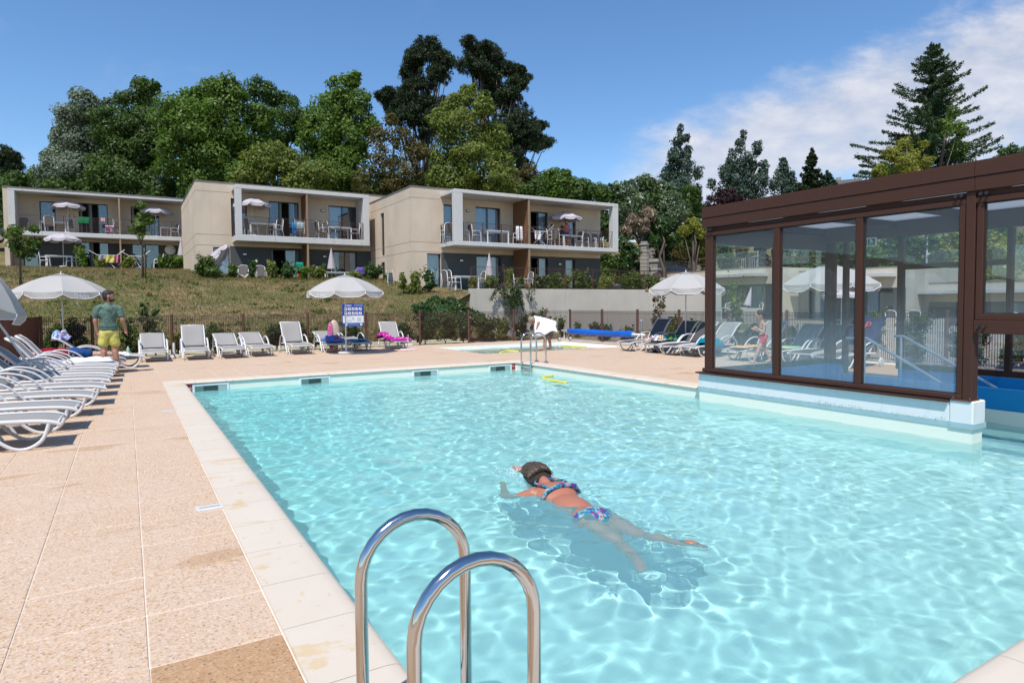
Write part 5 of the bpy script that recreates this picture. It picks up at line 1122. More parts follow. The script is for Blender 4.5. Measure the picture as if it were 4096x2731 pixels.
# ------------------------------------------------------------------ sun loungers
def E1(x,y): return 2780+x*.3189, 1180+y*.3189
def smooth_path(pts, n=5):
    out = []
    P = [Vector(q) for q in pts]
    for i in range(len(P)-1):
        p0, p1, p2, p3 = P[max(i-1,0)], P[i], P[i+1], P[min(i+2,len(P)-1)]
        for k in range(n):
            t = k/n; out.append(.5*((2*p1)+(p2-p0)*t+(2*p0-5*p1+4*p2-p3)*t*t+(-p0+3*p1-3*p2+p3)*t**3))
    out.append(P[-1]); return out
LW = .31
def back_pt(s_, ang, hx=1.22, hz=.315):
    a = R(ang); c = .05*max(0, (s_-.55)/.25)**2 if s_ > .55 else 0
    return hx+math.cos(a)*s_+math.sin(a)*c, hz+math.sin(a)*s_-math.cos(a)*c*.9
def make_lounger(ang, sling):
    t = thing('sun_lounger', 'x', 'sun lounger'); wm_ = MT['white_plastic']
    for s_ in (-1,1):
        y = s_*LW
        obj('side_rail', MB().tube(smooth_path([(.0,y,.245),(.06,y,.275),(.22,y,.30),(.6,y,.315),(1.0,y,.315),(1.25,y,.315),(1.5,y,.30)]), .018, 8, flat=1.3), wm_, t, smooth=True)
        obj('front_leg', MB().tube(smooth_path([(.10,y,.285),(.12,y,.20),(.17,y,.09),(.28,y,.018),(.40,y,.02),(.52,y,.10),(.62,y,.22),(.72,y,.312)]), .015, 8, flat=1.3), wm_, t, smooth=True)
        obj('armrest', MB().tube(smooth_path([(.60,y*1.10,.016),(.68,y*1.10,.16),(.80,y*1.12,.34),(.98,y*1.12,.50),(1.22,y*1.12,.565),(1.42,y*1.12,.52),(1.56,y*1.10,.36),(1.63,y*1.08,.13)]), .016, 8, flat=1.45, up=(0,1,0)), wm_, t, smooth=True)
        wh = obj('wheel', MB().lathe([(.03,-.02),(.085,-.02),(.10,-.012),(.10,.012),(.085,.02),(.03,.02)], 16, Matrix.Translation((1.64,y*1.16,.10)) @ Matrix.Rotation(R(90),4,'X')), wm_, t)
        hb = MB()
        for k in range(5):
            a = k*1.2566; hb.cbox((1.64+.055*math.cos(a), y*1.16+s_*.021, .10+.055*math.sin(a)), (.02,.004,.02))
        obj('hub', hb, MT['sling_taupe'], wh)
        bp = [back_pt(u*.82/7, ang) for u in range(8)]; obj('back_rail', MB().tube([(x,y*.97,z) for x,z in bp], .02, 8, flat=1.2), wm_, t, smooth=True)
    mb = MB()
    for x, z in ((.03,.262),(1.1,.30)): mb.tube([(x,-LW,z),(x,LW,z)], .014, 7)
    bx, bz = back_pt(.82, ang); mb.tube([(bx,-LW*.97,bz),(bx,LW*.97,bz)], .018, 8); obj('cross_bar', mb, wm_, t, smooth=True)
    sp = [(.02,.268),(.10,.292),(.25,.312),(.6,.322),(1.0,.320),(1.2,.322)]; ssx = smooth_path([(x,0,z) for x,z in sp], 3)
    def seat(u, v):
        k = u*(len(ssx)-1); i = min(int(k), len(ssx)-2); q = ssx[i].lerp(ssx[i+1], k-i); s2 = (v-.5)*2; return (q.x, s2*(LW-.012), q.z-.022*(1-s2*s2)*min(1,u*5))
    obj('seat_sling', MB().grid(16, 9, seat), MT[sling], t, smooth=True, fixn=False, solid=.006)
    def bk(u, v):
        x, z = back_pt(.02+u*.80, ang); s2 = (v-.5)*2; sg = .03*(1-s2*s2)*math.sin(u*3.1); return (x+math.sin(R(ang))*sg, s2*(LW-.02), z-math.cos(R(ang))*sg+.012)
    obj('back_sling', MB().grid(12, 9, bk), MT[sling], t, smooth=True, fixn=False, solid=.006)
    if ang > 12:
        hx, hz = back_pt(.5, ang); [obj('prop', MB().tube([(hx,q,hz-.02),(hx+.1,q,.31)], .01, 6), MT['white_metal'], t) for q in (-.2,.2)]
    return t
protos = {}
def lounger(x, y, rz, ang, sling, label, group):
    k = (ang, sling)
    if k not in protos:
        protos[k] = make_lounger(ang, sling); o = protos[k]; o.location = (x,y,0); o.rotation_euler = (0,0,rz); o['label'] = label; o['group'] = group
    else: o = copy_tree(protos[k], (x,y,0), rz, label, group)
    return o
GL = 'white loungers in the left row'
left = [(-.64,8.7,45,'first lounger of the left row, at the end nearest the steel ladder rails'),(-.54,9.72,45,'second lounger of the left row counted from the close-up ladder end'),(-.42,10.85,45,'third lounger of the left row counted from the close-up ladder end'),(-.30,11.95,45,'fourth lounger of the left row counted from the close-up ladder end'),(-.27,13.1,45,'fifth lounger of the left row, beside the leaning parasol pole'),(-.24,14.2,45,'sixth lounger of the left row, just beyond the leaning parasol pole'),(-.2,15.4,53,'seventh lounger of the left row with high grey back'),(-.18,16.5,53,'lounger with a white towel bundle in front of the standing man')]
for (x,y,a,lb) in left: lounger(x, y, math.pi+random.uniform(-.06,.06), a, 'sling_light', lb, GL)
lounger(-.05, 17.7, math.pi, 8, 'sling_light', 'flattened lounger carrying the person lying face down', GL)
lounger(.36, 18.75, math.pi+.04, 40, 'sling_light', 'lounger with patterned blue towel over its raised back', GL)
GF = 'white loungers in the row along the far fence'
far = [(.62,20.0,33,'low-backed lounger beside the small fence bollard'),(1.66,20.05,53,'high-backed lounger, first upright one from the left row'),(2.62,20.0,28,'low-backed lounger between the first upright lounger and its low twin'),(3.45,20.2,28,'low-backed lounger next to the second upright lounger'),(4.62,20.3,57,'high-backed lounger left of the blue towel'),(5.73,20.45,25,'shaded lounger with a blue towel beside the parasol pole'),(6.55,20.45,8,'shaded flattened lounger with a cyan towel below the blue sign'),(7.87,20.6,48,'high-backed lounger with a magenta towel right of the blue sign')]
for i, (x,y,a,lb) in enumerate(far): lounger(x, y-.12, math.pi/2+(.0,-.02,.03,.06,.02,0,.02,-.12)[i], a, 'sling_light', lb, GF)
GQ = 'loungers in the right row'
rightrow = [(13.30,15.35,58,'sling_dark','charcoal lounger with high back next to the blue cover reel'),(13.35,14.25,52,'sling_dark','charcoal lounger with bright towels beside the right parasol pole'),(13.2,13.35,50,'sling_dark','charcoal lounger nearest the glass enclosure corner'),(13.25,12.65,50,'sling_light','pale lounger with a teal towel at the glass enclosure corner'),(13.3,11.1,58,'sling_light','pale lounger with a red patterned towel, seen through the first pane'),(13.6,10.3,50,'sling_light','pale lounger behind the boy in red trunks'),(13.65,9.5,50,'sling_dark','charcoal lounger seen through the left part of the middle pane'),(13.2,8.55,50,'sling_dark','charcoal lounger with navy lettered towel near the enclosure door')]
for (x,y,a,s_,lb) in rightrow: lounger(x, y, random.uniform(-.04,.04), a, s_, lb, GQ)
# ------------------------------------------------------------------ parasols
def canopy_mb(Rr, drop, n=8, val=.16, seg=5):
    mb = MB(); vmb = MB(); pmb = MB()
    def pt(k, f, u):
        a0, a1 = 2*math.pi*k/n, 2*math.pi*(k+1)/n; p0 = Vector((math.cos(a0),math.sin(a0),0)); p1 = Vector((math.cos(a1),math.sin(a1),0)); q = p0.lerp(p1,u)*Rr*f
        return Vector((q.x,q.y,-drop*f**1.75-.035*f*4*u*(1-u)*(.3+.7*f)))
    for k in range(n):
        b = len(mb.v)
        for i in range(seg+1):
            for j in range(seg+1): mb.v.append(tuple(pt(k,.02+.98*i/seg,j/seg)))
        for i in range(seg):
            for j in range(seg): a = b+i*(seg+1)+j; mb.f.append((a,a+1,a+seg+2,a+seg+1)); mb.mi.append(0)
        b = len(vmb.v); bot = []
        for j in range(seg+1):
            q = pt(k,1.0,j/seg); o_ = Vector((q.x,q.y,0)).normalized(); e = min(j,seg-j)/seg; dz = val*(.55+.45*min(1,e*6)); r_ = q+o_*.012+Vector((0,0,-dz)); r_ += o_*.02*math.sin(k*2.1+j*1.3); vmb.v += [tuple(q), tuple(r_)]; bot.append(r_)
        for j in range(seg): vmb.f.append((b+2*j,b+2*j+1,b+2*j+3,b+2*j+2)); vmb.mi.append(0)
        pmb.tube([pt(k,1.0,0)]+bot+[pt(k,1.0,1)], .008, 5)
    return mb, vmb, pmb
def make_parasol(lilac=False, Rr=1.16, top=2.44, drop=.47, words=True, poleb=.05):
    t = thing('parasol', 'x', 'parasol'); m_ = MT['canopy_lilac' if lilac else 'canopy']
    head = bpy.data.objects.new('canopy_frame', None)
    mb, vmb, pmb = canopy_mb(Rr, drop)
    c = obj('canopy', mb, m_, t, smooth=True, fixn=False); c.location = (0,0,top-.03); c.data.set_sharp_from_angle(angle=R(20))
    v = obj('valance', vmb, m_, c, smooth=False, fixn=False); obj('piping', pmb, MT['piping'], c)
    cap = MB()
    for k in range(8):
        a0, a1 = 2*math.pi*k/8, 2*math.pi*(k+1)/8; cap.add([(0,0,.035),(.24*math.cos(a0),.24*math.sin(a0),-.012),(.24*math.cos(a1),.24*math.sin(a1),-.012)], [(0,1,2)])
    obj('vent_cap', cap, m_, c, fixn=False); obj('finial', MB().lathe([(.012,.02),(.02,.05),(.012,.08),(.003,.10)], 10), MT['pole'], c, smooth=True)
    rb = MB()
    for k in range(8):
        a = 2*math.pi*k/8; d = Vector((math.cos(a),math.sin(a),0)); pts = [d*Rr*f+Vector((0,0,-drop*f**1.75-.014)) for f in (.03,.3,.6,.98)]; rb.tube(pts,.006,5); rb.tube([d*.03+Vector((0,0,-.45)), pts[2]], .005, 5)
    obj('ribs', rb, MT['pole'], c)
    if words:
        for k in (0,2,4,6):
            a = 2*math.pi*(k+.5)/8; r_ = Rr*math.cos(math.pi/8)+.022
            M = Matrix.Translation((r_*math.cos(a), r_*math.sin(a), -drop-.035-.085)) @ Matrix.Rotation(a+math.pi/2,4,'Z') @ RX
            text('Odalys', .135, MT['text_white'], c, M, 'lettering')
            sw_ = MB().tube([(-.24,-.075,0),(-.1,-.066,0),(.05,-.085,0),(.26,-.07,0)], [.002,.007,.007,.002], 5); o = obj('swash', sw_, MT['text_white'], c); o.matrix_local = M
    obj('pole', MB().tube([(0,0,poleb),(0,0,top-.04)], .019, 10), MT['pole'], t, smooth=True)
    obj('collar', MB().lathe([(.03,.0),(.03,.22),(.024,.25)], 10, Matrix.Translation((0,0,poleb))), MT['pole'], t); obj('base', MB().lathe([(.23,0),(.245,.02),(.245,.06),(.21,.085),(.04,.09)], 18), MT['concrete_base'], t, smooth=True, auto=R(40))
    return t
GP = 'grey parasols around the pool'
pr0 = make_parasol(); pr0.location = (5.79,19.62,0); pr0.rotation_euler = (0,0,R(14)); tag(pr0, 'open grey parasol beside the blue rules sign, shading two loungers', group=GP)
copy_tree(pr0, (14.75,14.15,0), R(-22), 'open grey parasol among the charcoal loungers left of the glass enclosure', GP)
copy_tree(pr0, (15.2,9.75,0), R(-32), 'open grey parasol seen through the middle panes of the glass enclosure', GP)
copy_tree(pr0, (-1.52,21.5,0), R(5), 'wide open grey parasol behind the standing man', GP)
o = copy_tree(pr0, (-1.17,13.5,0), R(20), 'tilted grey parasol with leaning pole over the left lounger row', GP)
for ch in o.children:
    if ch.name.startswith('base'): continue
    if ch.name.startswith('canopy'): ch.matrix_local = Matrix.Rotation(R(-20),4,'Z') @ Matrix.Translation((-.96,.0,2.38)) @ Matrix.Rotation(R(34),4,(0,1,0)) @ Matrix.Rotation(R(20),4,'Z')
    elif ch.name.startswith('pole'): ch.matrix_local = Matrix.Rotation(R(-20),4,'Z') @ Matrix.Rotation(R(-27.5),4,'Y') @ Matrix.Diagonal((1,1,.93,1))
    else: ch.matrix_local = Matrix.Rotation(R(-20),4,'Z') @ Matrix.Rotation(R(-27.5),4,'Y')
# lilac balcony parasols
lil = make_parasol(True, .98, 2.2, .36, False)
GB = 'pale lilac parasols on the terraces and balconies'
def at_px(zf, px, py, Yv): d = ray(*zf(px,py)); t_ = Yv/d.y; return d.x*t_
def put(o, loc, rz, label, group, first=[True]): return copy_tree(o, loc, rz, label, group)
lil.location = (at_px(Z1,625,450,51.9),51.9,6.43); tag(lil, 'pale lilac parasol on the upper balcony of the left building, beside the white table', group=GB)
copy_tree(lil, (at_px(Z1,1430,450,52.0),52.0,6.43), .3, 'pale lilac parasol on the upper balcony of the left building, behind the young maple', GB)
copy_tree(lil, (at_px(Z1,583,800,50.4),50.4,4.12), .2, 'pale lilac parasol on the ground terrace of the left building', GB)
copy_tree(lil, (at_px(Z2,712,450,38.9),38.9,5.47), .5, 'pale lilac parasol on the balcony of the middle building', GB)
copy_tree(lil, (at_px(Z3,1862,500,31.9),31.9,4.91), .1, 'pale lilac parasol above the people on the balcony of the right building', GB)
copy_tree(lil, (36.0,22.3,.1), .1, 'pale lilac parasol on the bungalow terrace behind the enclosure', GB)
o = copy_tree(lil, (at_px(Z2,640,1000,37.2),37.2,2.72), 0, 'tipped over lilac parasol leaning among the shrubs of the middle building', GB); o.rotation_euler = (R(8),R(-58),R(-28)); o.location.z += .3; o.location.x += .1
def closed(label, loc, h=2.1, tilt=0):
    t = thing('closed_parasol', label, 'parasol', loc, 0, 'closed lilac parasols'); n = 16; mb = MB()
    for i, (r_, z) in enumerate(((.03,h),(.07,h-.25),(.13,h-.6),(.19,h-1.0),(.21,h-1.15))):
        for j in range(n): a = 2*math.pi*j/n; k = r_*(1+.22*math.cos(a*8/1)*(i > 0)); mb.v.append((k*math.cos(a),k*math.sin(a),z))
    for i in range(4):
        for j in range(n): mb.f.append((i*n+j,i*n+(j+1)%n,(i+1)*n+(j+1)%n,(i+1)*n+j)); mb.mi.append(0)
    obj('folded_canopy', mb, MT['canopy_lilac'], t, smooth=True, fixn=False); obj('pole', MB().tube([(0,0,0),(0,0,h+.06)],.018,8), MT['pole'], t); obj('base', MB().lathe([(.2,0),(.22,.05),(.05,.07)],14), MT['concrete_base'], t)
    t.rotation_euler = (0,tilt,0); return t
closed('closed lilac parasol at the right end of the left building', (at_px(Z1,1668,800,50.3),50.3,4.12))
closed('closed lilac parasol before the glass doors of the middle building', (at_px(Z2,1438,900,37.9),37.9,2.72))
closed('closed lilac parasol on the terrace above the retaining wall', (at_px(Z3,1165,900,30.2),30.2,2.24), 1.95)
closed('closed leaning lilac parasol on the bungalow terrace wall', (33.4,27.0,.75), 1.7, .3)
closed('closed lilac parasol in front of the lowest bungalow', (39.5,15.3,-.75), 1.9)
# ------------------------------------------------------------------ garden chairs and tables
def make_chair():
    t = thing('garden_chair', 'x', 'chair'); m_ = MT['white_metal']
    for s_ in (-1,1):
        y = s_*.26
        obj('leg_frame', MB().tube(smooth_path([(.26,y,0),(.24,y,.30),(.22,y,.60),(.16,y,.66),(-.1,y,.66),(-.26,y,.63)],3), .016, 6).tube([(-.33,y,0),(-.26,y,.42),(-.32,y,.96)], .016, 6).tube([(.24,y,.42),(-.26,y,.42)],.013,6), m_, t, smooth=True)
    obj('back_top', MB().tube(smooth_path([(-.32,-.26,.94),(-.335,-.18,1.02),(-.34,0,1.05),(-.335,.18,1.02),(-.32,.26,.94)],3), .017, 6), m_, t, smooth=True)
    obj('back_sling', MB().grid(6,5,lambda u,v: (-.255-.075*u, (v-.5)*.5, .46+.55*u)), MT['sling_taupe'], t, fixn=False, solid=.01); obj('seat_sling', MB().grid(5,5,lambda u,v: (.24-.5*u,(v-.5)*.5,.43-.02*math.sin(u*3.1))), MT['sling_taupe'], t, fixn=False, solid=.01)
    return t
def make_table(L=1.45, W_=.85):
    t = thing('garden_table', 'x', 'table'); m_ = MT['white_metal']; obj('tabletop', MB().box(-L/2,L/2,-W_/2,W_/2,.72,.75), m_, t, bev=.006)
    for a in (-1,1):
        for b in (-1,1): obj('leg', MB().box(a*(L/2-.05)-.03,a*(L/2-.05)+.03,b*(W_/2-.05)-.03,b*(W_/2-.05)+.03,0,.715), m_, t)
    obj('apron', MB().box(-L/2+.08,L/2-.08,-W_/2+.04,W_/2-.04,.66,.72), m_, t); return t
ch0 = make_chair(); tb0 = make_table(); chf = [True]; tbf = [True]
def chair(x, y, z, deg, lb, gp):
    if chf[0]: chf[0] = False; ch0.location = (x,y,z); ch0.rotation_euler = (0,0,R(deg)); return tag(ch0, lb, group=gp)
    return copy_tree(ch0, (x,y,z), R(deg), lb, gp)
def table(x, y, z, deg, lb, gp='white garden tables'):
    if tbf[0]: tbf[0] = False; tb0.location = (x,y,z); tb0.rotation_euler = (0,0,R(deg)); return tag(tb0, lb, group=gp)
    return copy_tree(tb0, (x,y,z), R(deg), lb, gp)
def C(zf, px, Yv, z, deg, lb, gp): return chair(at_px(zf,px,500,Yv), Yv, z, deg, lb, gp)
g = 'chairs on the upper balcony of the left building'
C(Z1,215,52.3,6.43,-90,'white framed chair alone at the left end of the left building balcony',g); C(Z1,455,51.6,6.43,90,'white framed chair at the balcony table beside the lilac parasol',g); C(Z1,1585,51.8,6.43,200,'white framed chair left of the right-hand table on the left building balcony',g); C(Z1,1688,51.8,6.43,200,'white framed chair at the right end of the left building balcony',g)
table(at_px(Z1,490,500,52.2),52.2,6.43,0,'white table beside the parasol on the left building balcony'); table(at_px(Z1,1570,500,52.3),52.3,6.43,0,'white table at the right of the left building balcony')
g = 'chairs on the ground terrace of the left building'
C(Z1,405,50.3,4.1,0,'white framed chair facing the terrace table of the left building',g); C(Z1,640,50.3,4.1,180,'white framed chair right of the terrace table of the left building',g); C(Z1,690,50.5,4.1,180,'outer white framed chair right of the terrace table of the left building',g); C(Z1,1440,50.3,4.1,180,'white framed chair before the green curtains of the left building',g)
table(at_px(Z1,545,800,50.5),50.5,4.1,0,'white table under the ground terrace parasol of the left building')
g = 'chairs on the balcony of the middle building'
C(Z2,702,39.0,5.47,20,'white framed chair under the lilac parasol on the middle building balcony',g); C(Z2,890,39.1,5.47,160,'inner white framed chair right of the parasol table on the middle building',g); C(Z2,930,38.8,5.47,190,'outer white framed chair right of the parasol table on the middle building',g); C(Z2,1345,38.8,5.47,10,'white framed chair left of the long table on the middle building balcony',g); C(Z2,1420,38.7,5.47,20,'white framed chair pushed up to the long table on the middle building balcony',g); C(Z2,1640,38.8,5.47,180,'white framed chair right of the long table on the middle building balcony',g)
table(at_px(Z2,800,500,39.0),39.0,5.47,0,'white table under the lilac parasol of the middle building'); table(at_px(Z2,1500,550,38.9),38.9,5.47,0,'long white table with laundry on the middle building balcony')
g = 'chairs on the ground terrace of the middle building'
C(Z2,615,37.6,2.72,-100,'white framed chair beside the tipped parasol',g); C(Z2,780,37.6,2.72,-90,'white framed chair seen from behind between two shrubs',g); C(Z2,1345,37.9,2.72,0,'white framed chair left of the closed parasol of the middle building',g); C(Z2,1620,37.9,2.72,180,'white framed chair right of the closed parasol of the middle building',g)
table(at_px(Z2,1470,950,38.0),38.0,2.72,0,'white table beneath the closed parasol of the middle building')
g = 'chairs on the balcony of the right building'
for (px,y,d,lb) in ((772,32.2,90,'stacked white framed chairs behind the left balcony fin of the right building'),(925,31.9,0,'white framed chair nearest the left fin on the right building balcony'),(1030,31.8,0,'white framed chair left of the table on the right building balcony'),(1395,31.9,180,'white framed chair draped with a white towel by the wooden divider'),(1712,31.8,0,'white framed chair behind the seated man on the balcony'),(1790,31.5,30,'white framed chair in front of the seated people on the balcony'),(1965,31.8,180,'white framed chair right of the standing woman'),(2085,31.9,-90,'white framed chair, left of the pair at the balcony end'),(2160,31.9,-90,'white framed chair, right of the pair at the balcony end')): C(Z3,px,y,4.91,d,lb,g)
table(at_px(Z3,1215,560,32.0),32.0,4.91,0,'white table left of the divider on the right building balcony'); table(at_px(Z3,1900,600,32.0),32.0,4.91,0,'white table behind the people on the right building balcony')
g = 'chairs on the terrace above the retaining wall'
for (px,y,d,lb) in ((790,30.4,10,'white framed chair at the left end of the wall terrace'),(840,30.2,0,'white framed chair facing the table on the wall terrace'),(1060,30.4,180,'white framed chair right of the table on the wall terrace'),(1405,30.1,0,'white framed chair behind the railing under the wooden divider'),(1500,30.1,180,'white framed chair with upright back under the wooden divider')): C(Z3,px,y,2.24,d,lb,g)
table(at_px(Z3,930,1000,30.4),30.4,2.24,0,'white table on the terrace above the retaining wall')
g = 'chairs on the bungalow terrace'
for (x,y,d,lb) in ((32.4,28.9,-60,'white framed chair left of the bungalow terrace table behind the first pane'),(32.2,26.9,90,'white framed chair in front of the bungalow terrace table behind the first pane'),(33.6,28.6,200,'white framed chair behind the bungalow terrace table, nearer the open doors'),(33.4,26.2,150,'white framed chair right of the bungalow terrace table beside the wall block')): chair(x,y,.42,d,lb,g)
table(33.0,27.6,.42,80,'white table on the bungalow terrace seen through the first pane')
for (x,y,d,lb) in ((32.5,17.4,0,'white framed chair behind the garden wall, nearer the lettered towel'),(32.6,16.4,10,'white framed chair behind the garden wall, nearer the enclosure door post')): chair(x,y,.0,d,lb,'chairs behind the garden wall')
for (x,y,d,lb) in ((27.5,9.6,180,'white framed chair behind the hedge, farther from the big brown post'),(27.4,10.6,190,'white framed chair behind the hedge, nearer the big brown post')): chair(x,y,.0,d,lb,'chairs behind the hedge')
# plastic seat at fence corner
lounger(21.5,20.3,R(200),53,'sling_light','white lounger standing on the terrace behind the right parasol pole','loungers on the bungalow terrace')
# ------------------------------------------------------------------ people
def blob(name, prims, mat, parent, vox=.014, sm=3, O=Vector((0,0,0)), mats=None):
    """one continuous skin over tapered limbs and ellipsoids"""
    mb = MB()
    for q in prims:
        if q[0] == 'e':
            mb.ell(Vector(q[1])-O, q[2], 10, q[3] if len(q) > 3 else None)
        else:
            a, ra, b, rb_ = q; a = Vector(a)-O; b = Vector(b)-O; n = 4; mb.tube([a.lerp(b,i/n) for i in range(n+1)], [ra+(rb_-ra)*i/n for i in range(n+1)], 12); mb.ell(a,(ra,)*3,8); mb.ell(b,(rb_,)*3,8)
    o = obj(name, mb, mat, None)
    md = o.modifiers.new('r','REMESH'); md.mode = 'VOXEL'; md.voxel_size = vox
    m2 = o.modifiers.new('s','SMOOTH'); m2.factor = .5; m2.iterations = sm
    dg = bpy.context.evaluated_depsgraph_get(); me = bpy.data.meshes.new_from_object(o.evaluated_get(dg)); old = o.data; o.modifiers.clear(); o.data = me; bpy.data.meshes.remove(old)
    me.polygons.foreach_set('use_smooth', [True]*len(me.polygons)); me.materials.clear(); me.materials.append(mat); o.parent = parent; return o
def hand(wrist, d, side, s_=1.0, curl=.4):
    """palm with four fingers and a thumb; d points down the forearm, side is the thumb side"""
    d = Vector(d).normalized(); side = Vector(side); side = (side-d*side.dot(d)).normalized(); nrm = d.cross(side); w_ = Vector(wrist); out = []
    pc = w_+d*.05*s_; out.append((w_,.024*s_,w_+d*.075*s_,.030*s_)); out.append((w_+d*.04*s_+side*.018*s_,.02*s_,w_+d*.08*s_-side*.02*s_,.022*s_))
    for k, (o_, L) in enumerate(((.030,.062),(.010,.072),(-.010,.067),(-.030,.052))):
        b = w_+d*.085*s_+side*o_*s_; k1 = b+(d+nrm*curl*.5).normalized()*L*.5*s_; k2 = k1+(d+nrm*curl*1.6).normalized()*L*.5*s_; out += [(b,.0095*s_,k1,.009*s_),(k1,.009*s_,k2,.0078*s_)]
    tb = w_+d*.03*s_+side*.028*s_; t1 = tb+(d*.6+side*.8).normalized()*.035*s_; out += [(tb,.012*s_,t1,.0105*s_),(t1,.0105*s_,t1+(d+side*.2+nrm*.3).normalized()*.03*s_,.009*s_)]
    return out
def head(c, f, s_=1.0, neck=None):
    """skull, jaw, nose, ears; f = facing direction"""
    c = Vector(c); f = Vector(f).normalized(); sd = f.cross(Vector((0,0,1))).normalized(); u_ = sd.cross(f); M = Matrix((f,sd,u_)).transposed().to_4x4()
    pr = [('e',c,(.098*s_,.078*s_,.115*s_),M),('e',c+f*.022*s_-u_*.062*s_,(.070*s_,.058*s_,.062*s_),M),('e',c+f*.100*s_-u_*.012*s_,(.018*s_,.013*s_,.026*s_),M),('e',c+f*.085*s_-u_*.058*s_,(.016*s_,.026*s_,.010*s_),M),('e',c+f*.080*s_+u_*.022*s_,(.018*s_,.05*s_,.010*s_),M)]
    for k in (-1,1): pr.append(('e',c+sd*.08*s_*k-f*.008*s_-u_*.01*s_,(.020*s_,.010*s_,.030*s_),M))
    return pr, f, sd, u_
def eyes(parent, c, f, s_, O):
    c = Vector(c)-O; f = Vector(f).normalized(); sd = f.cross(Vector((0,0,1))).normalized(); u_ = sd.cross(f); mb = MB(); mw_ = MB()
    for k in (-1,1): mb.ell(c+f*.084*s_+sd*.032*s_*k+u_*.004*s_,(.010*s_,)*3,6)
    obj('eyes', mb, MT['black'], parent, smooth=True)
skinA = skinmat('skin_tanned', (.40,.20,.13)); skinB = skinmat('skin_pale', (.52,.32,.24)); skinC = skinmat('skin_sunburnt', (.40,.155,.095)); hairD = plain('dark_hair', (.022,.014,.010), .6, .3, 40, bump=.5); hairG = plain('greying_hair', (.20,.15,.11), .6, .4, 50, bump=.5); hairBr = plain('brown_hair', (.030,.019,.012), .55, .6, 60, bump=.8)
# standing man with his back to the pool
O = Vector((-.36,17.08,0)); t = thing('person', 'bearded man in green T-shirt and yellow shorts standing among the loungers', 'person', O)
KX_ = .80
def L(x,y,z): return Vector((x*KX_,y,z))+O
fc_ = Vector((.93,.10,-.05)); hp, f_, sd_, u_ = head(L(.02,-.02,1.765), fc_, 1.12)
LA, RA = L(-.27,.0,1.47), L(.27,.0,1.47)
pr = hp+[(L(0,0,1.55),.062,L(.01,-.01,1.70),.06),(L(0,0,1.44),.125,L(0,0,1.10),.13),('e',L(0,0,1.36),(.17,.125,.21)),('e',L(0,.01,1.08),(.155,.13,.16)),(L(-.19,0,1.50),.062,LA,.055),(L(.19,0,1.50),.062,RA,.055)]
pr += [(LA,.054,L(-.31,-.03,1.20),.050),(L(-.31,-.03,1.20),.05,L(-.275,.0,.97),.034),(RA,.054,L(.34,-.03,1.21),.050),(L(.34,-.03,1.21),.05,L(.40,.03,1.0),.034)]
pr += hand(L(-.275,0,.97),(.25,.05,-1),(0,1,0),1.1)+hand(L(.40,.03,1.0),(.15,.12,-1),(0,1,0),1.1)
for s_ in (-1,1):
    hx, kx, ax = s_*.10, s_*.135, s_*.15; pr += [(L(hx,0,.96),.10,L(kx,0,.53),.066),(L(kx,-.02,.50),.066,L(ax*1.05,-.03,.33),.062),(L(ax*1.05,-.02,.33),.06,L(ax,0,.09),.040),(L(ax,-.02,.06),.045,L(ax+s_*.02,.15,.035),.035),(L(ax+s_*.02,.15,.035),.036,L(ax+s_*.03,.20,.03),.026)]
body = blob('body', pr, skinA, t, .0125, 3, O)
eyes(t, L(.02,-.02,1.765), fc_, 1.12, O)
def shirt_mat():
    m, t_, b = newmat('sweaty_green_shirt'); g = NT(t_); p = g.pos('obj'); n1 = g.noise(9, 5, p, .6, .5); x, y, z = g.sep(p)
    col = g.mix(g.step(n1, .5, .62), (.115,.19,.15), (.055,.09,.072)); col = g.mix(g.step(z, 1.32, 1.55), g.mix(.5, col, (.065,.115,.095)), col); g.l(col, b.inputs['Base Color']); b.inputs['Roughness'].default_value = .95; g.l(g.bump(g.noise(14, 4, p, .6, 1.0), .8, .03), b.inputs['Normal']); return m
sh = [('e',L(0,.0,1.35),(.185,.145,.21)),(L(0,0,1.45),.145,L(0,0,1.06),.15),('e',L(0,0,1.08),(.185,.16,.13)),('e',L(-.04,0,1.01),(.145,.15,.07)),('e',L(.04,0,1.01),(.145,.15,.07)),(L(-.15,0,1.505),.075,LA,.070),(L(.15,0,1.505),.075,RA,.070),(LA,.070,L(-.30,-.015,1.30),.070),(RA,.070,L(.315,-.015,1.31),.070),(L(0,0,1.53),.082,L(0,0,1.58),.07)]
blob('shirt', sh, shirt_mat(), t, .013, 2, O)
sho = [('e',L(0,0,.95),(.172,.15,.11))]+[(L(s_*.09,0,.93),.118,L(s_*.135,0,.70),.112) for s_ in (-1,1)]
blob('shorts', sho, clothmat('yellow_shorts', [(.48,.42,.09),(.62,.56,.16),(.42,.36,.07)], 7), t, .014, 2, O)
c = L(.02,-.02,1.765); hr = [('e',c-f_*.018+u_*.030,(.108,.092,.108)),('e',c-f_*.05-u_*.02,(.07,.086,.10)),('e',c+u_*.075+f_*.03,(.08,.075,.05))]
blob('hair', hr, hairD, t, .012, 2, O); blob('beard', [('e',c+f_*.045-u_*.098,(.062,.066,.050)),('e',c+f_*.02-u_*.05,(.04,.088,.05)),('e',c+f_*.100-u_*.072,(.016,.034,.014))], hairD, t, .011, 2, O)
def L(x,y,z): return Vector((x,y,z))+O
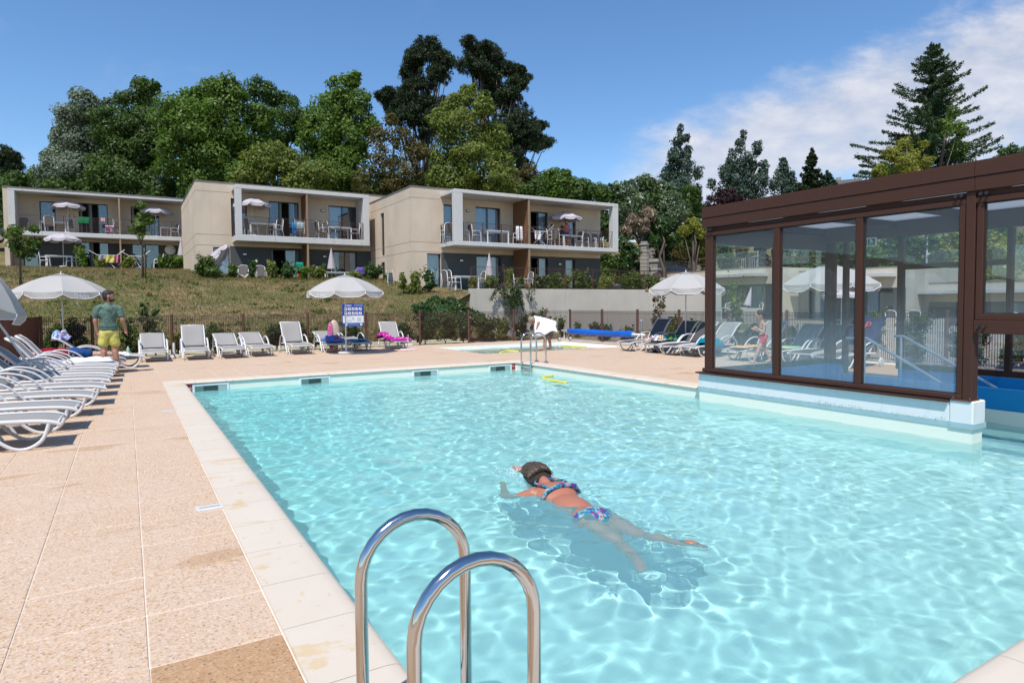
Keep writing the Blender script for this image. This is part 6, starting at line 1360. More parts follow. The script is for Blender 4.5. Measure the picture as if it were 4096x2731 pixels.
# person lying face down on the flattened lounger
O = Vector((-.9,17.7,.33)); t = thing('person', 'person in dark red top and blue shorts lying face down on a lounger', 'person', O)
hp, f_, sd_, u_ = head(L(-1.03,.05,.16), (-.25,.95,.0), 1.05)
pr = hp+[(L(-.93,0,.14),.055,L(-.8,0,.13),.07),('e',L(-.62,0,.13),(.26,.19,.12)),('e',L(-.25,0,.13),(.2,.17,.115)),(L(-.75,.2,.12),.06,L(-.95,.30,.06),.045),(L(-.95,.30,.06),.042,L(-1.15,.12,.04),.032),(L(-.75,-.2,.12),.06,L(-.95,-.30,.06),.045),(L(-.95,-.30,.06),.042,L(-1.12,-.1,.04),.032)]
pr += hand(L(-1.15,.12,.04),(-1,-.3,0),(0,-.6,.4))+hand(L(-1.12,-.1,.04),(-1,.3,0),(0,.6,.4))
for s_ in (-1,1): pr += [(L(-.15,s_*.09,.12),.10,L(.28,s_*.10,.09),.062),(L(.28,s_*.10,.09),.06,L(.42,s_*.10,.10),.058),(L(.42,s_*.10,.10),.056,L(.68,s_*.10,.07),.036),(L(.68,s_*.10,.07),.036,L(.80,s_*.11,.03),.034)]
blob('body', pr, skinB, t, .013, 3, O)
blob('top', [('e',L(-.62,0,.135),(.285,.215,.145)),('e',L(-.36,0,.135),(.2,.195,.135)),(L(-.74,.18,.13),.085,L(-.86,.26,.09),.07),(L(-.74,-.18,.13),.085,L(-.86,-.26,.09),.07)], clothmat('dark_red_top', [(.20,.008,.025),(.24,.012,.03),(.16,.006,.02)], 5), t, .014, 2, O)
blob('shorts', [('e',L(-.15,0,.135),(.2,.19,.135))]+[(L(-.1,s_*.09,.13),.115,L(.12,s_*.10,.11),.105) for s_ in (-1,1)], clothmat('navy_shorts', [(.015,.05,.17),(.02,.07,.22),(.012,.04,.13)], 7), t, .014, 2, O)
blob('hair', [('e',L(-1.06,.03,.20),(.10,.10,.085))], hairD, t, .012, 2, O)
# swimmer
O = Vector((3.25,4.1,WZ+.045)); t = thing('person', 'woman in patterned bikini swimming breaststroke across the pool', 'person', O)
hp, f_, sd_, u_ = head(L(.06,1.0,-.005), (.10,1,.0), 1.05)
pr = hp+[(L(.06,.95,.02),.055,L(.03,.78,-.02),.062),('e',L(.01,.60,-.075),(.205,.23,.115)),('e',L(-.03,.30,-.10),(.165,.24,.105)),('e',L(-.04,.02,-.14),(.20,.2,.125))]
pr += [(L(-.17,.68,-.055),.066,L(-.36,.86,-.15),.05),(L(-.36,.86,-.15),.045,L(-.22,1.12,-.12),.033),(L(.19,.72,-.05),.066,L(.30,1.0,-.09),.048),(L(.30,1.0,-.09),.045,L(.16,1.36,-.035),.033)]
pr += hand(L(-.22,1.12,-.12),(.4,1,.1),(1,0,0))+hand(L(.16,1.36,-.035),(-.25,1,.12),(-1,0,0),1,.1)
pr += [(L(-.13,-.05,-.17),.112,L(-.17,-.46,-.22),.072),(L(-.17,-.46,-.22),.068,L(-.27,-.80,-.23),.040),(L(-.27,-.80,-.23),.037,L(-.34,-.93,-.25),.034),(L(.06,-.05,-.17),.112,L(.02,-.46,-.18),.072),(L(.02,-.46,-.18),.068,L(.07,-.76,-.11),.040),(L(.07,-.76,-.11),.04,L(.14,-.90,-.065),.036),(L(.14,-.90,-.065),.038,L(.19,-.98,-.09),.03)]
sw = blob('body', pr, skinC, t, .0125, 3, O); sw.cycles.is_caustics_receiver = True
bik = clothmat('patterned_bikini', [(.35,.02,.10),(.03,.06,.35),(.02,.25,.25),(.45,.35,.38),(.30,.02,.08)], 22)
mb = MB(); ring = [(.205,.0),(.15,.09),(.0,.118),(-.15,.09),(-.205,.0)]
mb.tube([Vector((.01+x*1.02,.50,-.075+z*1.04)) for x,z in ring], .016, 6, flat=1.6)
mb.tube([Vector((-.10,.50,.03)),Vector((-.12,.62,.042)),Vector((-.11,.74,.02)),Vector((-.06,.80,.03))], .011, 6); mb.tube([Vector((.12,.50,.03)),Vector((.14,.64,.042)),Vector((.12,.76,.02)),Vector((.08,.80,.03))], .011, 6); obj('bikini_top', mb, bik, t, smooth=True)
blob('bikini_bottom', [('e',L(-.04,.0,-.135),(.21,.13,.13)),('e',L(-.04,-.09,-.14),(.16,.10,.125))], bik, t, .013, 2, O)
blob('hair', [('e',L(.055,.985,.035),(.128,.125,.095)),('e',L(.05,.90,.0),(.122,.10,.075)),('e',L(.06,1.04,.04),(.11,.08,.075))]+[('e',L(.055+.105*math.cos(k*.8)+random.uniform(-.015,.015),.93+.09*math.sin(k*.8),.01+random.uniform(-.03,.04)),(.03,.045,.028)) for k in range(9)]+[('e',L(.03+.03*k,.83-random.uniform(0,.03),-.015),(.022,.05,.018)) for k in range(4)], hairBr, t, .012, 2, O)
hs = MB(); rs = random.Random(4)
for k in range(120):
    a = rs.uniform(-1.5,1.5); c0 = Vector((.055,.985,.035)); R1, R2, R3 = .132, .130, .100; pts = []
    for j in range(6):
        f = j/5; th = 1.25-2.0*f; q = Vector((math.sin(a)*R1*math.cos(th*.6), math.sin(th)*R2*math.cos(a*.6), math.cos(a)*math.cos(th*.75)*R3+.004)); pts.append(c0+q+Vector((rs.gauss(0,.004),rs.gauss(0,.004),rs.gauss(0,.003))))
    pts.append(pts[-1]+Vector((rs.gauss(0,.012),-.035,-.03))); hs.tube(pts, [.003,.007,.008,.008,.007,.006,.002], 5)
tag(obj('hair_strands', hs, plain('wet_hair_strand', (.075,.05,.034), .35, .6, 30), t, smooth=True, fixn=False), kind='stuff')
sp = MB()
for k in range(260):
    a = Vector((random.gauss(.14,.15), 1.32+random.gauss(0,.10), max(-.045, abs(random.gauss(.0,.035))-.04))); r_ = random.uniform(.002,.007); sp.ell(a,(r_,)*3,4)
so_ = thing('splash', 'white splash of droplets thrown up in front of the swimmer', 'splash', O); tag(obj('droplets', sp, plain('foam', (.75,.80,.82), .2, .05), so_, fixn=False), kind='stuff')
# boy walking behind the first glass pane
foot = SG(*E1(690,830)); dv = Vector((-rt2.x,-rt2.y,0)).normalized(); lf = Vector((-dv.y,dv.x,0)); O = foot*.972-dv*.05; O.z = 0; H_ = 1.5+ray(*E1(830,185)).z*((O-Vector((0,0,0))).dot(Vector((fw.x,fw.y,0)).normalized())/Vector((fw.x,fw.y,0)).length) if False else 1.30
k_ = H_/1.28
t = thing('person', 'small boy in red swimming trunks walking behind the glass', 'person', O)
def B(a, s_, z): return O-dv*.24*k_+(dv*a+lf*s_)*k_+Vector((0,0,z*k_))
hp, f_, sd_, u_ = head(B(.06,0,1.165), dv*.9-lf*.15+Vector((0,0,-.25)), 1.0*k_)
pr = hp+[(B(.03,0,1.07),.04,B(0,0,.98),.05),('e',B(-.01,0,.86),(.085*k_,.085*k_,.16*k_)),(B(0,.12,.95),.045,B(0,-.12,.95),.045),('e',B(-.03,0,.66),(.10*k_,.10*k_,.11*k_)),(B(.0,.09,.86),.05,B(.0,-.09,.86),.05)]
pr += [(B(0,.13,.95),.042,B(.02,.15,.74),.032),(B(.02,.15,.74),.031,B(.14,.08,.84),.024),(B(0,-.13,.95),.042,B(-.02,-.15,.74),.032),(B(-.02,-.15,.74),.031,B(.14,-.06,.80),.024)]
pr += hand(B(.14,.08,.84),dv+Vector((0,0,.4)),Vector((0,0,1)),.75)+hand(B(.14,-.06,.80),dv+Vector((0,0,.4)),Vector((0,0,1)),.75)
pr += [(B(-.02,.055,.62),.072,B(.10,.06,.36),.048),(B(.10,.06,.36),.046,B(.22,.06,.06),.028),(B(.22,.06,.035),.03,B(.34,.06,.025),.024),(B(-.04,-.055,.62),.072,B(-.08,-.06,.35),.048),(B(-.08,-.06,.35),.046,B(-.22,-.06,.09),.028),(B(-.22,-.06,.06),.03,B(-.12,-.06,.025),.024)]
blob('body', pr, skinB, t, .0115, 3, O); blob('trunks', [('e',B(-.03,0,.64),(.118*k_,.118*k_,.085*k_)),(B(-.02,.055,.62),.085,B(.02,.06,.52),.078),(B(-.04,-.055,.62),.085,B(-.06,-.06,.52),.078)], clothmat('red_trunks', [(.48,.02,.05),(.55,.03,.07),(.6,.3,.3)], 4), t, .012, 2, O)
c = B(.06,0,1.165); blob('hair', [('e',c-f_*.02+u_*.035,(.10,.088,.095)),('e',c-f_*.045-u_*.01,(.065,.08,.075))], hairD, t, .011, 2, O)
# person bending over the paddling pool edge with a white towel
A_ = SG(*ZL(950,868)); O = A_+Vector((rt2.x,rt2.y,0))*.16; O.z = 0; dv = Vector((-rt2.x,-rt2.y,0)).normalized(); lf = Vector((-dv.y,dv.x,0)); k_ = .98
t = thing('person', 'bent-over person wrapped in a white towel at the paddling pool edge', 'person', O)
def B(a, s_, z): return O+(dv*a+lf*s_)*k_+Vector((0,0,z*k_))
hp, f_, sd_, u_ = head(B(.50,0,.98), dv*.55+Vector((0,0,-.8)), 1.02)
pr = hp+[(B(.42,0,.95),.052,B(.32,0,.93),.065),(B(.28,0,.90),.14,B(-.12,0,.80),.145),('e',B(-.14,0,.77),(.165,.165,.145)),(B(.28,.16,.90),.058,B(.36,.19,.66),.046),(B(.36,.19,.66),.044,B(.46,.12,.46),.033),(B(.28,-.16,.90),.058,B(.36,-.19,.66),.046),(B(.36,-.19,.66),.044,B(.46,-.12,.46),.033)]
pr += hand(B(.46,.12,.46),dv+Vector((0,0,-.8)),lf*-1)+hand(B(.46,-.12,.46),dv+Vector((0,0,-.8)),lf)
pr += [(B(-.14,.09,.76),.10,B(.04,.10,.42),.062),(B(.04,.10,.42),.06,B(.12,.10,.06),.036),(B(.12,.10,.04),.04,B(.30,.10,.03),.03),(B(-.16,-.09,.76),.10,B(-.08,-.10,.42),.062),(B(-.08,-.10,.42),.06,B(-.13,-.10,.06),.036),(B(-.13,-.10,.04),.04,B(.05,-.10,.03),.03)]
blob('body', pr, skinA, t, .014, 3, O)
blob('shorts', [('e',B(-.14,0,.76),(.18,.18,.14)),(B(-.13,.09,.72),.125,B(-.01,.10,.46),.11),(B(-.15,-.09,.72),.125,B(-.10,-.10,.46),.11)], clothmat('dark_patterned_shorts', [(.05,.04,.04),(.22,.17,.15),(.07,.05,.05)], 18), t, .014, 2, O)
blob('hair', [('e',B(.49,0,1.02),(.11,.10,.10)),('e',B(.44,0,.99),(.08,.095,.085)),('e',B(.55,0,1.02),(.07,.085,.06))], plain('fair_hair', (.30,.22,.14), .6, .3, 50, bump=.4), t, .012, 2, O)
tw = MB()
def towel(u, v):
    s2 = (v-.5)*2; a = .40-.66*u; z = 1.16-.10*u-.07*u*u; dr_ = abs(s2); wv = .03*math.sin(u*9+s2*7)+.025*math.sin(v*31)
    return B(a+.10*dr_*(.3-u)+wv*.6, s2*(.26+.06*(1-dr_)), z-.035-(max(0,dr_-.35)**1.25)*(.85+.40*math.sin(u*4+1)*(1 if s2 < 0 else .6))+wv*.3)-O
obj('towel', MB().grid(26,34,towel), plain('white_towel', (.74,.75,.78), .95, .05, 8, bump=.3), t, smooth=True, fixn=False, solid=.012)
obj('sandals', MB().cbox(B(.20,.10,.012)-O,(.10,.10,.024)).cbox(B(.0,-.10,.012)-O,(.10,.10,.024)), MT['rubber'], t, bev=.01)
# people on the right building balcony
def sitter(label, X_, Y_, Z_, topm, standing=False, s_=1.0):
    global O
    O = Vector((X_,Y_,Z_)); t = thing('person', label, 'person', O, 0, 'people on the right building balcony')
    if standing:
        hp, f_, sd_, u_ = head(L(0,0,1.56), (-.8,-.5,0), 1.05); pr = hp+[(L(0,0,1.36),.05,L(0,0,1.46),.05),('e',L(0,0,1.2),(.17,.11,.2)),('e',L(0,0,.95),(.16,.12,.14)),(L(-.15,0,1.33),.05,L(-.42,-.1,1.30),.04),(L(-.42,-.1,1.30),.038,L(-.68,-.16,1.33),.03),(L(.16,0,1.33),.05,L(.22,0,1.06),.04),(L(.22,0,1.06),.038,L(.10,-.12,.92),.03)]
        pr += hand(L(-.68,-.16,1.33),(-1,-.2,0),(0,0,1))+hand(L(.10,-.12,.92),(-.6,-.6,0),(0,0,1))
        for k in (-1,1): pr += [(L(k*.08,0,.9),.09,L(k*.09,0,.48),.06),(L(k*.09,0,.48),.056,L(k*.1,.02,.07),.036),(L(k*.1,0,.04),.036,L(k*.1,-.14,.03),.03)]
        blob('body', pr, skinA, t, .018, 2, O); blob('top', [('e',L(0,0,1.18),(.185,.13,.23)),('e',L(0,0,.95),(.175,.135,.1))], topm, t, .018, 2, O); blob('shorts', [('e',L(0,0,.86),(.175,.135,.12))]+[(L(k*.08,0,.85),.105,L(k*.09,0,.62),.1) for k in (-1,1)], plain('denim', (.05,.07,.12), .9), t, .018, 2, O)
        blob('hair', [('e',L(.02,.03,1.6),(.11,.11,.12)),('e',L(.05,.06,1.45),(.09,.07,.14))], hairD, t, .016, 2, O)
    else:
        hp, f_, sd_, u_ = head(L(0,0,1.22), (.9,-.3,0), 1.05); pr = hp+[(L(0,0,1.0),.05,L(0,0,1.12),.05),('e',L(-.02,0,.84),(.13,.18,.22)),('e',L(-.03,0,.58),(.16,.17,.13)),(L(0,.2,.96),.055,L(.05,.23,.72),.042),(L(.05,.23,.72),.04,L(.27,.16,.70),.03),(L(0,-.2,.96),.055,L(.05,-.23,.72),.042),(L(.05,-.23,.72),.04,L(.27,-.16,.70),.03)]
        pr += hand(L(.27,.16,.70),(1,-.2,0),(0,0,1))+hand(L(.27,-.16,.70),(1,.2,0),(0,0,1))
        for k in (-1,1): pr += [(L(0,k*.09,.52),.09,L(.42,k*.10,.50),.06),(L(.42,k*.10,.50),.056,L(.46,k*.1,.07),.036),(L(.46,k*.1,.04),.036,L(.58,k*.1,.03),.03)]
        blob('body', pr, skinA, t, .018, 2, O); blob('top', [('e',L(-.02,0,.84),(.15,.2,.24)),('e',L(-.02,0,.62),(.16,.185,.1)),(L(0,.2,.95),.07,L(.03,.22,.82),.065),(L(0,-.2,.95),.07,L(.03,-.22,.82),.065)], topm, t, .018, 2, O); blob('shorts', [('e',L(-.03,0,.55),(.175,.18,.11))]+[(L(0,k*.09,.53),.105,L(.28,k*.1,.51),.085) for k in (-1,1)], plain('dark_shorts', (.03,.035,.05), .9), t, .018, 2, O)
        blob('hair', [('e',L(-.02,0,1.26),(.105,.095,.10))], hairD, t, .016, 2, O)
sitter('standing woman in coral top pointing from under the balcony parasol', at_px(Z3,1875,560,31.75), 31.75, 4.91, plain('coral_top', (.5,.13,.14), .9), True)
sitter('seated man in white shirt on the right building balcony', at_px(Z3,1745,560,31.9), 31.9, 4.91, plain('white_shirt', (.62,.62,.64), .9))
sitter('seated person in dark top on the right building balcony', at_px(Z3,1835,560,32.0), 32.0, 4.91, plain('dark_top', (.05,.035,.04), .9))

# ------------------------------------------------------------------ things lying about
def cloth(name, label, mat, loc, sx, sy, rz=0, lump=.06, seed=1, cat='towel', drape=0, nx=22, ny=18, tilt=(0,0), group=None, edge=.12):
    rr_ = random.Random(seed); ph = [rr_.uniform(0,6.28) for _ in range(10)]
    def fn(u, v):
        a, b = u-.5, v-.5; w_ = 1+edge*math.sin(ph[0]+6*b+3*a)+edge*.6*math.sin(ph[1]+9*a); x = a*sx*w_; y = b*sy*(1+edge*math.sin(ph[2]+7*a))
        h = abs(math.sin(ph[3]+a*7+b*5+1.5*math.sin(ph[4]+b*6)))*.6+abs(math.sin(ph[5]+b*9-a*4+math.sin(ph[6]+a*7)))*.5; ed = min(1, 5*min(u,1-u,v,1-v)+.05); z = lump*h*ed+.004
        if drape: z -= drape*max(0, abs(b)*2-.62)**1.1
        return (x+.02*math.sin(ph[7]+b*14), y+.02*math.sin(ph[8]+a*15), z)
    o = obj(name, MB().grid(nx,ny,fn), mat, None, smooth=True, fixn=False, solid=.008); o.location = loc; o.rotation_euler = (tilt[0],tilt[1],rz); return tag(o, label, cat, group)
cB = clothmat('blue_white_print', [(.02,.16,.48),(.62,.66,.70),(.03,.22,.55),(.55,.25,.28),(.68,.70,.72)], 9); cW = clothmat('white_terry', [(.72,.72,.74),(.76,.76,.77)], 3); cBl = clothmat('blue_character_towel', [(.02,.10,.40),(.03,.22,.62),(.30,.06,.06),(.03,.18,.55)], 6)
cCy = clothmat('cyan_towel', [(.02,.22,.42),(.03,.30,.55)], 5); cMg = clothmat('magenta_towel', [(.28,.01,.16),(.42,.02,.26),(.60,.30,.45)], 5); cRd = clothmat('red_white_towel', [(.60,.05,.04),(.70,.68,.66),(.03,.06,.22),(.65,.45,.04)], 7); cNv = clothmat('navy_green_towel', [(.02,.03,.10),(.10,.20,.03),(.02,.25,.22),(.015,.02,.06)], 6)
cTe = clothmat('teal_towel', [(.0,.15,.22),(.0,.20,.28)], 4); cOr = clothmat('orange_pattern_towel', [(.62,.12,.12),(.72,.40,.20),(.70,.55,.25),(.60,.10,.14)], 8); cYe = clothmat('yellow_green_towel', [(.55,.58,.20),(.20,.45,.42)], 4)
bx, bz = back_pt(.70, 40)
cloth('towel','crumpled blue and white printed towel over the raised lounger back',cB,(.36-bx+.02,18.75,bz+.05),.34,.66,0,.15,3,drape=.22,tilt=(0,0),edge=.2)
cloth('towel','white towel heaped on the lounger in front of the standing man',cW,(-.75,16.5,.33),.85,.42,.1,.10,5)
cloth('towel','folded white cloth beside the feet of the lying person',cW,(-.12,17.75,.34),.32,.35,.4,.10,6)
cloth('towel','grey blue garment next to the white towel heap',clothmat('grey_violet_cloth', [(.30,.31,.42),(.42,.43,.52)],9),(-1.28,16.5,.33),.35,.34,.3,.07,8)
cloth('towel','bunched blue printed towel on the shaded lounger beside the parasol pole',cBl,(5.73,21.05,.36),.62,.72,0,.16,9,drape=.1)
cloth('towel','flat cyan towel on the shaded flattened lounger',cCy,(6.55,21.05,.345),.58,.7,0,.03,10)
cloth('towel','magenta towel spread over the seat of the upright lounger',cMg,(7.88,20.85,.345),.82,.62,.1,.06,11,drape=.16)
cloth('towel','magenta and white towel hanging over the lounger armrest',cMg,(7.50,21.0,.46),.30,.5,.2,.12,12,drape=.3)
cloth('garment','pale pink garment dropped on the deck in front of the lounger',clothmat('pink_cloth', [(.62,.42,.42),(.70,.55,.54)],6),(7.95,19.95,.006),.5,.3,.2,.05,13,cat='garment')
cloth('towel','red and white patterned towel bundle on a charcoal lounger',cRd,(13.95,14.55,.35),.62,.5,.4,.16,14)
cloth('towel','navy and green towel heap behind the red bundle',cNv,(14.45,14.3,.36),.6,.55,.1,.17,15)
cloth('towel','teal towel hanging off the pale lounger beside the enclosure corner',cTe,(13.95,12.45,.38),.5,.7,.2,.11,16,drape=.4)
cloth('towel','orange and red patterned towel on the lounger behind the first pane',cOr,(13.85,11.05,.345),1.0,.6,0,.03,17)
cloth('towel','yellow green striped towel on the lounger behind the boy',cYe,(14.3,10.3,.345),.8,.6,0,.03,18)
bx, bz = back_pt(.60, 50); o = cloth('towel','navy towel with red and white letters over a lounger back near the enclosure door',clothmat('navy_towel', [(.02,.025,.06),(.03,.035,.08)],3),(13.2+bx-.05,8.55,bz+.08),.75,.74,0,.03,19,tilt=(0,-R(50)),drape=.1)
red2 = plain('red_print', (.5,.04,.05), .9); text('P', .30, MT['text_white'], o, Matrix.Translation((.05,.17,.06)) @ Matrix.Rotation(R(-90),4,'Z')); text('P', .30, red2, o, Matrix.Translation((.05,-.06,.06)) @ Matrix.Rotation(R(-90),4,'Z'))
# clothes on balcony rails and racks
gn = clothmat('green_towel', [(.02,.13,.05),(.03,.17,.07)],4)
def hang(label, mat, x, y, z, w_, h, seed, cat='towel'):
    rr_ = random.Random(seed); p1, p2 = rr_.uniform(0,6), rr_.uniform(0,6)
    def fn(u, v):
        s_ = (v-.5)*2; yy = .03*(-1 if s_ > 0 else 1)*min(1,abs(s_)*4)+.02*math.sin(u*13+p1)*abs(s_); return ((u-.5)*w_*(1-.06*abs(s_)*math.sin(p2)), yy, .02-abs(s_)*h*(.9 if s_ > 0 else .6))
    o = obj('towel' if cat == 'towel' else 'garment', MB().grid(14,13,fn), mat, None, smooth=True, fixn=False, solid=.01); o.location = (x,y,z); return tag(o, label, cat, 'laundry hung on the balconies')
hang('dark green towel over the left building balcony rail', gn, at_px(Z1,770,450,51.05), 51.05, 7.46, .62, .5, 1); hang('small orange swimsuit on the left building balcony rail', clothmat('orange_swimsuit', [(.55,.12,.08),(.6,.5,.45)],9), at_px(Z1,945,450,51.05), 51.05, 7.46, .26, .3, 2, 'garment')
hang('pink and white towel over the low stool on the left building balcony', clothmat('pink_towel', [(.55,.10,.22),(.7,.6,.64)],8), at_px(Z1,1005,500,51.3), 51.3, 7.0, .5, .5, 3)
hang('striped teal towel hung on the middle building balcony', clothmat('teal_stripe', [(.05,.25,.32),(.5,.55,.55),(.03,.18,.3)],9), at_px(Z2,1150,450,38.5), 38.5, 6.35, .42, .42, 4); hang('bright blue towel hung on the middle building balcony', clothmat('bright_blue', [(.02,.2,.5),(.03,.26,.6)],4), at_px(Z2,1093,500,38.5), 38.5, 6.3, .2, .8, 5)
hang('white towel draped on a chair by the right building divider', cW, at_px(Z3,1440,560,31.6), 31.6, 5.95, .42, .9, 6); hang('violet towel on a chair back behind the shrubs of the middle building', clothmat('violet', [(.12,.08,.34),(.16,.11,.42)],4), at_px(Z2,1710,940,37.6), 37.6, 3.75, .5, .5, 7)
hang('red cloth hanging from the folded green chair', clothmat('red_cloth', [(.5,.03,.04),(.6,.05,.05)],4), at_px(Z2,1142,960,37.4), 37.4, 3.3, .2, .7, 8); hang('emerald towel on the folded chair before the dark doorway', clothmat('emerald', [(.0,.2,.13),(.02,.28,.2)],5), at_px(Z2,1145,880,37.4), 37.4, 3.95, .4, .45, 9)
def rack(label, x, y, z, w_, garments):
    t = thing('drying_rack', label, 'drying rack', (x,y,z), 0, 'laundry drying racks'); m_ = MT['white_metal']; mb = MB()
    for yy in (-.25,.25): mb.tube([(-w_/2-.45,yy,1.15),(-w_/2,yy,.85),(w_/2,yy,.85),(w_/2+.45,yy,1.25)],.012,6); mb.tube([(-w_/2+.1,yy,0),(w_/2-.2,-yy,.85)],.012,6); mb.tube([(w_/2-.1,yy,0),(-w_/2+.2,-yy,.85)],.012,6)
    obj('frame', mb, m_, t); ln = MB()
    for k in range(7): ln.tube([(-w_/2,-.25+.5*k/6,.85),(w_/2,-.25+.5*k/6,.85)],.004,4)
    obj('lines', ln, m_, t)
    for i, (m2, gx2, gw) in enumerate(garments):
        o = obj('laundry', MB().grid(8,8,lambda u,v: (gx2+(u-.5)*gw,-.2+.1*i+.03*math.sin(u*9+v*4),.86-v*.5)), m2, t, fixn=False, solid=.01)
rack('drying rack with yellow and pink washing in front of the left building', at_px(Z1,985,830,50.2), 50.2, 4.1, 1.1, [(clothmat('yellow_cloth', [(.6,.52,.10),(.65,.6,.2)],4),.15,.5),(clothmat('pink_cloth2', [(.6,.12,.25),(.65,.25,.35)],4),.45,.35),(cB,-.3,.4)])
rack('empty white drying rack right of the lime shrub at the left building', at_px(Z1,1250,850,50.3), 50.3, 4.1, .8, [])
rack('drying rack half behind the divider on the right building balcony', at_px(Z3,1620,600,31.7), 31.7, 4.91, .9, [(cW,-.2,.4)])
def folded(label, x, y, z, rz, mat, tilt=R(12)):
    t = thing('folding_chair', label, 'chair', (x,y,z), rz, 'folded deck chairs'); mb = MB(); w_ = .28
    for q in (-1,1): mb.tube([(q*w_,0,0),(q*w_,.12,1.1)],.014,6); mb.tube([(q*w_*.9,.16,0),(q*w_*.9,.0,.95)],.012,6)
    for k in range(9): mb.tube([(-w_,.02+.01*k,.22+.1*k),(w_,.02+.01*k,.22+.1*k)],.007,5)
    obj('frame', mb, MT['white_metal'], t)
    if mat: obj('webbing', MB().grid(3,5,lambda u,v: ((u-.5)*w_*1.8,.05+.09*v-.01,.35+.6*v)), mat, t, fixn=False, solid=.008)
folded('folded white chair standing against the rail left of the middle building divider', at_px(Z2,1150,500,38.7), 38.7, 5.47, .1, None); folded('folded white chair right of the middle building divider', at_px(Z2,1275,500,38.8), 38.8, 5.47, -.1, None)
folded('folded green chair standing before the dark doorway of the middle building', at_px(Z2,1140,950,37.5), 37.5, 2.75, .1, clothmat('green_web', [(.0,.2,.12),(.0,.25,.16)],4)); folded('folded white lounger leaning on the cream wall between two buildings', at_px(Z2,1990,1000,33.6), 33.6, 2.35, .6, MT['sling_dark'])
folded('dark folded chair by the parasol on the left building balcony', at_px(Z1,660,520,51.6), 51.6, 6.43, 1.0, MT['sling_dark']); folded('folded blue grey chairs leaning by the post of the left building balcony', at_px(Z1,1085,520,51.5), 51.5, 6.43, .6, MT['sling_dark'])
# rules sign on the fence
X0_, X1_ = 6.47, 7.24; zb_, zt_ = .76, 1.57; t = thing('rules_sign', 'blue pool rules sign with white pictogram squares fixed to the fence', 'sign', ((X0_+X1_)/2,22.30,(zb_+zt_)/2)); w_, h_ = (X1_-X0_)/2, (zt_-zb_)/2
blue = plain('sign_blue', (.012,.065,.33), .35, .03); wht = MT['text_white']; obj('board', MB().box(-w_,w_,-.012,.012,-h_,h_), blue, t, bev=.003); obj('white_panel', MB().box(-w_+.012,w_-.012,-.0135,-.0122,-h_+.13,-h_+.38), wht, t)
text('Odalys', .085, wht, t, Matrix.Translation((-.17,-.0135,h_-.06)) @ RX); obj('swash', MB().tube([(-.29,-.0135,h_-.105),(-.15,-.0135,h_-.095),(-.03,-.0135,h_-.11)],[.001,.004,.001],5), wht, t); text('RESIDENCE DE TOURISME', .026, wht, t, Matrix.Translation((.19,-.0135,h_-.04)) @ RX); text('LE CLOS SAINT MICHEL', .030, wht, t, Matrix.Translation((.19,-.0135,h_-.075)) @ RX)
rd_ = plain('prohibition_red', (.5,.03,.03), .5); bk = MT['black']
for r_ in range(2):
    for c_ in range(5):
        x = -.26+.13*c_; z = h_-.19-.155*r_; o = obj('pictogram', MB().box(x-.05,x+.05,-.0138,-.0122,z-.05,z+.05), wht, t)
        mb = MB().bar((x-.04,-.0145,z-.04),(x+.04,-.0145,z+.04),.001,.010); obj('stroke', mb, rd_, o)
        mb = MB(); sh_ = (r_*5+c_)
        mb.bar((x-.03,-.0142,z-.02+.01*(sh_%3)),(x+.03,-.0142,z-.01+.012*(sh_%2)),.0008,.010); mb.bar((x-.02+.01*(sh_%4),-.0142,z-.035),(x+.01,-.0142,z+.03),.0008,.009); mb.lathe([(.009,0),(.009,.0008)],8,Matrix.Translation((x+.02-.01*(sh_%3),-.0142,z+.03)) @ Matrix.Rotation(R(90),4,'X')); obj('symbol', mb, bk, o)
text('PROFONDEUR DU BASSIN', .020, bk, t, Matrix.Translation((-.2,-.0142,-h_+.36)) @ RX); mb = MB(); gn2 = plain('diagram_green', (.05,.3,.18), .6)
for a, b in (((-.30,.31),(-.30,.25)),((-.30,.25),(.02,.22)),((.02,.22),(.02,.31)),((-.30,.31),(.02,.31)),((-.30,.20),(-.06,.20)),((-.30,.165),(-.06,.165)),((-.30,.20),(-.30,.165)),((-.06,.20),(-.06,.165))): mb.bar((a[0],-.0142,-h_+a[1]),(b[0],-.0142,-h_+b[1]),.0008,.006)
obj('diagram', mb, gn2, t); obj('figure_mark', MB().box(-.02,-.005,-.0148,-.0140,-h_+.24,-h_+.33), bk, t)
mb = MB()
for k in range(5): mb.box(.13,.30-.02*(k%2),-.0146,-.0140,-h_+.19+.028*k,-h_+.20+.028*k)
obj('small_print', mb, plain('grey_print', (.3,.33,.36), .7), t)
for x in (-.26,.28): o = obj('pictogram', MB().box(x-.04,x+.04,-.0138,-.0122,-h_+.03,-h_+.11), wht, t); obj('symbol', MB().bar((x-.02,-.0145,-h_+.045),(x+.01,-.0145,-h_+.095),.0008,.012), plain('orange_mark', (.5,.2,.08), .6), o)
mb = MB()
for k in range(4): mb.box(-.19,.2,-.0138,-.0122,-h_+.035+.02*k,-h_+.043+.02*k)
obj('footer_print', mb, plain('pale_blue_print', (.25,.35,.6), .6), t)
for x in (-w_+.03,w_-.03): obj('bracket', MB().box(x-.012,x+.012,.012,.09,.1,.16), MT['steel'], t)
# padded pink float standing behind the loungers
t = thing('pool_float', 'pink and cream inflatable seat standing behind the parasol pole', 'float', (6.02,21.75,0)); obj('float_body', MB().ell((0,0,.52),(.20,.10,.50),12), plain('cream_vinyl', (.52,.42,.33), .4), t, smooth=True); obj('pink_panel', MB().ell((-.13,-.03,.50),(.11,.10,.46),12), clothmat('pink_petals', [(.45,.03,.2),(.55,.25,.35)],14), t, smooth=True)
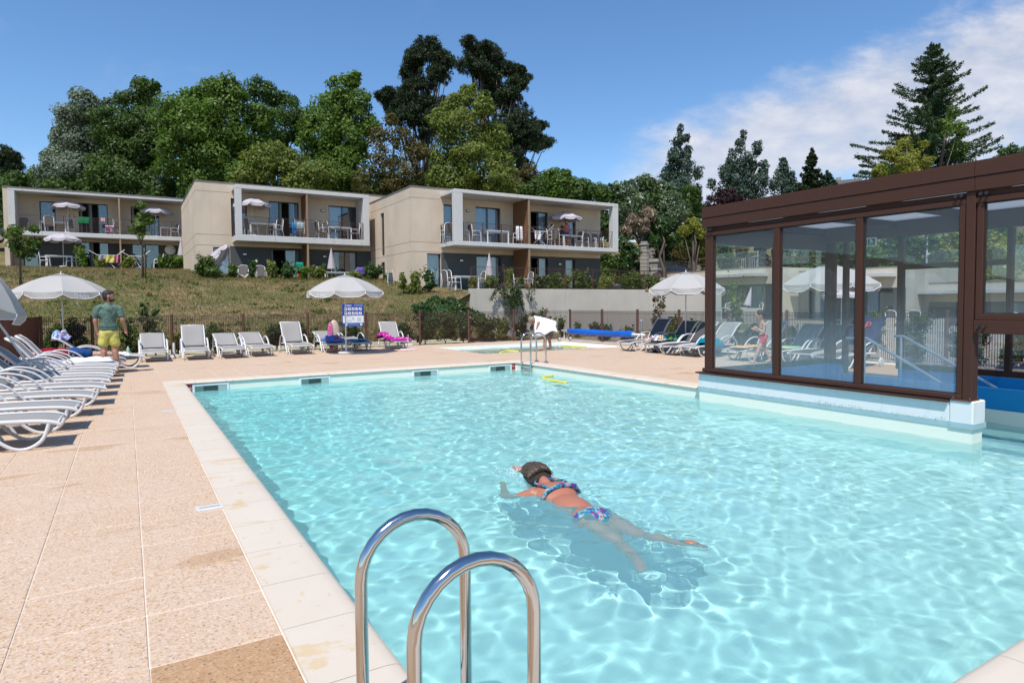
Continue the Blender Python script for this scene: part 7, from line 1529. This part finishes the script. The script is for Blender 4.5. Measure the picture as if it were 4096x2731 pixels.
# pool cover reel
t = thing('cover_reel', 'blue solar cover rolled on a white wheeled reel by the fence corner', 'cover reel', (15.3,19,0)); 
obj('axle', MB().tube([(-.1,2.35,.41),(0,-2.45,.40)],.035,12), MT['white_metal'], t, smooth=True)
rl_ = MB(); n = 18
def rollp(u, v):
    a = v*2*math.pi; y = 1.9-3.75*u; r_ = .118+.010*math.sin(3*a+u*9)+.008*math.sin(u*31+a)-.02*(u < .02 or u > .98); return (-.07+.08*u+r_*math.cos(a)*.98, y, .405+r_*math.sin(a)-.025*math.sin(u*3.14))
obj('cover_roll', MB().grid(40,n+1,rollp), plain('blue_bubble_cover', (.006,.11,.52), .3, .15, 5, bump=.3), t, smooth=True, fixn=False)
[obj('cover_end', MB().lathe([(.01,0),(.11,0)],18,Matrix.Translation(q) @ Matrix.Rotation(R(90),4,'X'),False), plain('pale_cover_edge', (.25,.42,.6), .5), t, fixn=False) for q in ((-.07,1.895,.405),(.01,-1.845,.405))]
for y in (2.25,-2.35):
    obj('stand', MB().tube([(-.05,y,.40),(-.05,y,.12)],.02,8).tube([(-.32,y,.10),(.22,y,.10)],.016,8), MT['white_metal'], t)
    for x in (-.32,.22): w2 = obj('wheel', MB().lathe([(.03,-.018),(.075,-.018),(.09,-.008),(.09,.008),(.075,.018),(.03,.018)],14,Matrix.Translation((x,y-.04,.09)) @ Matrix.Rotation(R(90),4,'X')), MT['rubber'], t); obj('rim', MB().lathe([(.01,-.02),(.065,-.021),(.065,.021),(.01,.02)],14,Matrix.Translation((x,y-.04,.09)) @ Matrix.Rotation(R(90),4,'X')), MT['white_plastic'], w2)
# foam noodles
yl = plain('yellow_foam', (.60,.55,.09), .8, .06, 12)
def noodle(label, pts): o = obj('foam_noodle', MB().tube(smooth_path(pts,6), .036, 12), yl, None, smooth=True); return tag(o, label, 'pool noodle', 'yellow foam noodles')
noodle('bent yellow foam noodle floating by the far ladder of the main pool', [(8.50,12.33,WZ+.012),(8.25,12.25,WZ+.01),(8.06,12.08,WZ+.005),(8.02,11.75,WZ+.005),(7.98,11.05,WZ+.012)])
noodle('straight yellow foam noodle at the right of the paddling pool', [(13.8,19.35,-.055),(13.9,18.9,-.055),(14.05,18.3,-.06)]); noodle('half sunk yellow foam noodle at the left of the paddling pool', [(10.35,18.0,-.075),(10.75,18.25,-.05),(11.1,18.05,-.075)])
# shoes, bottles, bollards
def shoe(label, x, y, rz, mat, gp): o = obj('sandal', MB().box(-.13,.13,-.05,.05,0,.025).box(-.12,.0,-.052,.052,.025,.075), mat, None, bev=.015); o.location = (x,y,0); o.rotation_euler = (0,0,rz); return tag(o, label, 'sandal', gp)
p = SG(*E6(895,985)); shoe('dark sandal on the deck, farther from the glass enclosure', p.x, p.y, .5, MT['rubber'], 'dark sandals on the deck'); p = SG(*E6(1060,985)); shoe('dark sandal on the deck, nearer the glass enclosure', p.x, p.y, .2, MT['rubber'], 'dark sandals on the deck')
p = SG(*E6(1885,1070)); shoe('lilac flip-flop at the foot of the enclosure corner', p.x, p.y, .3, plain('lilac_rubber', (.35,.28,.5), .7), None)
o = obj('bottle', MB().lathe([(.03,0),(.034,.01),(.034,.14),(.014,.18),(.014,.2)],12), plain('clear_green_bottle', (.35,.55,.42), .2), None, smooth=True); o.location = (-.0,18.5,.335); tag(o, 'small green drinks bottle on the lounger behind the standing man', 'bottle')
t = thing('bollard', 'small white water tap post on a round pebble foot beside the fence', 'bollard', SG(*Z6(1600,620))); obj('post', MB().lathe([(.035,.05),(.035,.42),(.03,.44)],12), MT['white_plastic'], t, smooth=True, auto=R(40)); obj('foot', MB().lathe([(.20,0),(.22,.02),(.20,.075),(.03,.085)],16), MT['concrete_base'], t, smooth=True, auto=R(40))
t = thing('bollard', 'white parasol stand without parasol right of the magenta towel lounger', 'bollard', SG(*Z7(1398,415))); obj('post', MB().lathe([(.03,.05),(.03,.38),(.025,.4)],12), MT['white_plastic'], t, smooth=True, auto=R(40)); obj('foot', MB().lathe([(.21,0),(.23,.02),(.21,.075),(.03,.085)],16), MT['concrete_base'], t, smooth=True, auto=R(40))
for i, (x, y) in enumerate(((14.35,13.95),(14.6,13.2))):
    t = thing('concrete_weight', ('round speckled concrete parasol weight beside the right parasol pole','round speckled concrete parasol weight under the teal towel lounger')[i], 'weight', (x,y,0), 0, 'loose parasol feet'); obj('foot', MB().lathe([(.21,0),(.23,.02),(.23,.06),(.2,.085),(.03,.09)],16), MT['concrete_base'], t, smooth=True, auto=R(40)); obj('socket', MB().lathe([(.03,.09),(.03,.2)],10), MT['white_plastic'], t)
t = thing('garden_light', 'slim grey bollard light behind the fence by the cover reel', 'bollard', (17.0,18.6,0)); obj('post', MB().lathe([(.05,0),(.05,.75),(.045,.78)],12), plain('grey_post', (.35,.36,.38), .5), t, smooth=True, auto=R(40)); obj('cap', MB().lathe([(.055,.78),(.055,.84),(.03,.86)],12), MT['white_plastic'], t)

# ------------------------------------------------------------------ cars, stone walls, gate, lamp beside the road
def car(label, loc, rz, paint, L_=4.4, hgt=1.42, kind='sedan'):
    t = thing('parked_car', label, 'car', loc, rz, 'cars parked above the retaining wall'); W_ = .86; pm_ = plain('car_paint', paint, .25, .04, 2, coat=1.0)
    side = [(-2.2,.35),(-2.2,.62),(-2.12,.80),(-1.5,.92),(-.95,.97),(.95,.98),(1.75,.92),(2.15,.80),(2.22,.55),(2.2,.32)] if kind == 'sedan' else [(-2.2,.35),(-2.2,.7),(-2.1,.85),(-1.2,1.0),(1.6,1.02),(2.05,.98),(2.15,.6),(2.12,.32)]
    mb = MB(); rows = []
    for k, (sy_, inset) in enumerate(((-1,.0),(-.92,-.0),(.92,0),(1,0))): pass
    n = len(side); sec = [(-W_*.97,.96),(-W_,1.0),(W_,1.0),(W_*.97,.96)]
    mb.prism(side, -W_, W_, 'y'); obj('body', mb, pm_, t, bev=.05)
    cab = [(-1.35,.93),(-.70,hgt-.05),(-.35,hgt),(.45,hgt),(.85,hgt-.06),(1.55,.95)] if kind == 'sedan' else [(-1.25,.98),(-.65,hgt),(1.2,hgt+.02),(1.75,hgt-.1),(2.0,1.0)]
    vs = [(x,-W_*(.93 if z < 1.1 else .74),z) for x,z in cab]+[(x,W_*(.93 if z < 1.1 else .74),z) for x,z in cab]; m_ = len(cab); gm = MB().add(vs, [tuple(range(m_)),tuple(range(2*m_-1,m_-1,-1))]+[(i,m_+i,m_+(i+1)%m_,(i+1)%m_) for i in range(m_)])
    obj('windows', gm, plain('car_glass', (.02,.025,.03), .05, .02), t)
    top = [(x,z) for x,z in cab if z > 1.1]; mb = MB(); mb.add([(x,-W_*.75,z+.012) for x,z in top]+[(x,W_*.75,z+.012) for x,z in top], [(i,i+1,len(top)+i+1,len(top)+i) for i in range(len(top)-1)]); obj('roof', mb, pm_, t, fixn=False, solid=.02)
    for q in (-1,1):
        mb = MB()
        for (a, b) in ((cab[0],cab[1]),(cab[-1],cab[-2])): mb.bar((a[0],q*W_*.93,a[1]),(b[0],q*W_*.745,b[1]+.012),.05,.05)
        mb.bar((.1,q*W_*.93,.97),(.1,q*W_*.75,hgt),.06,.03); obj('pillar', mb, pm_, t)
        for x in (-1.35,1.35): w2 = obj('wheel', MB().lathe([(.05,-.1),(.27,-.1),(.32,-.06),(.32,.06),(.27,.1),(.05,.1)],18,Matrix.Translation((x,q*(W_-.06),.32)) @ Matrix.Rotation(R(90),4,'X')), MT['rubber'], t); obj('rim', MB().lathe([(.02,-.105),(.2,-.11),(.2,.11),(.02,.105)],12,Matrix.Translation((x,q*(W_-.06),.32)) @ Matrix.Rotation(R(90),4,'X')), MT['steel'], w2)
        obj('headlight', MB().cbox((-2.15,q*.62,.68),(.12,.32,.13)), MT['lamp_glass'], t, bev=.03); obj('tail_light', MB().cbox((2.16,q*.62,.75),(.1,.3,.14)), plain('tail_red', (.35,.01,.01), .3), t, bev=.03); obj('mirror', MB().cbox((-.85,q*(W_+.08),1.0),(.12,.16,.11)), pm_, t, bev=.03)
    return t
cp = Vector((0,0,1.5))+ray(*Z4(1120,735))*58; car('dark red saloon car parked on the road behind the right parasol', (cp.x,cp.y,zt(cp.x,cp.y)), R(-22), (.035,.008,.010))
cp2 = Vector((0,0,1.5))+ray(*Z4(535,770))*46; car('pale blue hatchback car half hidden by the right building corner', (cp2.x+.6,cp2.y,zt(cp2.x,cp2.y)+.05), R(60), (.18,.24,.33), kind='hatch', hgt=1.5)
cp3 = Vector((0,0,1.5))+ray(6,1000)*50; car('dark blue car parked beside the left end of the top building', (cp3.x-1.6,cp3.y+1,zt(cp3.x,cp3.y)+.9), R(10), (.03,.04,.07))
def stone_wall(label, a, b, z0, z1, m_='stone', rows=None, cap=True, gp='rubble stone walls above the road'):
    a = Vector(a); b = Vector(b); d = b-a; L_ = d.length; t = thing('stone_wall', label, 'wall', a, math.atan2(d.y,d.x), gp); core = MB().box(0,L_,.06,.40,z0-a.z-.5,z1-a.z-.02); obj('core', core, MT['stone_dark'], t); mb = MB(); rows = max(4, int((z1-z0)/.21)); h_ = (z1-z0)/rows
    for r_ in range(rows):
        x = random.uniform(-.2,0)
        while x < L_:
            w_ = random.uniform(.14,.46); q = random.uniform(-.05,.04); v1, v2 = random.uniform(-.035,.03), random.uniform(-.03,.035); mb.box(max(0,x)+.012,min(L_,x+w_)-.012,q,.46-q,z0-a.z+h_*r_+.01+v1,z0-a.z+h_*(r_+1)-.012+v2) if min(L_,x+w_)-max(0,x) > .06 else None; x += w_
    tag(obj('stones', mb, MT[m_], t, bev=.02, fixn=False), kind='stuff')
    if cap: obj('cap_stones', MB().box(0,L_,-.06,.52,z1-a.z,z1-a.z+.12), MT['stone_dark'], t, bev=.03)
    return t
def RP(px, py, dep): return Vector((0,0,1.5))+ray(px,py)*dep
p1, p2 = RP(*Z4(935,620),62), RP(*Z4(1430,575),66); z0 = zt(p1.x,p1.y)
stone_wall('grey rubble stone wall behind the dark red car', (p1.x,p1.y,z0), (p2.x,p2.y,z0), z0-.5, p1.z+.1)
p1, p2 = RP(*Z4(480,620),52), RP(*Z4(880,640),56); z0 = zt(p1.x,p1.y); stone_wall('ivy grown pale stone wall behind the pale blue car', (p1.x,p1.y,z0), (p2.x,p2.y,z0), z0-.5, p1.z+.1)
p1, p2 = RP(*Z4(930,390),74), RP(*Z4(1450,380),80); z0 = zt(p1.x,p1.y); stone_wall('upper garden wall of pale stone among the shrubs', (p1.x,p1.y,z0), (p2.x,p2.y,z0), z0-.3, p1.z-.9)
p1, p2 = RP(*E3(0,760),58), RP(*E3(2340,860),58); stone_wall('dark mossy stone wall behind the bungalow roofs', (p1.x,p1.y,p1.z-1.2), (p2.x,p2.y,p2.z-1.2), p1.z-2.0, p1.z-.25, 'stone_dark')
def pillar(label, px, py0, py1, w_px, dep):
    a = RP(*Z4(px,py1),dep); b = RP(*Z4(px,py0),dep); w_ = w_px*q_/CAM_F*dep/2; t = thing('stone_pillar', label, 'pillar', (a.x,a.y,a.z-.8), R(20), 'stone gate pillars'); h_ = b.z-a.z+.8; mb = MB(); n = 8
    for k in range(n): q = random.uniform(-.03,.03); mb.box(-w_+q,w_+q,-w_+q,w_-q,h_*k/n+.01,h_*(k+1)/n-.01)
    obj('shaft', mb, MT['stone'], t, bev=.03); obj('cap', MB().box(-w_*1.25,w_*1.25,-w_*1.25,w_*1.25,h_,h_+.12).box(-w_,w_,-w_,w_,h_+.12,h_+.3), MT['stone'], t, bev=.03)
pillar('weathered pale stone gate pillar beside the right building', 870, 465, 640, 62, 50); pillar('short white rendered pillar behind the dark red car', 965, 620, 690, 95, 58)
t = thing('garden_gate', 'white wrought iron gate seen through the first glass pane', 'gate', RP(2780+690*.3189,800+790*.3189,66), R(-25)); mb = MB()
for k in range(9): mb.tube([(-.9+.2*k,0,-.9),(-.9+.2*k,0,.35+.22*math.sin(k*.4))],.014,5)
mb.tube(smooth_path([(-.95,0,.3),(-.3,0,.5),(.3,0,.62),(.9,0,.75)],4),.02,6); mb.tube([(.85,0,-.9),(.85,0,1.3)],.03,6); mb.tube([(-.95,0,-.5),(.9,0,-.5)],.02,6); obj('ironwork', mb, MT['white_metal'], t)
t = thing('guard_rail', 'brown guard rail beside the road above the bungalows', 'fence', RP(*Z4(1330,690),60)); 
d_ = Vector((9,-7.5,0)); mb = MB()
for k in range(6): q = d_*k/5; obj('post', MB().box(q.x-.05,q.x+.05,q.y-.05,q.y+.05,-.6,1.1), MT['brown_rail'], t)
obj('rail', MB().bar((0,0,1.05),(d_.x,d_.y,1.05),.1,.12), MT['brown_rail'], t); obj('rail', MB().bar((0,0,.5),(d_.x,d_.y,.5),.06,.06), MT['brown_rail'], t)
b_ = RP(*E3(1325,700),60); tp_ = RP(*E3(1338,430),60); t = thing('lamp_post', 'grey street lamp post behind the bungalows seen through the glass', 'lamp post', (b_.x,b_.y,b_.z-2.5)); obj('post', MB().tube([(0,0,0),(0,0,tp_.z-b_.z+3.2)],[.09,.06],10), plain('galvanised_post', (.36,.39,.42), .5), t, smooth=True); obj('lantern', MB().cbox((0,0,tp_.z-b_.z+3.25),(.5,.2,.1)), MT['frame_dark'], t, bev=.03)
GI = 'bushes and ivy around the stone walls beside the right building'
for (px_,py_,dep,h_,w_,m_,lb) in ((540,600,47,2.6,2.2,'leaf_shrub','light green climber beside the right building corner'),(650,640,50,2.2,2.4,'leaf_lime','yellowish ivy hanging over the pale stone wall'),(790,600,52,2.8,2.4,'leaf_laurel','dark ivy over the end of the pale stone wall'),(1010,520,64,2.6,3.0,'leaf_laurel','dark bush above the grey rubble wall'),(1160,500,66,3.0,3.6,'leaf_brown','reddish bush in front of the upper garden wall'),(1300,530,66,2.6,3.4,'leaf_laurel','dark low bush above the rubble wall near the enclosure'),(1400,470,62,3.0,3.0,'leaf_yellow','yellow green bush touching the enclosure corner'),(1080,420,70,3.0,3.4,'leaf_dark','dark bush under the weeping trees'),(1250,400,72,3.4,4.0,'leaf_green','green bush hiding the upper garden wall')):
    p = RP(*Z4(px_,py_),dep); shrub_at(p.x, p.y, p.z-h_*.75, h_*1.2, w_*1.15, m_, lb, .13, 1.0, 'garden_bush', GI)
# hedge masses behind the bungalows
HG = 'hedges and bushes behind the bungalows'
for (zx,zy,dep,h_,w_,m_,lb) in ((350,700,64,3.2,3.5,'leaf_dark','dark bush with red blossom behind the bungalow roof'),(600,640,70,4,3.5,'leaf_brown','hazy olive tree behind the white gate'),(830,640,68,3.6,3,'leaf_purple','purple leaved bush right of the white gate'),(1130,700,62,3.0,4,'leaf_laurel','dark laurel bush behind the first bungalow'),(1400,730,60,3.0,4.2,'leaf_shrub','clipped green hedge behind the grey parasol'),(1600,700,60,3.2,4,'leaf_shrub','bright hedge end behind the enclosure corner column'),(1900,680,62,3.4,4,'leaf_dark','dark hedge left of the exit sign')):
    p = RP(2780+zx*.3189, 800+zy*.3189, dep); shrub_at(p.x, p.y, p.z-h_*.72, h_*1.25, w_, m_, lb, .2, 1.2, 'hedge_bush', HG)
for (zx,zy,dep,h_,w_,m_,lb) in ((700,650,60,3.5,4.5,'leaf_green','green hedge behind the exit sign'),(950,600,62,4,4.5,'leaf_laurel','laurel mass right of the exit sign'),(1200,560,62,5,5,'leaf_dark','dark ivy mass left of the lamp post'),(1450,600,60,4,4,'leaf_laurel','dark bush right of the lamp post'),(1600,560,58,3.5,3.5,'leaf_yellow','golden feathery bush left of the big post'),(2080,600,56,4.2,5,'leaf_yellow','large golden feathery bush seen through the upper right pane'),(2280,620,58,4,4,'leaf_lime','yellow green bush at the right edge above the bungalow'),(1750,480,66,5,5,'leaf_dark','dark tree crown behind the golden bushes'),(2200,430,68,5,5.5,'leaf_green','green tree crown behind the golden bushes'),(450,500,68,5,5,'leaf_dark','dark tree crown behind the corner column')):
    p = RP(3200+zx*.3826, 780+zy*.3826, dep); shrub_at(p.x, p.y, p.z-h_*.72, h_*1.25, w_, m_, lb, .2, 1.2, 'hedge_bush', HG)
# low undergrowth that closes the view between trunks behind the buildings: one mass
Ps, Ns = [], []
for i in range(60):
    xd_ = 5+i*27; yd_ = 424+10*math.sin(i*1.7)+(26 if xd_ > 1330 else 0); p = dpos(xd_, yd_, 62+4*math.sin(i*2.3))
    for k in range(3):
        c = np.array([p.x+random.uniform(-.6,.6), p.y+random.uniform(-1,1), p.z-.3-1.5*k]); q, n_ = cover(c, random.uniform(1.1,1.8), .2, .9, (1,1,1), 6); Ps.append(q); Ns.append(n_)
tag(leaf_mesh('undergrowth', np.concatenate(Ps), np.concatenate(Ns), .2, MT['leaf_dark']), 'dark undergrowth closing the gaps between the trunks behind the buildings', 'undergrowth', kind='stuff')
# small farmhouse gable above the enclosure roof
p = dpos(1925, 425, 85); t = thing('farmhouse', 'slate roofed house gable peeping over the enclosure roof', 'house', (p.x,p.y,p.z-5), R(30)); obj('wall', MB().box(-3,3,-2.5,2.5,-2,3.8), MT['beige2'], t); obj('roof', MB().prism([(-3.3,3.8),(3.3,3.8),(0,5.6)],-2.8,2.8,'y'), MT['roof_dark'], t); obj('chimney', MB().box(1.2,1.7,-.3,.3,4.4,6.2), MT['stone'], t)
